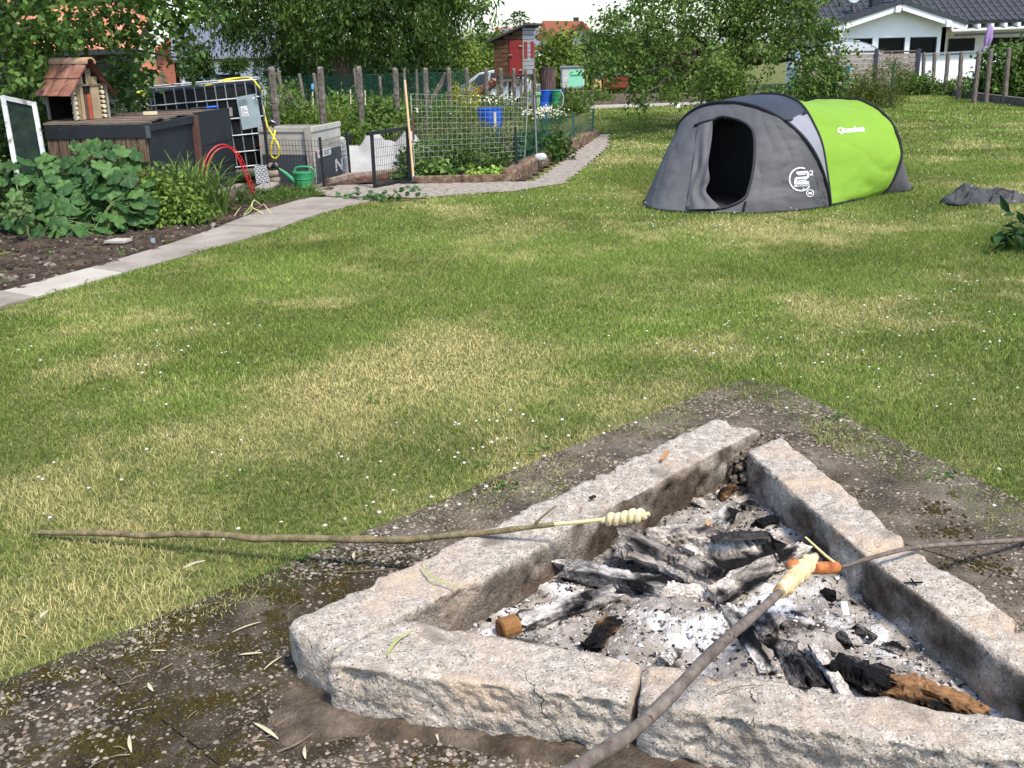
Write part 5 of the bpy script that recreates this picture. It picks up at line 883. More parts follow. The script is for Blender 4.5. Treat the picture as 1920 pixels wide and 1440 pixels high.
boulder('plastic_bag', at(266, 178, 13.2), (.07, .05, .05), mat('bag_yellow', (.62, .58, .08), rough=.5), 'crumpled yellow plastic bag in the dry brushwood', 'bag', 77)
# dark conifers and small trees behind the tank
tree('thuja', 'dark green thuja bush behind the tank by the white house', 'bush', gp(*at(530, 160, 30)[:2]), 1.6, .06, [B_(535, 120, 30, .55, .6, .55), B_(520, 140, 30, .7, .6, .5), B_(548, 100, 30, .35, .4, .35), B_(575, 130, 31, .5, .5, .4)], 420, 14, .10, .03, (.02, .06, .008), (.07, .13, .02), spread=.12, droop=-.3)
tree('lollipop_tree', 'small round clipped tree in front of the white house wall', 'tree', gp(*at(440, 160, 38)[:2]), 1.6, .03, [B_(440, 119, 38, .40, .4, .2), B_(438, 124, 38, .45, .4, .12)], 150, 12, .10, .05, DG, MG, spread=.09, limbs=False)
tree('garden_tree', 'slim dark tree left of the white house wall', 'tree', gp(*at(372, 160, 32)[:2]), 1.8, .05, [B_(372, 110, 32, .3, .4, .45), B_(368, 130, 32, .45, .4, .4)], 160, 12, .11, .06, DG, MG, spread=.12)
# hedgerow beyond the garden
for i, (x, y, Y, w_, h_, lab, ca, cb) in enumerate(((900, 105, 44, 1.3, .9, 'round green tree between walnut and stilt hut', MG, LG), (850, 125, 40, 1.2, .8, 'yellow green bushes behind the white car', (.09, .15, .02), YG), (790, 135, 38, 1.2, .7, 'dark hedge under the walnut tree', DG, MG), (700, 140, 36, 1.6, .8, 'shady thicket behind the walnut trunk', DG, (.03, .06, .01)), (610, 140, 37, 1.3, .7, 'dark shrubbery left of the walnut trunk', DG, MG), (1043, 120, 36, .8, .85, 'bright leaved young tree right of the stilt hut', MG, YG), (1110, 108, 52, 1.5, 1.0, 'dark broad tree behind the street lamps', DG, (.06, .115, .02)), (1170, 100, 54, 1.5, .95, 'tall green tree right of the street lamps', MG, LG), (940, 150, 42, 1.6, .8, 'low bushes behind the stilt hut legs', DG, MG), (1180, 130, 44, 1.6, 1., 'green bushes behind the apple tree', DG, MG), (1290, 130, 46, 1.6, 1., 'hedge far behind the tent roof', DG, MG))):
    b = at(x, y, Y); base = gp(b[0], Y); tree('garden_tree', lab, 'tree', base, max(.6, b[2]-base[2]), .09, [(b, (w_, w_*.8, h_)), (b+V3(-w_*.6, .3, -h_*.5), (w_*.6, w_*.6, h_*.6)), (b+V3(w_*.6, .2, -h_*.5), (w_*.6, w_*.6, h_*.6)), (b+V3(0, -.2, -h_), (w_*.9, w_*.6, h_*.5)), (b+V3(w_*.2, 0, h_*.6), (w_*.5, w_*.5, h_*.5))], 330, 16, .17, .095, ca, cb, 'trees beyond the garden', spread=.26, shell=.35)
t = thing('conifer', 'thin pale topped conifer peeking above the stilt hut roof', 'tree', tuple(gp(*at(972, 160, 60)[:2]))); m = MB(); b0 = at(972, 60, 60); b1 = at(974, 18, 60); limb(m, np.array([b0[0], b0[1], ORG[t][2]]), b1, .09, .015, 2, 0); m.build('trunk', 'bark', t)
V = []; D = []
for i in range(300): f = rng.uniform(0, 1); p = b0+(b1-b0)*f; a = rng.integers(0, 6)*1.05+rng.normal(0, .15)+int(f*6)*.5; f = (int(f*7)+rng.normal(0, .08))/7; p = b0+(b1-b0)*f; r = rng.uniform(0, 1)*(1.25*(1-f)+.08); V.append(p+V3(r*math.cos(a), r*math.sin(a), -.12*r)); D.append(V3(math.cos(a), math.sin(a), rng.normal(.1, .5)))
V, Fc, C = leaf_cloud(np.array(V), np.array(D), np.full(300, .24), np.full(300, .08), np.tile(np.array([[.05, .09, .03]]), (300, 1))*rng.uniform(.6, 1.5, (300, 1))); place('crown', V, Fc, 'leaf', t, C=C)
# ---- concrete posts of the old fence ----
cols_ = [(510, 125, 14.0), (598, 125, 15.5), (672, 124, 16.93), (742, 127, 18.5), (796, 127, 20.), (841, 127, 21.4), (876, 127, 22.65), (910, 127, 24.), (939, 128, 25.3), (964, 128, 26.5), (984, 128, 27.6), (1002, 128, 28.6), (1039, 129, 31.)]
ordn = ['first', 'second', 'third', 'fourth', 'fifth', 'sixth', 'seventh', 'eighth', 'ninth', 'tenth', 'eleventh', 'twelfth', 'thirteenth']
def cpost(top, base, w_, label, group, lean=0, name='fence_post', material='concrete_post'):
    m = MB(); d = unit(top-base); R = frame(d, (0, 1, 0)); L = np.linalg.norm(top-base); k = 14; V = []; x = R[:, 0]; y = R[:, 2]
    for i in range(k):
        t = i/(k-1); s = w_*(1 if i < k-1 else .72); s = s*(1.0 if i != k-2 else .96); tt = t if i < k-2 else (1-.35*w_/L if i == k-2 else 1.)
        for a, b in ((-1, -.55), (-.55, -1), (.55, -1), (1, -.55), (1, .55), (.55, 1), (-.55, 1), (-1, .55)): V.append(base+d*L*tt+(x*a+y*b)*s/2+rng.normal(0, w_*.025, 3))
    m.add(V, [tuple(r) for r in grid_faces(k, 8, True)]+[tuple(range((k-1)*8, k*8))]); return tag(m.build(name, material), label, 'post', group)
for i, (x, y, Y) in enumerate(cols_):
    t = at(x, y, Y); b = V3(t[0], Y, float(gz(t[0], Y))-.05); t = t+V3(.015*((i*5) % 3-1), 0, 0); cpost(t, b, .09 if i < 6 else .085, 'weathered concrete fence post, %s of the row counted from the water tank' % ordn[i], 'concrete posts behind the vegetable garden')
for i, (x0_, y0_, x1_, y1_, Y, w_, lab) in enumerate(((522, 132, 532, 200, 20, .06, 'slim pale post just right of the first concrete post'), (561, 138, 577, 232, 19.5, .055, 'thin leaning pale post between the first two concrete posts'), (588, 137, 600, 220, 20, .055, 'thin pale post close beside the second concrete post'), (664, 129, 676, 220, 20, .05, 'thin post hiding behind the third concrete post'), (712, 143, 717, 208, 24, .06, 'short grey post between third and fourth concrete post'), (758, 128, 760, 210, 23, .055, 'slim post directly behind the broom handle'), (781, 130, 783, 205, 24, .055, 'slim post between broom and fifth concrete post'))):
    t = at(x0_, y0_, Y); b = at(x1_, y1_, Y); b = b+(b-t)*.15; cpost(t, b, w_, lab, 'thin posts behind the garden', material='post_wood')
for i, (x0_, y0_, x1_, y1_, Y, lab) in enumerate(((527, 160, 573, 228, 18, 'slanting concrete brace right of the first post'), (838, 138, 806, 195, 21.5, 'slanting concrete brace left of the sixth post'))): cpost(at(x0_, y0_, Y), at(x1_, y1_, Y), .10, lab, 'slanting braces', name='fence_brace')
for i, (x, y0_, y1_) in enumerate(((586, 172, 200), (633, 172, 210), (657, 168, 205), (684, 169, 200))): m = MB(); m.tube([at(x, y0_, 19), at(x+2, y1_+20, 19)], .012, 6); tag(m.build('cane', 'log_end'), 'thin plant cane in the raspberry bed, %s from the left' % ordn[i], 'cane', 'plant canes')
# chain link fence behind
cf = thing('chain_link_fence', 'dark green chain link fence behind the concrete posts under the walnut', 'fence', tuple(gp(*at(690, 180, 24.5)[:2]))); m = MB(); a = at(380, 160, 24.); b = at(875, 140, 24.6); n = 165; zt = at(690, 140, 24.3)[2]; zb = zt-1.05; L = b[0]-a[0]; hh = zt-zb
for i in range(-16, n):
    for s in (1, -1):
        x0_ = i*L/n; x1_ = x0_+hh*.95; xa = np.clip([x0_, x1_], 0, L); 
        if xa[1]-xa[0] < .02: continue
        f0 = (xa[0]-x0_)/(x1_-x0_); f1 = (xa[1]-x0_)/(x1_-x0_); z0_, z1_ = (zb+hh*f0, zb+hh*f1) if s > 0 else (zt-hh*f0, zt-hh*f1)
        m.tube([V3(a[0]+xa[0], a[1]+(b[1]-a[1])*xa[0]/L, z0_), V3(a[0]+xa[1], a[1]+(b[1]-a[1])*xa[1]/L+.006*s, z1_)], .0042, 3, False)
m.build('wire_mesh', 'green_wire', cf); m = MB(); m.tube([V3(a[0], a[1], zt), V3(b[0], b[1], zt)], .005, 4); m.tube([at(560, 130, 24.4), at(875, 130, 24.6)], .003, 4); m.build('tension_wire', 'green_wire', cf)
for i in range(6): p = a+(b-a)*(i/5); m = MB(); m.tube([V3(p[0], p[1]+.03, zt+.02), V3(p[0], p[1]+.03, float(gz(p[0], p[1])))], .02, 6); m.build('post', 'green_wire', cf)
# hammock and blue rag
hm = thing('hammock', 'red striped hammock hanging under the walnut tree', 'hammock', tuple(gp(*at(727, 190, 26)[:2]))); u, v = np.meshgrid(np.linspace(0, 1, 24), np.linspace(-1, 1, 9), indexing='ij'); u = u.ravel(); v = v.ravel(); a = at(685, 185, 26); b = at(770, 165, 26); P = a+(b-a)*u[:, None]; P[:, 2] -= np.sin(u*math.pi)*.12-np.abs(v)*.06*np.sin(u*math.pi); P[:, 1] += v*.35*np.sin(u*math.pi)
c = np.where((np.floor((v+1)*4) % 2 == 0)[:, None], np.array([.38, .10, .08]), np.array([.45, .38, .28])); place('sling', P, grid_faces(24, 9), 'colored', hm, C=c, smooth=True); m = MB(); m.tube([b, at(785, 158, 26)], .01, 5); m.tube([a, at(672, 180, 26)], .01, 5); m.build('rope', 'log_end', hm)
rg_ = boulder('blue_rag', at(586, 163, 17.), (.022, .015, .05), mat('rag_blue', (.12, .35, .52), rough=.8), 'blue rag tied on the wire by the second concrete post', 'rag', 31)
# ---- greenery of the kitchen garden ----
def g0(x, y): return float(gz(x, y))
def plant(name, label, px_, py_, Y, rx, ry, rz, clusters, per, ln, wd, ca, cb, group=None, cat='plant', mat_='leaf', **kw):
    c = at(px_, py_, Y); base = V3(c[0], Y, g0(c[0], Y)); return shrub(name, label, cat, base, [(c, (rx, ry, rz)), (c+V3(rx*.5, 0, -rz*.4), (rx*.6, ry*.8, rz*.7)), (c+V3(-rx*.5, 0, -rz*.3), (rx*.6, ry*.8, rz*.7))], clusters, per, ln, wd, ca, cb, group, mat_, **kw)
plant('raspberry_bush', 'light green leafy bush left of the third concrete post', 648, 215, 17.6, .32, .5, .30, 150, 12, .075, .05, MG, LG, 'berry bushes behind the fleece', spread=.09)
plant('raspberry_bush', 'green leafy bush between third and fourth concrete post', 712, 218, 17.6, .34, .5, .26, 150, 12, .075, .05, (.04, .09, .015), LG, 'berry bushes behind the fleece', spread=.09)
plant('tall_weeds', 'tall green weeds around the first concrete post', 535, 210, 16.3, .36, .4, .36, 170, 12, .08, .028, MG, LG, 'weeds behind the planter', spread=.10, droop=-.4)
plant('tall_weeds', 'grassy weeds behind the beige planter box', 592, 232, 16.5, .45, .4, .20, 170, 12, .09, .014, MG, YG, 'weeds behind the planter', spread=.10, droop=-.8)
plant('tall_weeds', 'low green growth behind the white fleece', 690, 248, 16.5, .55, .4, .14, 170, 12, .07, .035, MG, LG, 'weeds behind the planter', spread=.08)
for i, (x, y, Y, rx, lab) in enumerate(((640, 205, 21, 1.2, 'ox eye daisy meadow left under the chain link fence'), (780, 215, 20.5, 1.1, 'daisy meadow behind the white wire grid'), (880, 205, 23, 1.1, 'low flowering weeds behind the blue tub'))): plant('flower_meadow', lab, x, y, Y, rx, .7, .22, 260, 12, .09, .022, (.05, .10, .02), LG, 'daisy meadows', spread=.12, droop=-.5)
plant('vegetable_row', 'dense leafy potato plants behind the white wire grid', 850, 292, 13.6, .62, .75, .20, 480, 13, .065, .035, (.035, .08, .012), (.12, .19, .035), 'vegetables in the bed', spread=.07)
plant('vegetable_row', 'brownish green herbs at the back of the vegetable bed', 850, 250, 15.6, .8, .8, .13, 330, 12, .06, .022, (.07, .09, .02), (.16, .19, .05), 'vegetables in the bed', spread=.08)
plant('vegetable_row', 'dark green bushy plants beside the green mesh fence', 1010, 272, 14.8, .32, .6, .16, 170, 13, .08, .05, (.03, .075, .015), MG, 'vegetables in the bed', spread=.08)
plant('vegetable_row', 'small leafy squash plant at the foot of the gate', 755, 326, 12.7, .09, .08, .06, 24, 9, .07, .06, MG, (.14, .24, .06), 'vegetables in the bed', spread=.05)
plant('vegetable_row', 'pale green squash plants behind the bed edging', 810, 318, 12.6, .24, .1, .09, 50, 9, .07, .065, (.09, .17, .03), (.2, .3, .08), 'vegetables in the bed', spread=.05)
for i in range(4): plant('lettuce', 'bright lettuce head at the bed edging, %s from the left' % ordn[i], 892+i*18, 325-i*1, 12.55, .055, .06, .045, 16, 9, .06, .05, (.22, .36, .05), (.40, .52, .12), 'lettuce heads', stems=2, spread=.03, up=1.2)
t = thing('garlic_row', 'rows of pale yellowing garlic leaves behind the green mesh fence', 'garlic', (.7, 17., 0)); n = 420; x = rng.uniform(.1, 1.15, n); y = np.round(rng.uniform(16.2, 18.4, n)*2.5)/2.5; k = x < .2+(y-12.4)*.2; x = x[k]; y = y[k]; n = len(x); an = rng.uniform(0, 6.3, n); D = np.stack([np.cos(an)*.5, np.sin(an)*.5, np.full(n, 1.)], 1)
u = rng.uniform(0, 1, (n, 1)); V, Fc, C = leaf_cloud(np.stack([x, y, gz(x, y)+.02], 1), D, rng.uniform(.2, .4, n), np.full(n, .022), np.array([.10, .17, .05])*(1-u)+np.array([.42, .38, .14])*u); place('leaves', V, Fc, 'leaf', t, C=C)
plant('yellow_shrub', 'yellow green variegated shrub behind the wire grid', 862, 190, 22.2, .22, .3, .3, 90, 12, .07, .04, (.2, .22, .03), (.46, .40, .06), 'yellow shrubs', spread=.09); plant('yellow_shrub', 'slim bright yellow shrub right of the seventh post', 887, 190, 22.9, .10, .2, .32, 50, 12, .07, .035, (.35, .33, .04), (.55, .46, .06), 'yellow shrubs', spread=.07)
# daisies
def daisies(name, label, cx, cy, Y, rx, ry, z, n, r0):
    c = at(cx, cy, Y); t = thing(name, label, 'flowers', (c[0], Y, g0(c[0], Y)), 'daisy clumps'); x = c[0]+rng.normal(0, .45, n)*rx; y = Y+rng.normal(0, .45, n)*ry; zz = z+c[2]*0+at(cx, cy, Y)[2]+rng.normal(0, .05, n); m = MB(); a = np.arange(7)*2*math.pi/7
    ring = np.stack([np.cos(a), np.sin(a)*.5, np.sin(a)*.8], 1); V = np.concatenate([np.concatenate([ring, [[0, -.15, .1]]])[None]*(r0*.72*rng.uniform(.7, 1.2, n))[:, None, None]+np.stack([x, y, zz], 1)[:, None]]).reshape(-1, 3)
    f = np.array([(j, (j+1) % 7, 7) for j in range(7)]); Fc = (f[None]+(np.arange(n)*8)[:, None, None]).reshape(-1, 3); C = np.tile(np.concatenate([np.tile([.8, .8, .77], (7, 1)), [[.75, .6, .2]]]), (n, 1)); o = place('flower_heads', V, Fc, 'petal', t, C=C); o['kind'] = 'stuff'
    V, Fc, C = cloud([((c[0], Y, c[2]-.16), (rx, ry, .14))], int(n*.6), 10, .09, .012, (.05, .1, .02), LG, droop=-.7, spread=.1); place('foliage', V, Fc, 'leaf', t, C=C)
daisies('daisy_clump', 'broad clump of white daisies in front of the blue barrels', 1022, 211, 20.5, .42, .3, 0, 230, .02); daisies('daisy_clump', 'white ox eye daisies scattered below the hammock', 735, 205, 20, .9, .4, 0, 60, .02); daisies('daisy_clump', 'white daisies between wire grid and stilt hut', 905, 187, 22, .9, .5, 0, 45, .022)
# ---- stilt hut ----
mat('hut_brown', [(.045, .022, .012), (.10, .052, .026), (.17, .09, .045)], 5, .85, .4, 50, stretch=(1.2, 5, 9)); mat('hut_grey', [(.2, .19, .18), (.30, .29, .28), (.36, .35, .34)], 6, .85, .4, 50, stretch=(5, 1.2, 9)); mat('door_red', [(.20, .018, .018), (.27, .026, .025)], 4, .6, .2, 40); mat('roof_dark', [(.03, .028, .027), (.06, .056, .052)], 4, .8, .4, 20)
hu = thing('stilt_hut', 'brown wooden hut on stilts with red door and pent roof', 'hut', tuple(gp(*at(955, 190, 29)[:2]))); Y = 29.; fl = at(927, 141, Y); fr = at(981, 141, Y); zf = fl[2]; fr[2] = zf; W_ = fr[0]-fl[0]; sd = V3(.42, .9, 0); zl = at(926, 76, Y)[2]; zr = at(981, 48, Y)[2]; dep = .75; nb = 11
hz = lambda u: zl+(zr-zl)*u
for i in range(nb):
    z0_ = zf+(zr-zf)*i/nb; z1_ = zf+(zr-zf)*(i+1)/nb-.012; u0 = max(0, (z1_-zl)/(zr-zl)) if z1_ > zl else 0
    if u0 > .97: continue
    m = MB(); m.quad4(fl+V3(W_*u0, 0, z0_-zf), fr+V3(0, 0, z0_-zf), fr+V3(0, 0, z1_-zf), fl+V3(W_*u0, 0, z1_-zf), .025); m.build('wall_board', 'hut_brown', hu)
    m = MB(); m.quad4(fr+V3(0, 0, z0_-zf), fr+sd*dep+V3(0, 0, z0_-zf), fr+sd*dep+V3(0, 0, z1_-zf), fr+V3(0, 0, z1_-zf), .025); m.build('wall_board', 'hut_grey', hu)
m = MB(); m.quad4(fl+V3(0, .03, 0), fr+V3(-.02, .03, 0), fr+V3(-.02, .03, zr-zf-.05), fl+V3(0, .03, zl-zf-.03), .02); m.quad4(fl+sd*dep, fl+V3(0.01, .03, 0), fl+V3(.01, .03, zl-zf-.03), fl+sd*dep+V3(0, 0, zl-zf-.03), .02); m.quad4(fr+sd*dep+V3(-.01, 0, 0), fl+sd*dep, fl+sd*dep+V3(0, 0, zl-zf-.03), fr+sd*dep+V3(-.01, 0, zr-zf-.05), .02); m.build('inner_lining', 'dark_void', hu)
m = MB(); m.quad4(fl+V3(-.05, -.05, 0), fr+V3(.05, -.05, 0), fr+sd*dep+V3(.05, .05, 0), fl+sd*dep+V3(-.05, .05, 0), .06); m.build('floor', 'roof_dark', hu)
a, b, c, d = at(911, 77, Y-.15), at(986, 43, Y-.15), at(1003, 46, Y-.15), None; dl_ = V3(.42, .9, 0)*1.05; m = MB(); m.quad4(a, b, b+dl_, a+dl_, .05); m.build('roof', 'roof_dark', hu)
dq = [at(955, 141, Y-.03), at(978, 141, Y-.03), at(978, 76, Y-.03), at(955, 76, Y-.03)]; m = MB(); m.quad4(*dq, .02); dr = m.build('door', 'door_red', hu)
for y in (86, 131): m = MB(); m.box(at(976, y, Y-.06), (.07, .02, .02)); m.build('hinge', 'white_paint', dr)
m = MB(); m.box(at(957, 103, Y-.06), (.10, .02, .02)); m.build('latch', 'galv', dr)
m = MB(); m.bar(at(979.5, 141, Y-.04), at(979.5, 76, Y-.04), .03, .02, (0, 1, 0)); m.build('door_jamb', 'fresh_wood', hu)
for u0, u1 in ((.1, .36), (.68, .95)): m = MB(); zz = lambda y: at(985, y, Y)[2]-zf; m.quad4(fr+sd*dep*u0+V3(.012, -.006, zz(109)), fr+sd*dep*u1+V3(.012, -.006, zz(109)), fr+sd*dep*u1+V3(.012, -.006, zz(78)), fr+sd*dep*u0+V3(.012, -.006, zz(78)), .01); m.build('shutter', 'door_red', hu)
for p in (fl+V3(.08, .05, 0), fr+V3(-.06, .05, 0), fl+sd*dep+V3(.08, -.05, 0), fr+sd*dep+V3(-.06, -.05, 0)): m = MB(); m.bar(V3(p[0], p[1], g0(p[0], p[1])-.05), V3(p[0], p[1], zf-.05), .07, .07, (0, 1, 0)); m.build('stilt', 'post_wood', hu)
m = MB(); m.bar(at(933, 149, Y), at(975, 149, Y), .05, .09); m.build('cross_beam', 'post_wood', hu); m = MB(); m.bar(at(955, 170, Y), at(976, 150, Y), .04, .05, (0, 1, 0)); m.build('brace', 'post_wood', hu)
# ---- white car ----
mat('car_white', (.75, .76, .78), rough=.25, spec=.5); mat('car_glass', (.05, .06, .065), rough=.2, spec=.25); mat('rubber', (.015, .015, .016), rough=.8)
ca = V3(at(905, 160, 37)[0]+.75, 37.4, 0); ca[2] = g0(ca[0], ca[1])-.10; car = thing('parked_car', 'white car parked behind the fence left of the stilt hut', 'car', tuple(ca)); an_ = math.radians(-38); ux = V3(math.cos(an_), math.sin(an_), 0); uy = V3(-ux[1], ux[0], 0)
prof = [(-2.05, .35), (-2.1, .62), (-1.95, .86), (-1.2, 1.0), (-.55, 1.38), (.1, 1.48), (.9, 1.44), (1.6, 1.15), (2.0, 1.0), (2.1, .6), (2.05, .35)]
def cpt(x, y, z): return ca+ux*x+uy*y+V3(0, 0, z)
V = []
for y, s in ((-.86, 1), (-.80, 1), (.80, 1), (.86, 1)):
    for x, z in prof: yy = y*(1 if z < .95 else 1-.30*(z-.95)); V.append(cpt(x*(.985 if abs(y) > .83 else 1), yy, z if abs(y) < .83 else .35+(z-.35)*.97))
k = len(prof); m = MB(); m.add(V, [(j*k+i, j*k+i+1, (j+1)*k+i+1, (j+1)*k+i) for j in range(3) for i in range(k-1)]+[tuple(range(k-1, -1, -1)), tuple(range(3*k, 4*k))]+[(j*k+k-1, j*k, (j+1)*k, (j+1)*k+k-1) for j in range(3)]); m.build('body', 'car_white', car, smooth=True)
for s in (-1, 1):
    for q in ([(-.85, .98), (-.1, .98), (-.1, 1.36), (-.48, 1.33)], [(0, .98), (.75, .98), (.75, 1.36), (0, 1.38)], [(.82, .98), (1.45, 1.02), (1.0, 1.32), (.82, 1.36)]):
        m = MB(); P = [cpt(x, s*(.873-.30*max(0, z-.95)), z) for x, z in q]; m.quad4(*(P if s < 0 else P[::-1]), .01); m.build('side_window', 'car_glass', car)
    for x in (-1.3, 1.3): m = MB(); m.tube([cpt(x, s*.70, .31), cpt(x, s*.88, .31)], .31, 20); wh = m.build('wheel', 'rubber', car, smooth=True); m = MB(); m.tube([cpt(x, s*.86, .31), cpt(x, s*.89, .31)], .18, 16); m.build('rim', 'galv', wh)
m = MB(); m.quad4(cpt(-1.17, -.66, 1.03), cpt(-1.17, .66, 1.03), cpt(-.58, .6, 1.385), cpt(-.58, -.6, 1.385), .01); m.build('windscreen', 'car_glass', car)
for s in (-1, 1): m = MB(); m.box(cpt(-2.05, s*.62, .72), (.1, .25, .12), _rz(an_)); m.build('headlight', 'plate_grey', car)
# pile of red tiles beside the car
tp = thing('tile_pile', 'sloping pile of reddish roof tiles in front of the white car', 'tiles', tuple(gp(*at(912, 180, 33)[:2])))
for i in range(16): p = at(893+i*2.6+rng.normal(0, 1), 176-i*1.7, 33-.02*i); m = MB(); m.box(p, (.3, .25, .05), _rz(rng.uniform(0, 1.5)) @ _rx(.3)); m.build('roof_tile', 'clay_tile', tp)
m = MB(); a = at(912, 185, 33); m.box(V3(a[0], 33.1, (a[2]+g0(a[0], 33))/2), (.95, .5, max(.3, a[2]-g0(a[0], 33)+.2))); m.build('tile_box', 'old_wood', tp)
# ---- barrels, pump, rusty drum, cupboards ----
def barrel(label, px0, px1, ytop, Y, material, group='plastic rain barrels'):
    a, b = at(px0, ytop, Y), at(px1, ytop, Y); r = (b[0]-a[0])/2; c = (a+b)/2; z0_ = g0(c[0], Y)-.05; h = c[2]-z0_; t = thing('rain_barrel', label, 'barrel', (c[0], Y, z0_), group); m = MB(); m.lathe([(r*.92, 0), (r*.98, .03), (r, h*.3), (r*.97, h*.31), (r, h*.33), (r, h*.66), (r*.97, h*.67), (r, h*.69), (r*.96, h*.95), (r*.98, h*.97), (r*.98, h), (r*.9, h), (r*.88, h*.9), (r*.2, h*.88)], (c[0], Y, z0_), 26); m.build('drum', material, t, smooth=True)
    m = MB(); an = np.linspace(0, 2*math.pi, 27); m.tube(np.stack([c[0]+r*.99*np.cos(an), Y+r*.99*np.sin(an), np.full(27, z0_+h)], 1), .012, 5, False); m.build('rim', material, t)
barrel('blue rain barrel left of the green one beside the fence', 1012, 1037, 170, 26.0, 'blue_plastic'); barrel('green rain barrel between two blue ones', 1034, 1054, 170, 25.8, mat('barrel_green', (.03, .27, .14), rough=.45)); barrel('dark blue rain barrel behind the green one', 1045, 1058, 168, 26.6, mat('barrel_dblue', (.02, .05, .28), rough=.45))
c = at(1027, 128, 27.4); z0_ = g0(c[0], 27.4); t = thing('rusty_drum', 'tall rusty ribbed metal drum behind the blue barrel', 'drum', (c[0], 27.4, z0_)); m = MB(); an = np.arange(40)*2*math.pi/40; rr = .185*(1+.03*np.cos(an*20)); V = np.concatenate([np.stack([c[0]+rr*np.cos(an), 27.4+rr*np.sin(an), np.full(40, z)], 1) for z in (z0_, c[2]-.1, c[2])]); m.add(V, [tuple(r) for r in grid_faces(3, 40, True)]+[tuple(range(80, 120))]); m.build('drum', mat('rust', [(.05, .025, .02), (.10, .06, .05), (.15, .12, .11)], 5, .8, .4, 40, stretch=(6, 6, .8)), t, smooth=True); m = MB(); m.tube([c+V3(0, 0, -.01), c+V3(0, 0, .02)], [.19, .19], 24); m.build('lid', 'roof_dark', t)
pu = thing('water_pump', 'pale green garden hand pump left of the barrels', 'pump', tuple(gp(*at(1009, 205, 22)[:2]))); a = at(1009, 178, 22); m = MB(); m.bar(V3(a[0], 22, g0(a[0], 22)), a, .05, .05, (0, 1, 0)); m.build('post', mat('pump_green', (.22, .42, .20), rough=.5), pu); m = MB(); m.box(at(1009, 176, 22), (.11, .1, .06)); m.build('head', 'pump_green', pu, bevel=.008); m = MB(); m.tube(smooth_path([at(1006, 173, 22), at(1006, 166, 22), at(1010, 164, 22), at(1013, 166, 22), at(1013, 173, 22)], 14), .007, 6); m.build('handle', 'galv', pu); m = MB(); m.box(at(1002, 180, 22), (.05, .06, .07)); m.build('spout_cap', 'black_plastic', pu)
hs2 = MB(); hs2.tube(smooth_path([at(x, y, 24.5) for x, y in ((1050, 168), (1056, 180), (1055, 195), (1048, 204), (1040, 205))], 24), .012, 5); tag(hs2.build('drain_hose', 'grey_pvc', smooth=True), 'thin grey hose hanging down the green barrel', 'hose')
def cabinet(name, label, cat, px0, px1, y0_, y1_, Y, material, mat2, depth=.6):
    a, b = at(px0, y1_, Y), at(px1, y1_, Y); z1_ = at(px0, y0_, Y)[2]; t = thing(name, label, cat, (a[0], Y, a[2])); m = MB(); m.box(((a[0]+b[0])/2, Y+depth/2, (a[2]+z1_)/2), (b[0]-a[0], depth, z1_-a[2])); m.build('body', material, t, bevel=.05); m = MB(); w_ = b[0]-a[0]; m.quad4((a[0]+w_*.3, Y-.004, a[2]+.06), (b[0]-.04, Y-.004, a[2]+.06), (b[0]-.04, Y-.004, z1_-.06), (a[0]+w_*.3, Y-.004, z1_-.06), .01); dd = m.build('door', mat2, t); m = MB(); m.box((a[0]+w_*.6, Y-.02, a[2]+(z1_-a[2])*.68), (w_*.4, .02, .02)); m.build('trim_bar', mat2, dd)
    m = MB(); m.box(((a[0]+b[0])/2, Y+depth/2, z1_+.02), (w_+.06, depth+.06, .04)); m.build('roof', 'galv', t)
    for x in (a[0]+.1, b[0]-.1): m = MB(); m.box((x, Y+.2, (a[2]+g0(x, Y))/2-.02), (.08, .08, max(.05, a[2]-g0(x, Y)))); m.build('foot', 'post_wood', t)
cabinet('site_trailer', 'mint green and white caravan like trailer right of the barrels', 'trailer', 1053, 1096, 127, 167, 33, 'white_paint', mat('mint', (.25, .62, .42), rough=.5)); cabinet('garden_shed', 'small dark red shed seen through the apple tree', 'shed', 1130, 1178, 141, 168, 34, 'door_red', mat('door_red2', (.22, .02, .02), rough=.6)); cabinet('yellow_hutch', 'pale yellow hutch left of the red shed', 'hutch', 1112, 1128, 146, 172, 34, mat('hutch_y', (.45, .36, .14), rough=.7), 'hutch_y')
m = MB(); a = at(1070, 172, 33); m.bar(a, at(1112, 172, 33), .5, .06); tag(m.build('plank_stack', 'post_wood'), 'low stack of boards under the mint trailer', 'boards')
for i, (x, y0_, y1_) in enumerate(((1076, 82, 150), (1112, 74, 150))):
    t = at(x, y0_, 70); st_ = thing('street_lamp', ('white street lamp nearer the stilt hut', 'white street lamp half hidden by the apple tree')[i], 'street lamp', tuple(gp(t[0], 70)), 'street lamps'); m = MB(); m.tube([V3(t[0], 70, g0(t[0], 70)), t], [.06, .045], 8); m.build('pole', 'white_paint', st_); m = MB(); m.bar(t+V3(-.05, 0, .02), t+V3(.28, -.05, .06), .16, .09); m.build('lamp_head', 'white_paint', st_, bevel=.02)
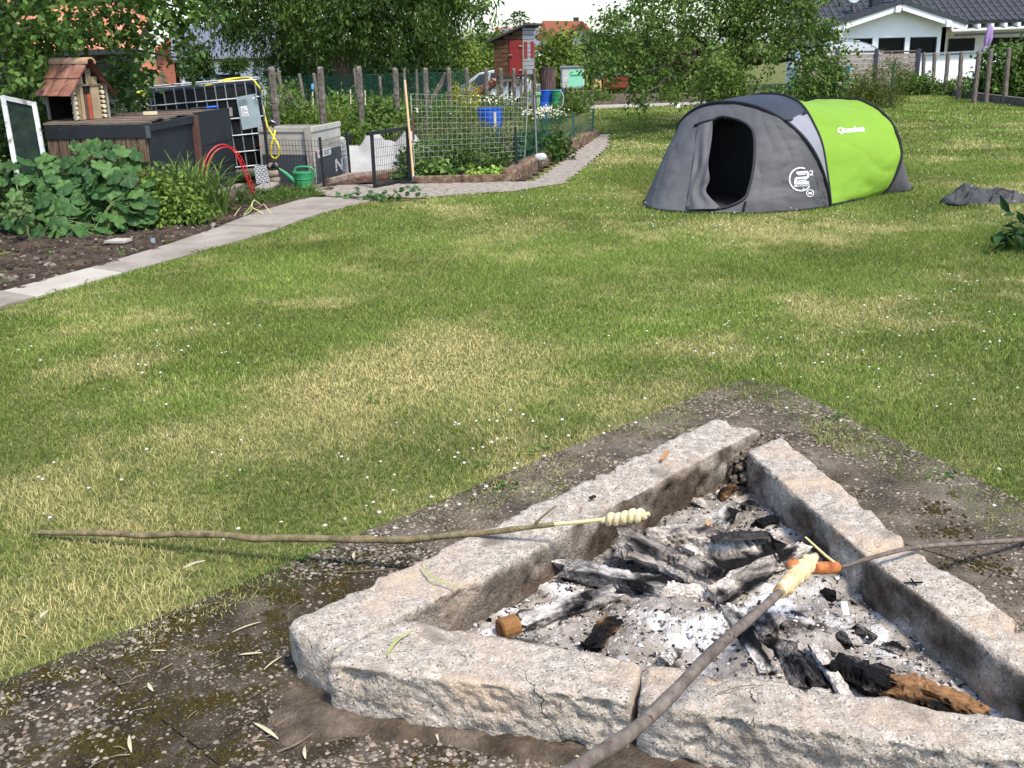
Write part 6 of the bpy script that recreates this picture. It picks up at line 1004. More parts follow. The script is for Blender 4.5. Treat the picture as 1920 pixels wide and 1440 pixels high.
# ---- kerb and bare bed behind the lawn ----
kb = thing('lawn_kerb', 'pale timber kerb along the back edge of the lawn', 'kerb', (3.6, 26.5, 0)); a = G(1090, 204); b = G(1300, 198); b = b+(b-a)*.35
for i in range(3): m = MB(); m.bar(a+(b-a)*i/3+V3(.01, 0, .03), a+(b-a)*(i+.99)/3+V3(0, 0, .03), .09, .09); m.build('kerb_beam', mat('kerb_pale', [(.45, .42, .36), (.58, .55, .5)], 4, .8) if i == 0 else 'kerb_pale', kb)
sheet('back_soil', (1.4, 7), (26.5, 31), .15, lambda x, y: x > 0, lambda x, y: .02+.10*ss(26.5, 28, y)+(n2(x, y, 3, 3)-.5)*.1, 'sandy_soil')
for x, y, Y, lab in ((1260, 190, 27.5, 'low green plants behind the pale kerb'), (1120, 188, 28, 'sparse grass tuft behind the left end of the pale kerb'), (1075, 195, 25.2, 'tall grass clump right of the barrels')): plant('weed_patch', lab, x, y, Y, .35, .3, .22, 80, 10, .12, .03, MG, LG, 'weeds along the kerb', spread=.12, droop=-.6)
m = MB(); c = at(1271, 200, 25.8); m.lathe([(.07, -.09), (.075, -.04), (.05, .02), (.03, .05), (.02, .06)], c, 12); m.tube(smooth_path([c+V3(-.03, 0, .03), c+V3(-.03, 0, .09), c+V3(.03, 0, .09), c+V3(.03, 0, .03)], 12), .008, 6); tag(m.build('canister', 'white', smooth=True), 'small white canister standing on the lawn by the pale kerb', 'canister')
# ---- houses ----
def tiled(name, cols, period, bump_=.6, axis_='X'):
    m = mat(name, cols, 4, .75, 0); t = m.node_tree; N = t.nodes; L = t.links; tc = N.new('ShaderNodeTexCoord'); outs = []
    for ax, sc2 in (('X', period[0]), ('Y', period[1])):
        wv = N.new('ShaderNodeTexWave'); wv.bands_direction = ax; wv.inputs['Scale'].default_value = sc2; L.new(tc.outputs['UV'], wv.inputs['Vector']); outs.append(wv)
    ad = N.new('ShaderNodeMath'); ad.operation = 'ADD'; L.new(outs[0].outputs['Fac'], ad.inputs[0]); L.new(outs[1].outputs['Fac'], ad.inputs[1]); outs[1].wave_profile = 'SAW'
    b = N.new('ShaderNodeBump'); b.inputs['Strength'].default_value = bump_; b.inputs['Distance'].default_value = .06; L.new(ad.outputs[0], b.inputs['Height']); L.new(b.outputs[0], N['Principled BSDF'].inputs['Normal']); return m
tiled('roof_anthracite', [(.035, .037, .042), (.06, .062, .07)], (2.2, 1.4)); tiled('roof_red', [(.30, .075, .035), (.42, .13, .06)], (2.2, 1.4)); tiled('roof_blue_grey', [(.12, .13, .16), (.17, .18, .21)], (.9, 1.2)); mat('render_white', [(.78, .77, .74), (.84, .83, .81)], 2, .85, .2, 40); mat('window_dark', (.004, .005, .005), rough=.25, spec=.12); mat('brick_wall', [(.30, .09, .055), (.38, .14, .09)], 14, .85, .3, 40)
def slope(name, a, b, c, d, material, parent, t=.12, rib=None):
    a, b, c, d = [np.array(p, float) for p in (a, b, c, d)]; m = MB(); m.quad4(a, b, c, d, t); o = m.build(name, material, parent); me = o.data; uv = me.uv_layers.new(name='UVMap'); e1 = unit(b-a); e2 = unit(d-a-np.dot(d-a, e1)*e1); org = ORG[o]
    for l in me.loops: p = np.array(me.vertices[l.vertex_index].co)+org-a; uv.data[l.index].uv = (float(np.dot(p, e1)), float(np.dot(p, e2)))
    if rib:                                            # tile columns as real ribs
        n = int(np.linalg.norm(b-a)/rib); m = MB(); nr = unit(np.cross(b-a, d-a))
        for i in range(n+1): u = i/n; m.bar(a+(b-a)*u+nr*.012, d+(c-d)*u+nr*.012, rib*.35, .05, nr)
        r_ = m.build('tile_ribs', material, o); r_['kind'] = 'stuff'
        n = int(np.linalg.norm(d-a)/(rib*1.35)); m = MB()
        for i in range(1, n): u = i/n; m.bar(a+(d-a)*u+nr*.01, b+(c-b)*u+nr*.01, .05, .045, nr)
        r_ = m.build('tile_courses', material, o); r_['kind'] = 'stuff'
    return o
hr = thing('bungalow', 'white bungalow with dark tiled roof and three large windows at the upper right', 'house', (18, 52, -1.4)); Y = 50.; zg = -1.4
wl = at(1583, 40, Y); wr = at(1776, 40, Y); ap = at(1690, 5, Y); zw = at(1776, 44, Y)[2]; zwl = at(1583, 44, Y)[2]
xl, xr = wl[0], wr[0]; zT = at(1700, 70, Y)[2]; wins = [(1589, 1636), (1647, 1697), (1706, 1757)]; xw = [(at(a, 80, Y)[0], at(b, 80, Y)[0]) for a, b in wins]; zB = -.55
m = MB()
def wpanel(x0, x1, z0, z1): m.quad4((x0, Y, z0), (x1, Y, z0), (x1, Y, z1), (x0, Y, z1), .25)
wpanel(xl, xr, zg, zB); edges = [xl]+[e for p in xw for e in p]+[xr]
for i in range(0, len(edges), 2): wpanel(edges[i], edges[i+1], zB, zT)
m.add([(xl, Y, zT), (xr, Y, zT), (xr, Y, zw), (ap[0], Y, ap[2]-.1), (xl, Y, zwl)], [(0, 1, 2, 3, 4)]); m.quad4((xr, Y, zg), (xr, Y+6, zg), (xr, Y+6, zw), (xr, Y, zw), .2); m.build('wall', 'render_white', hr)
for a, b in xw:
    m = MB(); m.quad4((a, Y+.18, zB), (b, Y+.18, zB), (b, Y+.18, zT), (a, Y+.18, zT), .03); wn = m.build('window', 'window_dark', hr); m = MB(); fz = mat('frame_dark', (.03, .032, .036), rough=.5) if 'frame_dark' not in MATS else MATS['frame_dark']
    for p, q in (((a, zT), (b, zT)), ((a, zB), (a, zT)), ((b, zB), (b, zT))): m.bar((p[0], Y+.12, p[1]), (q[0], Y+.12, q[1]), .10, .09, (0, 1, 0))
    m.build('window_frame', fz, wn)
el = at(1542, 53, Y-.5); er = at(1812, 43, Y-.5); apx = at(1691, 3, Y-.5); bk = V3(0, 9, 0)
slope('roof', el, apx, apx+bk, el+bk, 'roof_anthracite', hr, .14, .33); slope('roof', apx, er, er+bk, apx+bk, 'roof_anthracite', hr, .14, .33)
for a, b in ((el, apx), (apx, er)): m = MB(); m.bar(a+V3(0, -.06, -.22), b+V3(0, -.06, -.22), .10, .24); m.build('barge_board', 'white', hr); m = MB(); m.bar(a+V3(0, -.10, .0), b+V3(0, -.10, 0), .12, .18); m.build('verge_tiles', 'roof_anthracite', hr)
for x, y in ((1586, 49), (1684, 15), (1779, 42)): m = MB(); p = at(x, y, Y-.7); m.box(p+V3(0, .4, -.05), (.2, .9, .26)); m.build('purlin_end', 'white', hr)
# main wing to the right and left behind
e0 = at(1780, 41, Y+1.2); e1 = at(2120, 30, Y+1.2); slope('roof', e0+V3(-6, 0, 0), e1, e1+V3(0, 7.5, 3.6), e0+V3(-6, 7.5, 3.6), 'roof_anthracite', hr, .14, .33); f0 = at(1480, 50, Y+2.5); slope('roof', f0, f0+V3(4.2, 0, .0), f0+V3(4.2, 6, 2.6), f0+V3(0, 6, 2.6), 'roof_anthracite', hr, .14, .33)
m = MB(); m.quad4((xr+.02, Y+2.6, zg), (xr+11, Y+2.6, zg), (xr+11, Y+2.6, e0[2]+.1), (xr+.02, Y+2.6, e0[2]+.1), .2); m.quad4((f0[0]+.4, Y+4, zg), (xl+1, Y+4, zg), (xl+1, Y+4, f0[2]+.2), (f0[0]+.4, Y+4, f0[2]+.2), .2); m.build('wall', 'render_white', hr)
for a, b in ((1779, 1828), (1850, 1893), (1895, 1960)): xa, xb = at(a, 80, Y+2.5)[0], at(b, 80, Y+2.5)[0]; zt_ = at(1850, 71, Y+2.5)[2]; m = MB(); m.quad4((xa, Y+2.5, -.6), (xb, Y+2.5, -.6), (xb, Y+2.5, zt_), (xa, Y+2.5, zt_), .03); m.build('window', 'window_dark', hr)
m = MB(); a = at(1785, 58, Y+1); b = at(2000, 48, Y+1); m.quad4(a, b, b+V3(0, 1.4, .25), a+V3(0, 1.4, .25), .05); aw = m.build('awning', mat('awning', (.62, .61, .56), rough=.7), hr); m = MB(); m.bar(at(1790, 66, Y+.6), at(2000, 57, Y+.6), .06, .10); m.build('awning_front_bar', 'frame_dark', aw)
for x in range(1785, 1990, 25): m = MB(); p = at(x, 46-.04*(x-1785), Y+1.2); m.box(p+V3(0, .2, -.1), (.14, .6, .16)); m.build('rafter_end', 'white', hr)
m = MB(); c = at(1599, 2, Y+2); m.lathe([(.02, 0), (.16, .03), (.25, .10), (.27, .13)], c+V3(0, 0, .12), 18, _rx(1.2)); sd_ = m.build('satellite_dish', 'plate_grey', hr, smooth=True); m = MB(); m.tube([c+V3(0, .1, 0), c+V3(0, .1, -.5)], .03, 6); m.build('dish_mast', 'black_metal', sd_)
m = MB(); c = at(1644, 3, Y+2); m.box(c, (.55, .5, .5)); m.build('chimney', 'frame_dark', hr)
# red roofed white house far centre
hc = thing('gable_house', 'white gabled house with orange red roof far behind the stilt hut', 'house', (6, 96, -4)); Y = 95.; ap = at(1091, 40, Y); L_ = at(1040, 83, Y); Rr = at(1125, 75, Y); zg = -4.; m = MB(); w0 = at(1060, 90, Y); w1 = at(1120, 90, Y); m.add([(w0[0], Y, zg), (w1[0], Y, zg), (w1[0], Y, at(1120, 70, Y)[2]), (ap[0], Y, ap[2]-.1), (w0[0], Y, at(1062, 76, Y)[2])], [(0, 1, 2, 3, 4)]); m.build('wall', 'render_white', hc)
slope('roof', at(1036, 80, Y-1.), ap+V3(0, -1., 0), ap+V3(-3.0, 9, .3), at(1004, 72, Y+9), 'roof_red', hc, .2); slope('roof', ap+V3(0, -1, 0), Rr+V3(0, -1, 0), Rr+V3(0, 9, 0), ap+V3(0, 9, 0), 'roof_red', hc, .2)
q = [at(1040, 79, Y-1.2), at(1050, 80, Y-1.2), at(1089, 44, Y-1.2), at(1086, 43, Y-1.2)]; m = MB(); m.quad4(at(1052, 85, Y-.6), at(1060, 85, Y-.6), at(1086, 46, Y-.6), at(1072, 50, Y-.6), .05); m.build('dormer_cheek', 'roof_anthracite', hc); m = MB(); m.bar(at(1060, 84, Y-1.1), ap+V3(0, -1.1, -.05), .12, .25); m.build('verge', 'brown_post', hc)
m = MB(); c = at(1080, 44, Y+2); m.box(c+V3(0, 0, 0), (.45, .45, 1.0)); m.build('chimney', 'frame_dark', hc); m = MB(); a = at(1084, 57, Y-.05); b = at(1091, 50, Y-.05); m.quad4((a[0], Y-.06, a[2]), (b[0], Y-.06, a[2]), (b[0], Y-.06, b[2]), (a[0], Y-.06, b[2]), .04); wn = m.build('window', 'window_dark', hc); m = MB(); m.bar(((a[0]+b[0])/2, Y-.1, a[2]), ((a[0]+b[0])/2, Y-.1, b[2]), .06, .05, (0, 1, 0)); m.build('window_bar', 'white', wn)
h2 = thing('red_roofed_house', 'long house with red roof and grey solar panels behind the stilt hut', 'house', (3, 121, -5)); Y = 120.; slope('roof', at(925, 90, Y), at(1085, 90, Y), at(1080, 52, Y+5), at(928, 52, Y+5), 'roof_red', h2, .2); m = MB(); m.quad4(at(940, 78, Y+1.5), at(968, 78, Y+1.5), at(968, 54, Y+4.3), at(940, 54, Y+4.3), .1); m.build('solar_panel', mat('solar', (.16, .17, .19), rough=.4), h2); m = MB(); m.quad4(at(1000, 86, Y), at(1032, 86, Y), at(1026, 53, Y+4.2), at(1000, 53, Y+4.2), .1); m.build('solar_panel', 'solar', h2); m = MB(); a = at(925, 90, Y); b = at(1085, 90, Y); m.quad4((a[0], Y+.3, -5), (b[0], Y+.3, -5), (b[0], Y+.3, a[2]), (a[0], Y+.3, a[2]), .3); m.build('wall', 'render_white', h2)
# white house with blue grey roof, left
hl = thing('white_house', 'white house with blue grey corrugated roof left of the walnut tree', 'house', (-12, 47, -1.5)); Y = 45.; slope('roof', at(325, 109, Y), at(556, 102, Y), at(556, 40, Y+4), at(325, 48, Y+4), 'roof_blue_grey', hl, .2, .45); a = at(335, 112, Y+.3); b = at(550, 106, Y+.3); m = MB(); m.quad4((a[0], Y+.3, -1.6), (b[0], Y+.3, -1.6), (b[0], Y+.3, b[2]), (a[0], Y+.3, b[2]), .3); m.quad4((b[0], Y+.3, -1.6), (b[0]+.1, Y+8, -1.6), (b[0]+.1, Y+8, 3.), (b[0], Y+.3, b[2]), .2); m.build('wall', 'render_white', hl)
m = MB(); m.bar(at(557, 104, Y), at(557, 42, Y+4), .14, .3); m.build('barge_board', 'white', hl); m = MB(); m.bar(at(325, 110, Y-.1), at(556, 103, Y-.1), .14, .12); m.build('gutter', 'galv', hl)
for x0_, x1_ in ((405, 450), (500, 515)): m = MB(); p, q = at(x0_, 140, Y+.2), at(x1_, 140, Y+.2); m.quad4((p[0], Y+.2, p[2]-.8), (q[0], Y+.2, p[2]-.8), (q[0], Y+.2, p[2]), (p[0], Y+.2, p[2]), .05); m.build('window', 'window_dark', hl)
# shed with big clay tiles behind the hazel
sh = thing('tiled_shed', 'low building with large orange clay roof tiles behind the hazel leaves', 'building', (-11, 24, -1)); Y = 22.; a = at(-60, 104, Y); b = at(252, 93, Y); m = MB(); m.quad4((a[0], Y+.3, -.6), (b[0]-.2, Y+.3, -.6), (b[0]-.2, Y+.3, b[2]-.05), (a[0], Y+.3, a[2]-.05), .2); m.build('wall', 'roof_dark', sh); m = MB(); m.bar(a+V3(0, -.05, -.02), b+V3(0, -.05, -.02), .10, .10); m.build('gutter', 'frame_dark', sh)
slp = V3(0, 2.6, 1.35); rf = slope('roof_deck', a+V3(0, 0, .0), b, b+slp, a+slp, 'roof_dark', sh, .1); tcol = [mat('tile_o%d' % i, [(.36, .12, .055), (.50, .21, .11)], 6, .85, .3, 40) if i == 0 else mat('tile_o%d' % i, [(.46, .19, .10), (.58, .30, .18)], 6, .85, .3, 40) for i in range(2)]; nu = 17; nv = 6; tm = None
for j in range(nv):
    for i in range(nu):
        u0, u1 = i/nu, (i+.96)/nu; v0, v1 = j/nv-.02, (j+1)/nv; P = lambda u, v: a+(b-a)*u+slp*v+V3(0, -.01, .035-.02*(v-v0)*nv)
        A_4 = [P(u0, v0), P(u1, v0), P(u1, v1), P(u0, v1)]; m = MB(); mid = (A_4[0]+A_4[1])/2+V3(0, 0, .05); mid2 = (A_4[2]+A_4[3])/2+V3(0, 0, .05); m.add([A_4[0], mid, A_4[1], A_4[2], mid2, A_4[3], A_4[0]-V3(0, 0, .03), A_4[1]-V3(0, 0, .03)], [(0, 1, 4, 5), (1, 2, 3, 4), (0, 6, 7, 2, 1)]); m.build('roof_tile', tcol[(i*7+j*3) % 2], rf)
# small brick gable house and dark roof between hazel and tank
h4 = thing('brick_house', 'small house with red brick gable and white edge behind the hazel', 'house', (-17, 62, -2)); Y = 60.; m = MB(); a = at(292, 112, Y); b = at(333, 112, Y); m.add([(a[0], Y, -2), (b[0], Y, -2), (b[0], Y, at(333, 82, Y)[2]), at(318, 74, Y), (a[0], Y, at(296, 90, Y)[2])], [(0, 1, 2, 3, 4)]); m.quad4((b[0], Y, -2), (b[0], Y+6, -2), (b[0], Y+6, 2), (b[0], Y, 2), .2); m.build('wall', 'brick_wall', h4); m = MB(); m.bar(at(334, 112, Y-.1), at(336, 82, Y-.1), .28, .1, (0, 1, 0)); m.build('white_edge', 'white', h4); slope('roof', at(290, 92, Y-.5), at(319, 72, Y-.5), at(319, 72, Y+6), at(290, 92, Y+6), 'roof_red', h4, .15); slope('roof', at(319, 72, Y-.5), at(340, 84, Y-.5), at(340, 84, Y+6), at(319, 72, Y+6), 'roof_red', h4, .15)
h5 = thing('garden_pavilion', 'small pavilion with dark pointed roof behind the compost bins', 'pavilion', (-12, 36, -1)); Y = 36.; ap = at(278, 114, Y); e = [at(250, 136, Y-1), at(303, 134, Y-1), at(303, 134, Y+1.2), at(250, 136, Y+1.2)]
for i in range(4): m = MB(); m.add([e[i], e[(i+1) % 4], ap], [(0, 1, 2)]); m.build('roof', 'roof_dark' if i else 'roof_red', h5)
for p in e: m = MB(); m.bar(V3(p[0], p[1], -1), p, .1, .1, (0, 1, 0)); m.build('post', 'post_wood', h5)
# ================= tent =================
from mathutils.bvhtree import BVHTree
mat('tent_grey', [(.108, .104, .106), (.138, .133, .135)], 3, .65, .15, 30, spec=.15, trans=.12); mat('tent_light', [(.22, .215, .235), (.27, .265, .285)], 3, .6, .15, 30); mat('tent_navy', [(.030, .034, .043), (.042, .046, .056)], 3, .55, .12, 30); mat('tent_green', [(.20, .345, .032), (.225, .385, .040)], 3, .6, .12, 30, trans=.10, spec=.15); mat('tent_black', (.010, .010, .011), rough=.6); mat('tent_inner', [(.030, .030, .033), (.050, .050, .053)], 3, .8, .3, 20); mat('tent_zip', (.022, .022, .024), rough=.6); mat('print_white', (.78, .78, .78), rough=.6)
N0 = G(1557, 389); lv = V3(.8, .6, 0); wv_ = V3(-.6, .8, 0); WD = 1.86
def hoop(pts, p0, tilt, k=81):
    """pts (s,t) along the near half up to the middle, mirrored"""
    pts = list(pts); full = pts+[(WD-s, t) for s, t in pts[-2::-1]]; P = smooth_path(np.array([(s, t, 0) for s, t in full]), k); up = V3(0, 0, 1)*math.cos(tilt)+lv*math.sin(tilt); return p0+P[:, :1]*wv_+P[:, 1:2]*up
HA = hoop([(0, 0), (-.01, .16), (.0, .33), (.04, .51), (.12, .67), (.24, .80), (.38, .89), (.55, .96), (.72, 1.0), (.93, 1.015)], N0, -.4)
HB = hoop([(0, 0), (.03, .10), (.12, .33), (.23, .57), (.36, .74), (.48, .865), (.59, .94), (.75, .99), (.93, 1.005)], N0, .2)
C0_ = G(1650, 367); HC = hoop([(0, 0), (-.06, .10), (-.085, .27), (-.05, .47), (.12, .70), (.34, .87), (.62, .985), (.78, 1.0), (.93, 1.005)], C0_, .5)
def resample(P, k): u = np.linspace(0, 1, len(P)); v = np.linspace(0, 1, k); return np.stack([np.interp(v, u, P[:, i]) for i in range(3)], 1)
def gcurve(pts, p0, k=81): return smooth_path(np.array([p0+lv*a+wv_*b for a, b in pts]), k)
GF_ = gcurve([(0, 0), (-.37, .05), (-.64, .14), (-.86, .27), (-1.03, .45), (-1.19, .70), (-1.27, .93), (-1.19, 1.20), (-.95, 1.48), (-.5, 1.72), (0, WD)], N0)
GR_ = gcurve([(0, 0), (.30, -.01), (.60, .04), (.72, .5), (.74, .93), (.7, 1.4), (.58, 1.8), (.28, 1.87), (0, WD)], C0_)
def loft(P, Q, n, sag=0., wr=0., seed=1, ws=3., folds=0.):
    t = np.linspace(0, 1, n)[:, None, None]; S = P[None]*(1-t)+Q[None]*t; u = np.linspace(0, 1, len(P)); S[:, :, 2] -= (np.sin(t[:, :, 0]*math.pi)*sag)*np.sin(u*math.pi)[None]
    V = S.reshape(-1, 3)
    if wr: V = V+((fbm(V*np.array([1, 1, 2.2]), ws, seed, 3)-.5)*wr)[:, None]*unit(V3(-.3, -.9, .3))
    if folds:                                          # tension folds fanning along the cloth
        uu = np.tile(u, n); tt = np.repeat(np.linspace(0, 1, n), len(P)); ph = n2(uu*6, tt*3, 1., seed+40, 2)*9; rid = np.abs(np.sin(uu*46+tt*7+ph))**.6*n2(uu*9+3, tt*2.5, 1., seed+50, 2)
        V = V+((rid-.35)*folds*np.sin(tt*math.pi)**.5)[:, None]*unit(V3(-.3, -.85, .3))
    return V, grid_faces(n, len(P))
tn = thing('tent', 'grey and lime green pop up tent with open dark entrance on the lawn', 'tent', tuple(N0*.4+(N0+wv_*WD)*.6)); bvh = {}
def panel(name, V, Fc, material, keep=None):
    if keep is not None: Fc = Fc[keep]
    o = place(name, V, Fc, material, tn, smooth=True); bvh[name] = BVHTree.FromPolygons([tuple(v) for v in V], [tuple(int(i) for i in f) for f in Fc]); return o
def topx(V): q = (V-CP) @ CR; return 960+F*q[:, 0]/-q[:, 2], 720-F*q[:, 1]/-q[:, 2]
K_ = 201; A2 = resample(HA, K_); F2 = resample(GF_, K_); V, Fc = loft(A2, F2, 90, -.05, .04, 4, 4., .02)
DOOR = [(1310, 236), (1334, 226), (1355, 219), (1384, 225), (1405, 237), (1414, 258), (1413, 310), (1404, 353), (1396, 371), (1378, 382), (1355, 390), (1322, 394), (1290, 389), (1300, 330)]
xx, yy = topx(V[Fc].mean(1)); keep = ~(inpoly(xx, yy, DOOR) & (V[Fc].mean(1) @ lv < (N0 @ lv)-.0) & (np.arange(len(Fc)) % (K_-1) < 150)); vest = panel('vestibule', V, Fc, 'tent_grey', keep)
V, Fc = loft(HA, HB, 14, -.02, .02, 5); s = np.arange(len(Fc)) % 80; V3_ = V[Fc].mean(1); panel('roof_panel', V, Fc, 'tent_navy', (s > 23) & (s < 57)); panel('side_panel', V, Fc, 'tent_light', (s <= 23)); panel('far_side_panel', V, Fc, 'tent_light', (s >= 57))
V, Fc = loft(resample(HB, 161), resample(HC, 161), 50, .06, .05, 6, 3.5, .035); panel('green_body', V, Fc, 'tent_green'); V, Fc = loft(HC, GR_, 20, .05, .05, 7, 4); panel('rear_panel', V, Fc, 'tent_grey')
for nm, P, r in (('front_hoop', HA, .016), ('middle_hoop', HB, .016), ('rear_hoop', HC, .017)): m = MB(); m.tube(P+V3(0, 0, .004), r, 8); m.build(nm, 'tent_black', tn, smooth=True)
m = MB(); t = np.linspace(0, 1, 14)[:, None]; m.tube((HA[24]*(1-t)+HB[24]*t)-V3(0, 0, .03*0)+np.sin(t*math.pi)*V3(0, 0, -.02)+V3(-.01, -.012, .012), .017, 6); m.build('seam_strip', 'tent_black', tn)
m = MB(); m.tube(F2[::3]+V3(0, 0, .012), .011, 6); m.tube(GR_+V3(0, 0, .012), .011, 6); m.tube([HB[0]+V3(0, 0, .02), HC[0]+V3(0, 0, .02)], .012, 6); m.build('hem', 'tent_black', tn)
# inner tent and groundsheet
HI = hoop([(.16, 0), (.15, .14), (.20, .32), (.28, .48), (.38, .60), (.50, .70), (.63, .77), (.77, .81), (.93, .82)], N0, -.10); mid = resample(np.array([HI[0], HI[-1]]), 81); V, Fc = loft(HI, mid, 10); panel('inner_tent', V, Fc, 'tent_inner')
gs = np.concatenate([GF_, GR_[::-1]]); ctr = gs.mean(0); m = MB(); k = len(gs); m.add(np.concatenate([gs+V3(0, 0, .010), [ctr+V3(0, 0, .010)]]), [(i, (i+1) % k, k) for i in range(k)]); m.build('groundsheet', 'tent_inner', tn)
def cast(x, y, names, off=.006):
    d = Vector(ray(x, y)).normalized(); best = None
    for n in names:
        h = bvh[n].ray_cast(Vector(CP), d)
        if h[0] is not None and (best is None or h[3] < best[3]): best = h
    if best is None: return None
    return np.array(best[0]-d*off)
V2, F2_ = loft(A2, F2, 90, -.05, .04, 4, 4., .02); bvh['vest_full'] = BVHTree.FromPolygons([tuple(v) for v in V2], [tuple(int(i) for i in f) for f in F2_])
# door zip edge, toggled flap
zp = [cast(x, y, ['vest_full'], .008) for x, y in smooth_path(np.array([(a, b, 0) for a, b in [(1290, 389), (1322, 393), (1355, 390), (1378, 382), (1396, 371), (1404, 353), (1413, 310), (1414, 258), (1405, 237), (1384, 225), (1355, 219), (1334, 226), (1310, 236)]]), 50)[:, :2]]; m = MB(); m.tube([p for p in zp if p is not None], .013, 6); m.build('door_zip', 'tent_zip', tn, smooth=True)
rows = 26; cols__ = 22; P = []
L_edge = [(1309, 236), (1303, 280), (1297, 330), (1290, 375), (1287, 392)]; R_edge = [(1336, 226), (1335, 262), (1329, 300), (1331, 335), (1325, 360), (1352, 391)]; Lp = smooth_path(np.array([(a, b, 0) for a, b in L_edge]), rows)[:, :2]; Rp = smooth_path(np.array([(a, b, 0) for a, b in R_edge]), rows)[:, :2]
for i in range(rows):
    for j in range(cols__):
        u = j/(cols__-1); q = Lp[i]*(1-u)+Rp[i]*u; p = cast(q[0], q[1], ['vest_full'], .01); fold = .016*math.sin(u*12+i*.22+1.5*math.sin(i*.5))*(.2+.8*i/rows)+.014*math.sin(u*5-i*.25)+.012*math.sin(i*.9+u*3); P.append(p+V3(-.3, -.9, .1)*(fold+.018+.03*math.sin(u*math.pi)*i/rows) if p is not None else (P[-1] if P else N0))
place('door_flap', np.array(P), grid_faces(rows, cols__), 'tent_grey', tn, smooth=True)
P = [cast(x, y, ['vest_full'], .02) for x, y in ((1302, 236), (1314, 231), (1332, 226))]; m = MB(); m.tube(P, .014, 6); m.build('toggle_strap', 'tent_black', tn)
m = MB(); P = [cast(x, y, ['vest_full'], .004) for x, y in ((1398, 378), (1395, 388), (1393, 400))]; m.tube([p for p in P if p is not None], .012, 5); m.build('hem_strap', 'tent_black', tn)
# printed marks lying on the fabric
def decal(name, polys, names, parent=tn):
    m = MB()
    for pts in polys:
        P = [cast(x, y, names, .007) for x, y in pts]
        if any(p is None for p in P): continue
        m.add(P, [tuple(range(len(P)))])
    if m.v: m.build(name, 'print_white', parent)
def stroke(pts, w_, names, closed=False):
    out = []; pts = [np.array(p, float) for p in pts]
    for a, b in zip(pts, pts[1:]+([pts[0]] if closed else [])):
        if not closed and b is pts[0]: continue
        d = b-a; L = np.hypot(*d); n = np.array([-d[1], d[0]])/L*w_/2; e = d/L*w_*.4; k = max(1, int(L/4))
        for i in range(k): p0 = a-e+(d+2*e)*i/k; p1 = a-e+(d+2*e)*(i+1)/k; out.append([p0-n, p1-n, p1+n, p0+n])
    return out
VS = ['vest_full', 'side_panel']; cc = lambda cx, cy, r, a0, a1, n: [(cx+r*.98*math.cos(math.radians(a)), cy-r*math.sin(math.radians(a))) for a in np.linspace(a0, a1, n)]
decal('ring_logo', stroke(cc(1501.5, 336, 21.5, 70, 318, 30), 2.6, VS), VS); two = [(1495, 324), (1513, 322.5), (1515, 325), (1515, 331), (1512, 333), (1494, 334), (1492, 336), (1491, 343), (1515, 342)]; decal('number_two_logo', stroke(two, 4.2, VS)+stroke([(1496, 328), (1510, 327)], 1.6, VS)+stroke([(1496, 338.5), (1512, 337.5)], 1.6, VS), VS)
decal('small_two', stroke([(1518, 321), (1523, 320), (1523.5, 324), (1519, 328), (1524, 328)], 1.6, VS), VS); decal('tiny_ring', stroke(cc(1519, 362, 6.6, 0, 359, 18), 1.5, VS, True), VS); decal('tiny_tent_mark', [[(1515.5, 364.5), (1522.5, 364), (1521.5, 359.5), (1519, 361), (1516.5, 359.5)]], VS)
def text_polys(txt, x0, y0, h, slope_=0., sx=1., bold=.02):
    cu = bpy.data.curves.new('txt', 'FONT'); cu.body = txt; cu.size = 1; cu.offset = bold; cu.resolution_u = 3; ob = bpy.data.objects.new('txt', cu); col.objects.link(ob); dg = bpy.context.evaluated_depsgraph_get(); me = ob.evaluated_get(dg).to_mesh(); v = [np.array(p.co) for p in me.vertices]; out = []
    for p in me.polygons:
        q = [v[i] for i in p.vertices]; out.append([(x0+a[0]*h*sx, y0-a[1]*h+slope_*a[0]*h*sx) for a in q])
    ob.evaluated_get(dg).to_mesh_clear(); bpy.data.objects.remove(ob); bpy.data.curves.remove(cu); return out
decal('brand_lettering', text_polys('Quechua', 1570.5, 249.5, 15, -.075, .92, .03), ['green_body']); decal('seconds_lettering', text_polys('SECONDS', 1489, 350.5, 6.2, -.05, 1.05), VS); decal('size_lettering', text_polys('II', 1505, 355.5, 6, -.05), VS)
m = MB(); s_ = G(1712, 356); m.tube([GR_[20]+V3(0, 0, .03), s_+V3(.02, 0, .0)], .006, 5); m.build('guy_loop', 'tent_black', tn)
# ---- tent bag ----
c = G(1850, 384); n = 110; u, v = np.meshgrid(np.linspace(-1, 1, n), np.linspace(-1, 1, n), indexing='ij'); u = u.ravel(); v = v.ravel(); x = c[0]+.04+u*.42; y = c[1]+.13+v*.2
env = np.maximum(np.clip(1-((u+.40)/.58)**2-(v/.95)**2, 0, 1)**.5, .72*np.clip(1-((u-.32)/.66)**2-((v-.05)/.85)**2, 0, 1)**.5); rd = lambda a, b, f, s_: 1-np.clip(np.abs(n2(a, b, f, s_, 2)-.5)*5.5, 0, 1)
z = env*(.045+.075*rd(x*1.2+y*.6, y*.8, 4.2, 3)+.05*rd(x-y*.8, x*.5+y, 8.5, 5)+.022*rd(x*.7+y, y-x, 17, 9)); fa = grid_faces(n, n); k = z[fa].max(1) > .004; bg_ = thing('tent_bag', 'crumpled dark grey fabric bag lying on the lawn right of the tent', 'bag', tuple(c)); place('bag_fabric', np.stack([x, y, z+.012], 1), fa[k], mat('bag_grey', [(.040, .039, .041), (.075, .073, .074)], 6, .7, .3, 30), bg_, smooth=True)
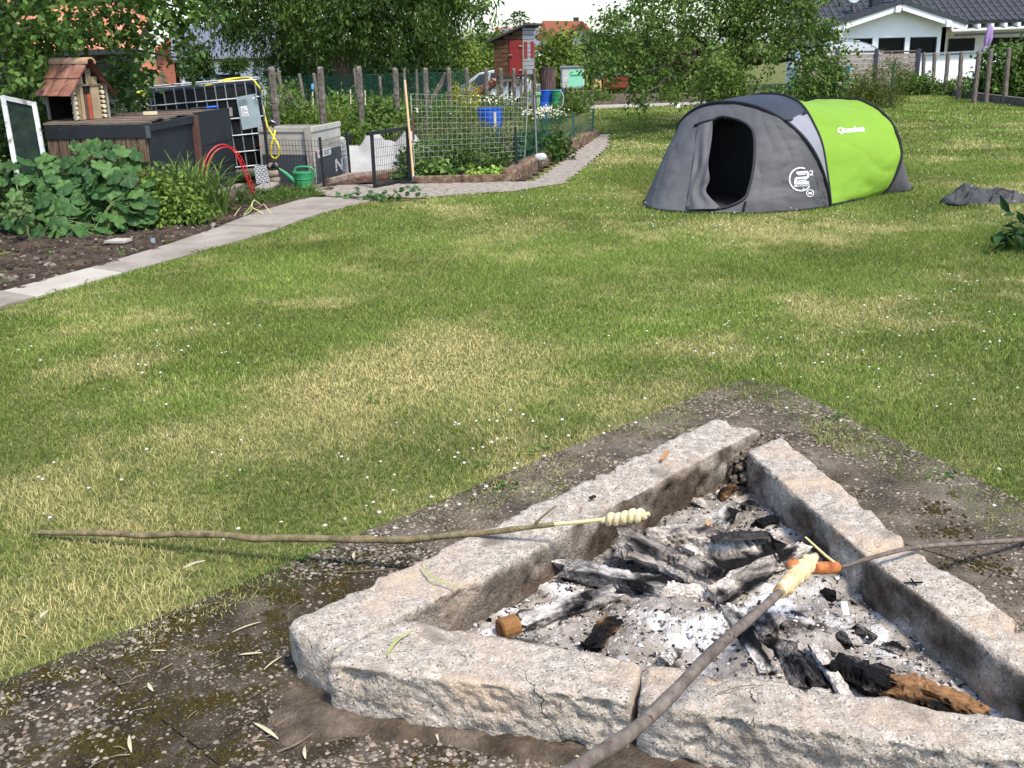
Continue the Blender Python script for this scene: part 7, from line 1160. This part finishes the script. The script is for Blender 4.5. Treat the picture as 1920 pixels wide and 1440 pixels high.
m = MB(); m.tube(smooth_path([G(1776, 382, .03), G(1790, 384, .035), G(1805, 383, .04), G(1815, 378, .06)], 12), .014, 6); m.build('strap', 'tent_black', bg_, smooth=True); m = MB(); m.tube(smooth_path([c+V3(.02, -.02, .03), c+V3(.04, -.03, .10), c+V3(.10, .0, .15), c+V3(.22, .02, .11)], 14), .008, 5); m.build('seam_cord', 'bag_grey', bg_)
# ================= right side =================
rw = thing('base_wall', 'low dark concrete base wall under the posts at the right edge', 'wall', (11.4, 27, 0)); wp = [G(1730, 172), G(1775, 178), G(1835, 190), G(1880, 196), G(1960, 207)]
for i, (a, b) in enumerate(zip(wp, wp[1:])): m = MB(); m.bar(a+V3(0, 0, .06), b+V3(0, 0, .06), .12, .26); m.build('wall_block', mat('dark_conc', [(.07, .055, .045), (.13, .105, .085), (.2, .17, .14)], 9, .95, .6, 40) if i == 0 else 'dark_conc', rw)
rp = [(1733, 98, 1729, 166), (1753, 99, 1748, 168), (1778, 98, 1771, 175), (1803, 97, 1797, 182), (1836, 97, 1826, 191), (1858, 92, 1848, 190), (1892, 89, 1883, 192), (1938, 84, 1928, 203)]
for i, (x0_, y0_, x1_, y1_) in enumerate(rp):
    b = G(x1_, y1_+5); t = at(x0_, y0_, b[1]); cpost(t, b, .09, 'brown post on the right base wall, %s from the wooden fence' % ordn[i], 'posts on the right base wall', material='post_wood')
ww = thing('white_wall', 'long white garden wall in front of the bungalow', 'wall', (16, 33, 0)); Y = 33.; a = at(1720, 104, Y); xs_ = [a[0]+i*1.35 for i in range(7)]; zt_ = a[2]; zb_ = -.4
for i in range(6): m = MB(); x0_, x1_ = xs_[i], xs_[i+1]-.015; z1_ = zt_+i*.035; m.quad4((x0_, Y, zb_), (x1_, Y, zb_), (x1_, Y, z1_), (x0_, Y, z1_), .1); m.build('wall_panel', 'render_white', ww)
m = MB(); m.bar(V3(xs_[0], Y-.02, zt_+.03), V3(xs_[6], Y-.02, zt_+.25), .16, .05); m.build('coping', 'galv', ww)
# woven wooden fence panels
mat('fence_slat', [(.28, .215, .18), (.40, .32, .275), (.48, .40, .35)], 5, .85, .4, 40, stretch=(1.2, 5, 9)); Y = 31.; px0 = [1500, 1572, 1645]; ends = [1570, 1643, 1722]; la = ['panel left of the teal posts', 'panel behind the feathery bush', 'rightmost panel next to the white wall']
for i in range(3):
    xa, xb = at(px0[i], 120, Y)[0], at(ends[i], 120, Y)[0]; zt_ = at(px0[i], 97, Y)[2]; fp_ = thing('wooden_fence_panel', 'brown woven slat fence, ' + la[i], 'fence', (xa, Y, 0), 'wooden fence panels')
    for j in range(8): z = .05+j*.125; m = MB(); m.quad4((xa, Y+.02*(j % 2), z), (xb-.06, Y+.02*(j % 2), z), (xb-.06, Y-.015+.02*(j % 2), z+.115), (xa, Y-.015+.02*(j % 2), z+.115), .015); m.build('slat', 'fence_slat', fp_)
    for j in range(7): z = 1.08+j*(zt_-1.08)/6; m = MB(); m.bar((xa, Y, z), (xb-.06, Y, z), .02, .012 if j < 6 else .03); m.build('lattice_bar', 'fence_slat', fp_)
    for x in np.linspace(xa+.01, xb-.07, 4): m = MB(); m.bar((x, Y-.025, 1.06), (x, Y-.025, zt_), .02, .02, (0, 1, 0)); m.build('lattice_post', 'fence_slat', fp_)
    m = MB(); m.bar((xb-.02, Y-.01, -.1), (xb-.02, Y-.01, zt_+.06), .09, .09, (0, 1, 0)); m.build('fence_post', mat('slate_post', (.045, .043, .06), rough=.6) if i == 0 else 'slate_post', fp_)
mat('teal', [(.01, .12, .11), (.02, .17, .15)], 5, .5)
for i, (x0_, y0_, y1_, Y, lab) in enumerate(((1592, 124, 205, 27, 'teal metal post with wire arms left of the feathery bush'), (1677, 118, 205, 25, 'teal metal post standing in the feathery bush'), (1487, 140, 205, 27, 'teal metal post behind the tent roof'))): t = at(x0_, y0_, Y); lp = thing('line_post', lab, 'post', (t[0], Y, 0), 'teal line posts'); m = MB(); m.tube([V3(t[0]-.02, Y, 0), t], .035, 8); m.build('pole', 'teal', lp); m = MB(); m.bar(t+V3(-.16, 0, -.03), t+V3(.16, 0, -.03), .02, .03); m.build('cross_arm', 'teal', lp)
# parasol, dome
pa_ = thing('closed_parasol', 'closed lilac parasol in front of the bungalow windows', 'parasol', tuple(gp(*at(1851, 120, 40)[:2]))); t = at(1858, 47, 40); b = at(1848, 97, 40); m = MB(); an = np.arange(16)*2*math.pi/16; V = []
for f, r in ((0, .02), (.1, .09), (.5, .13), (.75, .10), (.78, .08), (.95, .17), (1., .15)): p = t+(b-t)*f; rr = r*(1+.22*np.cos(an*5)); V.append(np.stack([p[0]+rr*np.cos(an), p[1]+rr*np.sin(an), np.full(16, p[2])], 1))
m.add(np.concatenate(V), [tuple(r)[::-1] for r in grid_faces(7, 16, True)]); m.build('canopy', mat('lilac', [(.30, .18, .36), (.38, .25, .44)], 5, .8), pa_, smooth=True); m = MB(); m.tube([t+V3(0, 0, .05), t+(b-t)*1.0, V3(b[0]-.05, b[1], g0(b[0], b[1]))], .03, 8); m.build('pole', 'grey_pvc', pa_)
dm = thing('pool_cover', 'pale ribbed dome of a pool cover behind the wooden fence', 'dome', tuple(gp(*at(1590, 130, 42)[:2]))); c = at(1592, 122, 42); m = MB(); u, v = np.meshgrid(np.linspace(0, math.pi, 22), np.linspace(0, 1, 6), indexing='ij'); R_ = 1.45; zc = c[2]-.1; V = np.stack([c[0]+R_*np.cos(u).ravel(), 42+v.ravel()*3, zc+.98*np.sin(u).ravel()], 1); place('shell', V, grid_faces(22, 6), mat('dome', [(.50, .52, .54), (.58, .6, .62)], 3, .25, spec=.5), dm, smooth=True)
for a in np.linspace(.15, math.pi-.15, 8): m = MB(); m.bar(V3(c[0]+R_*1.01*math.cos(a), 41.97, zc+.99*math.sin(a)), V3(c[0]+R_*1.01*math.cos(a), 45, zc+.99*math.sin(a)), .05, .03); m.build('rib', 'white', dm)
m = MB(); V = np.array([(c[0]+R_*math.cos(a), 42.02, zc+.98*math.sin(a)) for a in np.linspace(0, math.pi, 22)]); m.add(V, [tuple(range(22))]); m.build('end_wall', 'dome', dm); m = MB(); m.box((c[0]-.1, 42.6, zc+1.0), (.5, .8, .06)); m.build('top_vent', 'galv', dm)
m = MB(); m.box((c[0], 43.4, (zc+g0(c[0], 43))/2), (2.9, 2.9, zc-g0(c[0], 43))); m.build('pool_wall', 'white', dm)
# apple tree and shrubs
tree('apple_tree', 'old apple tree with low hanging leafy branches behind the tent', 'tree', (4.1, 20.2, 0), 1.7, .14, [B_(1330, -10, 20, 1.5, 1.3, .7), B_(1240, 40, 19, .9, 1, .5), B_(1180, 60, 18.6, .65, .8, .42), B_(1130, 115, 18.2, .50, .6, .30), B_(1180, 140, 18, .45, .6, .26), B_(1205, 175, 17.8, .22, .4, .22), B_(1245, 160, 18.2, .30, .5, .20), B_(1295, 90, 19, .7, .8, .45), B_(1400, 40, 19.5, .9, 1, .5), B_(1450, 20, 19.6, .8, .9, .5), B_(1505, 70, 19, .65, .7, .42), B_(1550, 85, 19, .45, .5, .30), B_(1520, 125, 19.2, .42, .5, .30), B_(1400, 100, 18.6, .5, .6, .25), B_(1440, 70, 19, .5, .6, .3), B_(1380, -60, 20.5, 1.8, 1.5, .7), B_(1480, -40, 20.5, 1.1, 1.2, .6), B_(1160, 95, 18.4, .5, .6, .3), B_(1230, 110, 18.6, .6, .6, .35)],
     1350, 16, .072, .046, (.032, .075, .011), (.16, .24, .042), droop=.3, spread=.13, shell=.45, trunk_top=(4.3, 20.0, 1.35), jit=.25, rnd=True)
shrub('young_fruit_tree', 'young light leaved tree directly behind the tent roof', 'tree', (at(1343, 200, 17)[0], 17, 0), [B_(1345, 150, 17, .36, .4, .26), B_(1320, 175, 17, .25, .3, .16), B_(1370, 160, 17, .30, .3, .20), B_(1350, 120, 17, .25, .3, .18), B_(1395, 165, 17, .2, .3, .14)], 170, 13, .075, .04, (.05, .10, .015), (.19, .27, .05), stems=6, spread=.10)
shrub('young_fruit_tree', 'leafy shrub left of the feathery bush behind the tent', 'tree', (at(1537, 205, 18)[0], 18, 0), [B_(1537, 150, 18, .32, .4, .32), B_(1520, 175, 18, .3, .3, .2), B_(1560, 140, 18, .25, .3, .25), B_(1545, 185, 18, .3, .3, .18)], 190, 13, .075, .04, (.045, .095, .015), (.15, .23, .04), stems=6, spread=.10)
shrub('feathery_bush', 'feathery yellow green bush around the teal post right of the tent', 'bush', (at(1640, 200, 24)[0], 24, 0), [B_(1625, 165, 24, .4, .4, .36), B_(1660, 150, 24, .3, .4, .38), B_(1682, 135, 24, .22, .3, .25), B_(1650, 185, 24, .5, .4, .25), B_(1605, 185, 24, .3, .4, .2)], 330, 14, .10, .016, (.06, .085, .012), (.21, .235, .05), stems=9, spread=.13, droop=-.1)
for x, y, Y, rx, rz, lab in ((1600, 180, 27, .5, .25, 'green undergrowth below the wooden fence'), (1715, 155, 29, .45, .22, 'low leafy bush left of the white wall'), (1750, 168, 29.5, .5, .15, 'weeds at the foot of the white wall'), (1810, 165, 28.5, .7, .25, 'dark leafy weeds along the base wall'), (1470, 185, 24, .5, .25, 'grassy growth behind the dark tent roof')): plant('undergrowth', lab, x, y, Y, rx, .4, rz, 150, 12, .09, .05, (.04, .085, .015), LG, 'undergrowth by the fences', spread=.12)
shrub('climbing_vine', 'climbing vine with big leaves over the posts at the right edge', 'vine', (at(1880, 195, 27)[0], 27, 0), [B_(1872, 115, 26.5, .32, .4, .38), B_(1910, 120, 26.5, .35, .4, .4), B_(1860, 150, 26.5, .4, .4, .3), B_(1900, 165, 26.5, .6, .4, .3), B_(1950, 130, 26.5, .5, .4, .5), B_(1840, 160, 26.6, .3, .3, .18)], 420, 13, .11, .095, (.035, .08, .015), (.16, .25, .05), spread=.13, up=1.)
shrub('dock_plant', 'dark broad leaved plant in the lawn at the right edge', 'plant', tuple(G(1950, 470)), [(G(1950, 470)+V3(0, 0, .10), (.22, .25, .13))], 28, 7, .15, .055, (.018, .05, .012), (.04, .09, .02), stems=4, spread=.08, droop=-.2)
tree('plum_tree', 'plum tree just outside the right edge shading the lawn', 'tree', (5.6, 6.7, 0), 1.9, .07, [((5.2, 6.9, 2.2), (.55, .7, .5)), ((5.7, 6.6, 2.4), (.7, .8, .6)), ((5.0, 6.5, 1.9), (.40, .5, .35)), ((5.1, 7.5, 2.0), (.4, .5, .3))], 330, 14, .09, .05, DG, MG, spread=.14)
# ================= plants of the near left bed =================
def palmate(seed, n=40):
    rg = np.random.default_rng(seed); th = np.linspace(-math.pi*.93, math.pi*.93, n); lob = .78+.22*np.cos(th*2.5*2*.5*2)**2*1.0; r = (.70+.30*np.abs(np.cos(th*2.6))**.8)*(1-.18*np.abs(th)/math.pi)*(1+.05*np.sin(th*23)); V = [(0, 0, 0)]; C = [(.75, .9, .6)]
    for f in (.5, 1.):
        for t, q in zip(th, r): vein = max(0, math.cos(t*2.6))**10; z = .16*f*f*abs(math.sin(t*2.6))*-1+.12*f-.28*f*f*.6+rg.normal(0, .012); V.append((math.sin(t)*q*f, math.cos(t)*q*f+.1, z)); C.append(tuple(np.array([1, 1, 1])*(1+.35*vein*(1-f*.5))))
    Fc = [(0, 1+i, 2+i) for i in range(n-1)]+[(1+i, 1+n+i, 2+n+i, 2+i) for i in range(n-1)]; me = bpy.data.meshes.new('hollyhock_leaf'); me.from_pydata([tuple(v) for v in V], [], [f[::-1] for f in Fc]); base = np.array([(.040, .092, .026), (.065, .14, .038), (.105, .20, .055), (.05, .115, .034), (.08, .155, .036)][seed % 5]); a = me.color_attributes.new('Col', 'FLOAT_COLOR', 'POINT')
    a.data.foreach_set('color', np.c_[np.array(C)*base, np.ones(len(C))].astype(np.float32).ravel()); me.polygons.foreach_set('use_smooth', np.ones(len(me.polygons), bool)); me.materials.append(MATS['leaf']); return me
LM = [palmate(i) for i in range(8)]
def hollyhock(label, base, blobs, n):
    t = thing('hollyhock', label, 'plant', tuple(base), 'big leaved mallow plants'); m = MB(); base = np.array(base, float)
    for i in range(n):
        b = blobs[rng.integers(0, len(blobs))]; d = rng.normal(0, 1, 3); d /= np.linalg.norm(d); d[1] = -abs(d[1])*.9+.1; p = np.array(b[0])+d*np.array(b[1])*rng.uniform(.75, 1.05); p[2] = max(p[2], .06)
        s = rng.uniform(.055, .105); nrm = unit(V3(d[0]*.5+rng.normal(0, .35), d[1]*.55-.35+rng.normal(0, .3), .75+rng.normal(0, .25))); tip = unit(V3(d[0]+rng.normal(0, .5), d[1]-.3+rng.normal(0, .4), -.35)); y = unit(tip-nrm*np.dot(tip, nrm)); x = np.cross(y, nrm)
        o = bpy.data.objects.new('leaf', LM[rng.integers(0, 8)]); col.objects.link(o); o.parent = t; M_ = np.eye(4); M_[:3, :3] = np.stack([x, y, nrm], 1)*s; M_[:3, 3] = p-ORG[t]; o.matrix_local = Matrix(M_.tolist())
        st = base+V3(rng.normal(0, .05), rng.normal(0, .05), rng.uniform(.0, .35)*max(.1, p[2])); m.tube(smooth_path([st, (st+p)/2+V3(0, 0, .05), p], 6), [.005, .0045, .004, .0035, .003, .0025], 4, False)
    m.build('stalks', 'stem_green', t)
hollyhock('big leaved hollyhock plant in front of the wooden compost bin slats', (-3.75, 9.75, 0), [((-3.8, 9.75, .40), (.38, .28, .38)), ((-3.5, 9.6, .30), (.32, .25, .28)), ((-3.95, 9.6, .22), (.35, .25, .22)), ((-3.65, 9.9, .5), (.34, .2, .24))], 190)
hollyhock('big leaved hollyhock plant at the left edge below the window frame', (-4.35, 9.6, 0), [((-4.35, 9.6, .36), (.3, .28, .30)), ((-4.6, 9.7, .3), (.3, .25, .28)), ((-4.2, 9.4, .18), (.25, .22, .18)), ((-4.1, 9.75, .45), (.2, .2, .2))], 120)
hollyhock('low spreading hollyhock leaves at the front of the soil bed', (-3.5, 9.25, 0), [((-3.55, 9.3, .12), (.3, .2, .13)), ((-3.85, 9.2, .08), (.3, .18, .10)), ((-3.3, 9.45, .2), (.18, .18, .16))], 50)
def arching(name, label, base, n, L, wd, ca, cb, cat='grass', spread=.12, lean=(.5, 1.3), group=None):
    base = np.array(base, float); t = thing(name, label, cat, tuple(base), group); a = rng.uniform(0, 6.3, n); l = L*rng.uniform(.6, 1.1, n); e = rng.uniform(*lean, n); k = 7; s = np.linspace(0, 1, k); P = np.zeros((n, k, 3)); b = base+np.stack([rng.normal(0, spread*.5, n), rng.normal(0, spread*.5, n), np.zeros(n)], 1)
    ho = (e*.65)[:, None]*l[:, None]*s**1.5; zz = l[:, None]*(s-.48*e[:, None]*s**2.4); P[:, :, 0] = b[:, :1]+np.cos(a)[:, None]*ho; P[:, :, 1] = b[:, 1:2]+np.sin(a)[:, None]*ho; P[:, :, 2] = np.maximum(b[:, 2:]+zz, .015); w2 = wd*np.array([.7, 1, 1, .95, .8, .5, .08]); X = np.stack([-np.sin(a), np.cos(a), a*0], 1)[:, None]*w2[None, :, None]/2
    V = np.stack([P-X, P+X], 2).reshape(-1, 3); i = (np.arange(n)*2*k)[:, None]+np.arange(k-1)*2; i = i.ravel(); Fc = np.stack([i, i+1, i+3, i+2], 1); u = rng.uniform(0, 1, (n, 1)); c = np.array(ca)*(1-u)+np.array(cb)*u; place('blades', V, Fc, 'leaf', t, C=np.repeat(c, 2*k, 0)); return t
arching('ornamental_grass', 'arching clump of long narrow green leaves in front of the black bin panel', (-3.02, 10.22, .0), 420, .78, .015, (.07, .14, .025), (.19, .28, .06), 'grass', .26)
shrub('lovage_bush', 'bright yellow green leafy herb bush right of the hollyhock', 'bush', (-3.05, 9.75, 0), [((-3.1, 9.78, .20), (.22, .22, .17)), ((-2.95, 9.72, .10), (.24, .18, .11)), ((-3.2, 9.85, .36), (.10, .12, .12)), ((-3.25, 9.55, .10), (.2, .15, .10)), ((-2.95, 9.9, .25), (.1, .1, .1))], 250, 12, .055, .032, (.10, .18, .028), (.25, .345, .07), stems=8, spread=.075, rnd=True)
plant('herb_strip', 'low feathery green herbs in front of the watering can', 560, 372, 11.45, .22, .35, .075, 190, 13, .045, .010, (.06, .13, .02), (.17, .27, .05), 'herbs beside the path', spread=.05, droop=-.6); plant('herb_strip', 'low feathery green herbs left of the watering can', 512, 380, 11.15, .2, .3, .09, 170, 13, .045, .010, (.06, .13, .02), (.17, .27, .05), 'herbs beside the path', spread=.05, droop=-.6)
plant('herb_strip', 'dark feathery herb behind the floppy onions', 460, 380, 10.95, .10, .15, .12, 80, 13, .045, .010, (.04, .09, .02), MG, 'herbs beside the path', spread=.05, droop=-.6); plant('small_plant', 'small round cranesbill plant on the dark soil', 413, 395, 10.5, .10, .09, .05, 60, 11, .035, .03, (.06, .13, .02), (.15, .25, .05), spread=.035, up=1.2); plant('small_plant', 'tiny pale plant in front of the cranesbill', 391, 412, 10.0, .045, .04, .02, 14, 9, .03, .022, (.12, .2, .05), (.2, .3, .08), stems=2, spread=.02, up=1.2)
on_ = thing('onion_plants', 'floppy yellow green onion leaves lying beside the path', 'onions', tuple(G(480, 402)))
for pts, r, c_ in (([(455, 405), (468, 390), (478, 372)], .008, 'onion_green'), ([(452, 408), (470, 395), (474, 380)], .007, 'onion_green'), ([(500, 406), (486, 396), (472, 388), (476, 376), (488, 382)], .007, 'onion_yellow'), ([(508, 404), (490, 400), (470, 399)], .006, 'onion_yellow'), ([(437, 410), (444, 398), (450, 390)], .005, 'onion_yellow'), ([(505, 361), (506, 378), (512, 386), (536, 390), (545, 400)], .006, 'onion_green'), ([(512, 405), (502, 392), (494, 382)], .006, 'onion_yellow')):
    if c_ not in MATS: mat(c_, (.32, .38, .14) if c_ == 'onion_green' else (.52, .47, .20), rough=.6)
    P = []; b = G(*pts[0])
    for i, (x, y) in enumerate(pts): P.append(at(x, y, b[1]+.03*i))
    m = MB(); m.tube(smooth_path(P, 16), np.linspace(r, r*.5, 16), 6); m.build('leaf', c_, on_, smooth=True)
for i, (x, y) in enumerate(((45, 515), (85, 508), (125, 500), (160, 490), (195, 482), (230, 476), (270, 466), (320, 455), (12, 530), (90, 475))): plant('seedling', 'small green seedling in the bare soil, %s of the row from the path side' % ordn[i], x, y, G(x, y)[1], .025, .025, .012, 8, 6, .028, .016, (.10, .2, .04), (.2, .32, .08), 'seedlings in the soil bed', stems=1, spread=.018, up=1.3)
plant('mallow_sprout', 'young stalk with folded leaves at the far left of the soil bed', 32, 390, 8.9, .07, .06, .03, 12, 8, .07, .05, (.10, .16, .05), (.2, .28, .09), stems=1, spread=.05)
m = MB(); c = G(220, 452, .03); m.add([c+V3(-.10, -.03, .01), c+V3(.08, -.06, .01), c+V3(.11, .04, .015), c+V3(-.03, .07, .015)], [(0, 1, 2, 3)]); o = m.build('stone_plate', 'path_pale'); s = o.modifiers.new('t', 'SOLIDIFY'); s.thickness = .02; tag(o, 'pale flat stone lying on the dark soil', 'stone'); m = MB(); m.box(G(287, 452, .03), (.035, .01, .05)); tag(m.build('plant_tag', 'plate_grey'), 'small grey plant tag in the soil beside the path', 'tag')
# cut branch with leaves on the paving
cbn = thing('cut_branch', 'cut leafy branch lying across the end of the path', 'branch', tuple(G(740, 372))); m = MB(); P = smooth_path([G(x, y, .04) for x, y in ((640, 368), (690, 370), (740, 371), (800, 372))], 20); m.tube(P, np.linspace(.004, .009, 20), 6); m.build('stem', 'bark_stick', cbn)
for i in range(75):
    f = rng.uniform(0, 1)**.7; p = P[int(f*19)]+V3(rng.normal(0, .04), rng.normal(0, .05), abs(rng.normal(.02, .03))+(.06 if f > .8 else 0)*rng.uniform(0, 1.6)); s = rng.uniform(.02, .042); nrm = unit(V3(rng.normal(0, .5), rng.normal(-.3, .5), 1)); y = unit(np.cross(nrm, rng.normal(0, 1, 3))); x = np.cross(y, nrm); o = bpy.data.objects.new('leaf', LM[rng.integers(0, 8)]); col.objects.link(o); o.parent = cbn; M_ = np.eye(4); M_[:3, :3] = np.stack([x, y, nrm], 1)*s; M_[:3, 3] = p-ORG[cbn]; o.matrix_local = Matrix(M_.tolist())
# broad leaved weeds along the edges of the lawn
def edge_weeds():
    Ps = []; 
    for a, b in zip(PATHR[1:-1], PATHR[2:]):
        for k in range(int(np.hypot(*(b-a))*7)): p = a+(b-a)*rng.uniform(0, 1); Ps.append((p[0]+rng.normal(.05, .05), p[1]))
    for px_, py_ in ((1000, 855), (930, 925), (1560, 790), (1760, 905), (700, 760), (900, 880), (560, 1060)): q = G(px_, py_); Ps.append((q[0], q[1])); Ps.append((q[0]+.05, q[1]+.04))
    n = len(Ps); k = 9; P = np.repeat(np.array([(x, y, .012) for x, y in Ps]), k, 0)+rng.normal(0, .02, (n*k, 3))*np.array([1, 1, .15]); a = rng.uniform(0, 6.3, n*k); D = np.stack([np.cos(a), np.sin(a), rng.uniform(.1, .9, n*k)], 1); L = rng.uniform(.018, .042, n*k); u = rng.uniform(0, 1, (n*k, 1)); V, Fc, C = leaf_cloud(P, D, L, L*.32, np.array([.06, .13, .02])*(1-u)+np.array([.15, .25, .05])*u, up=1.5); o = place('lawn_weeds', V, Fc, 'leaf', C=C); tag(o, 'broad leaved weeds along the edges of the lawn', 'weeds', kind='stuff')
edge_weeds()
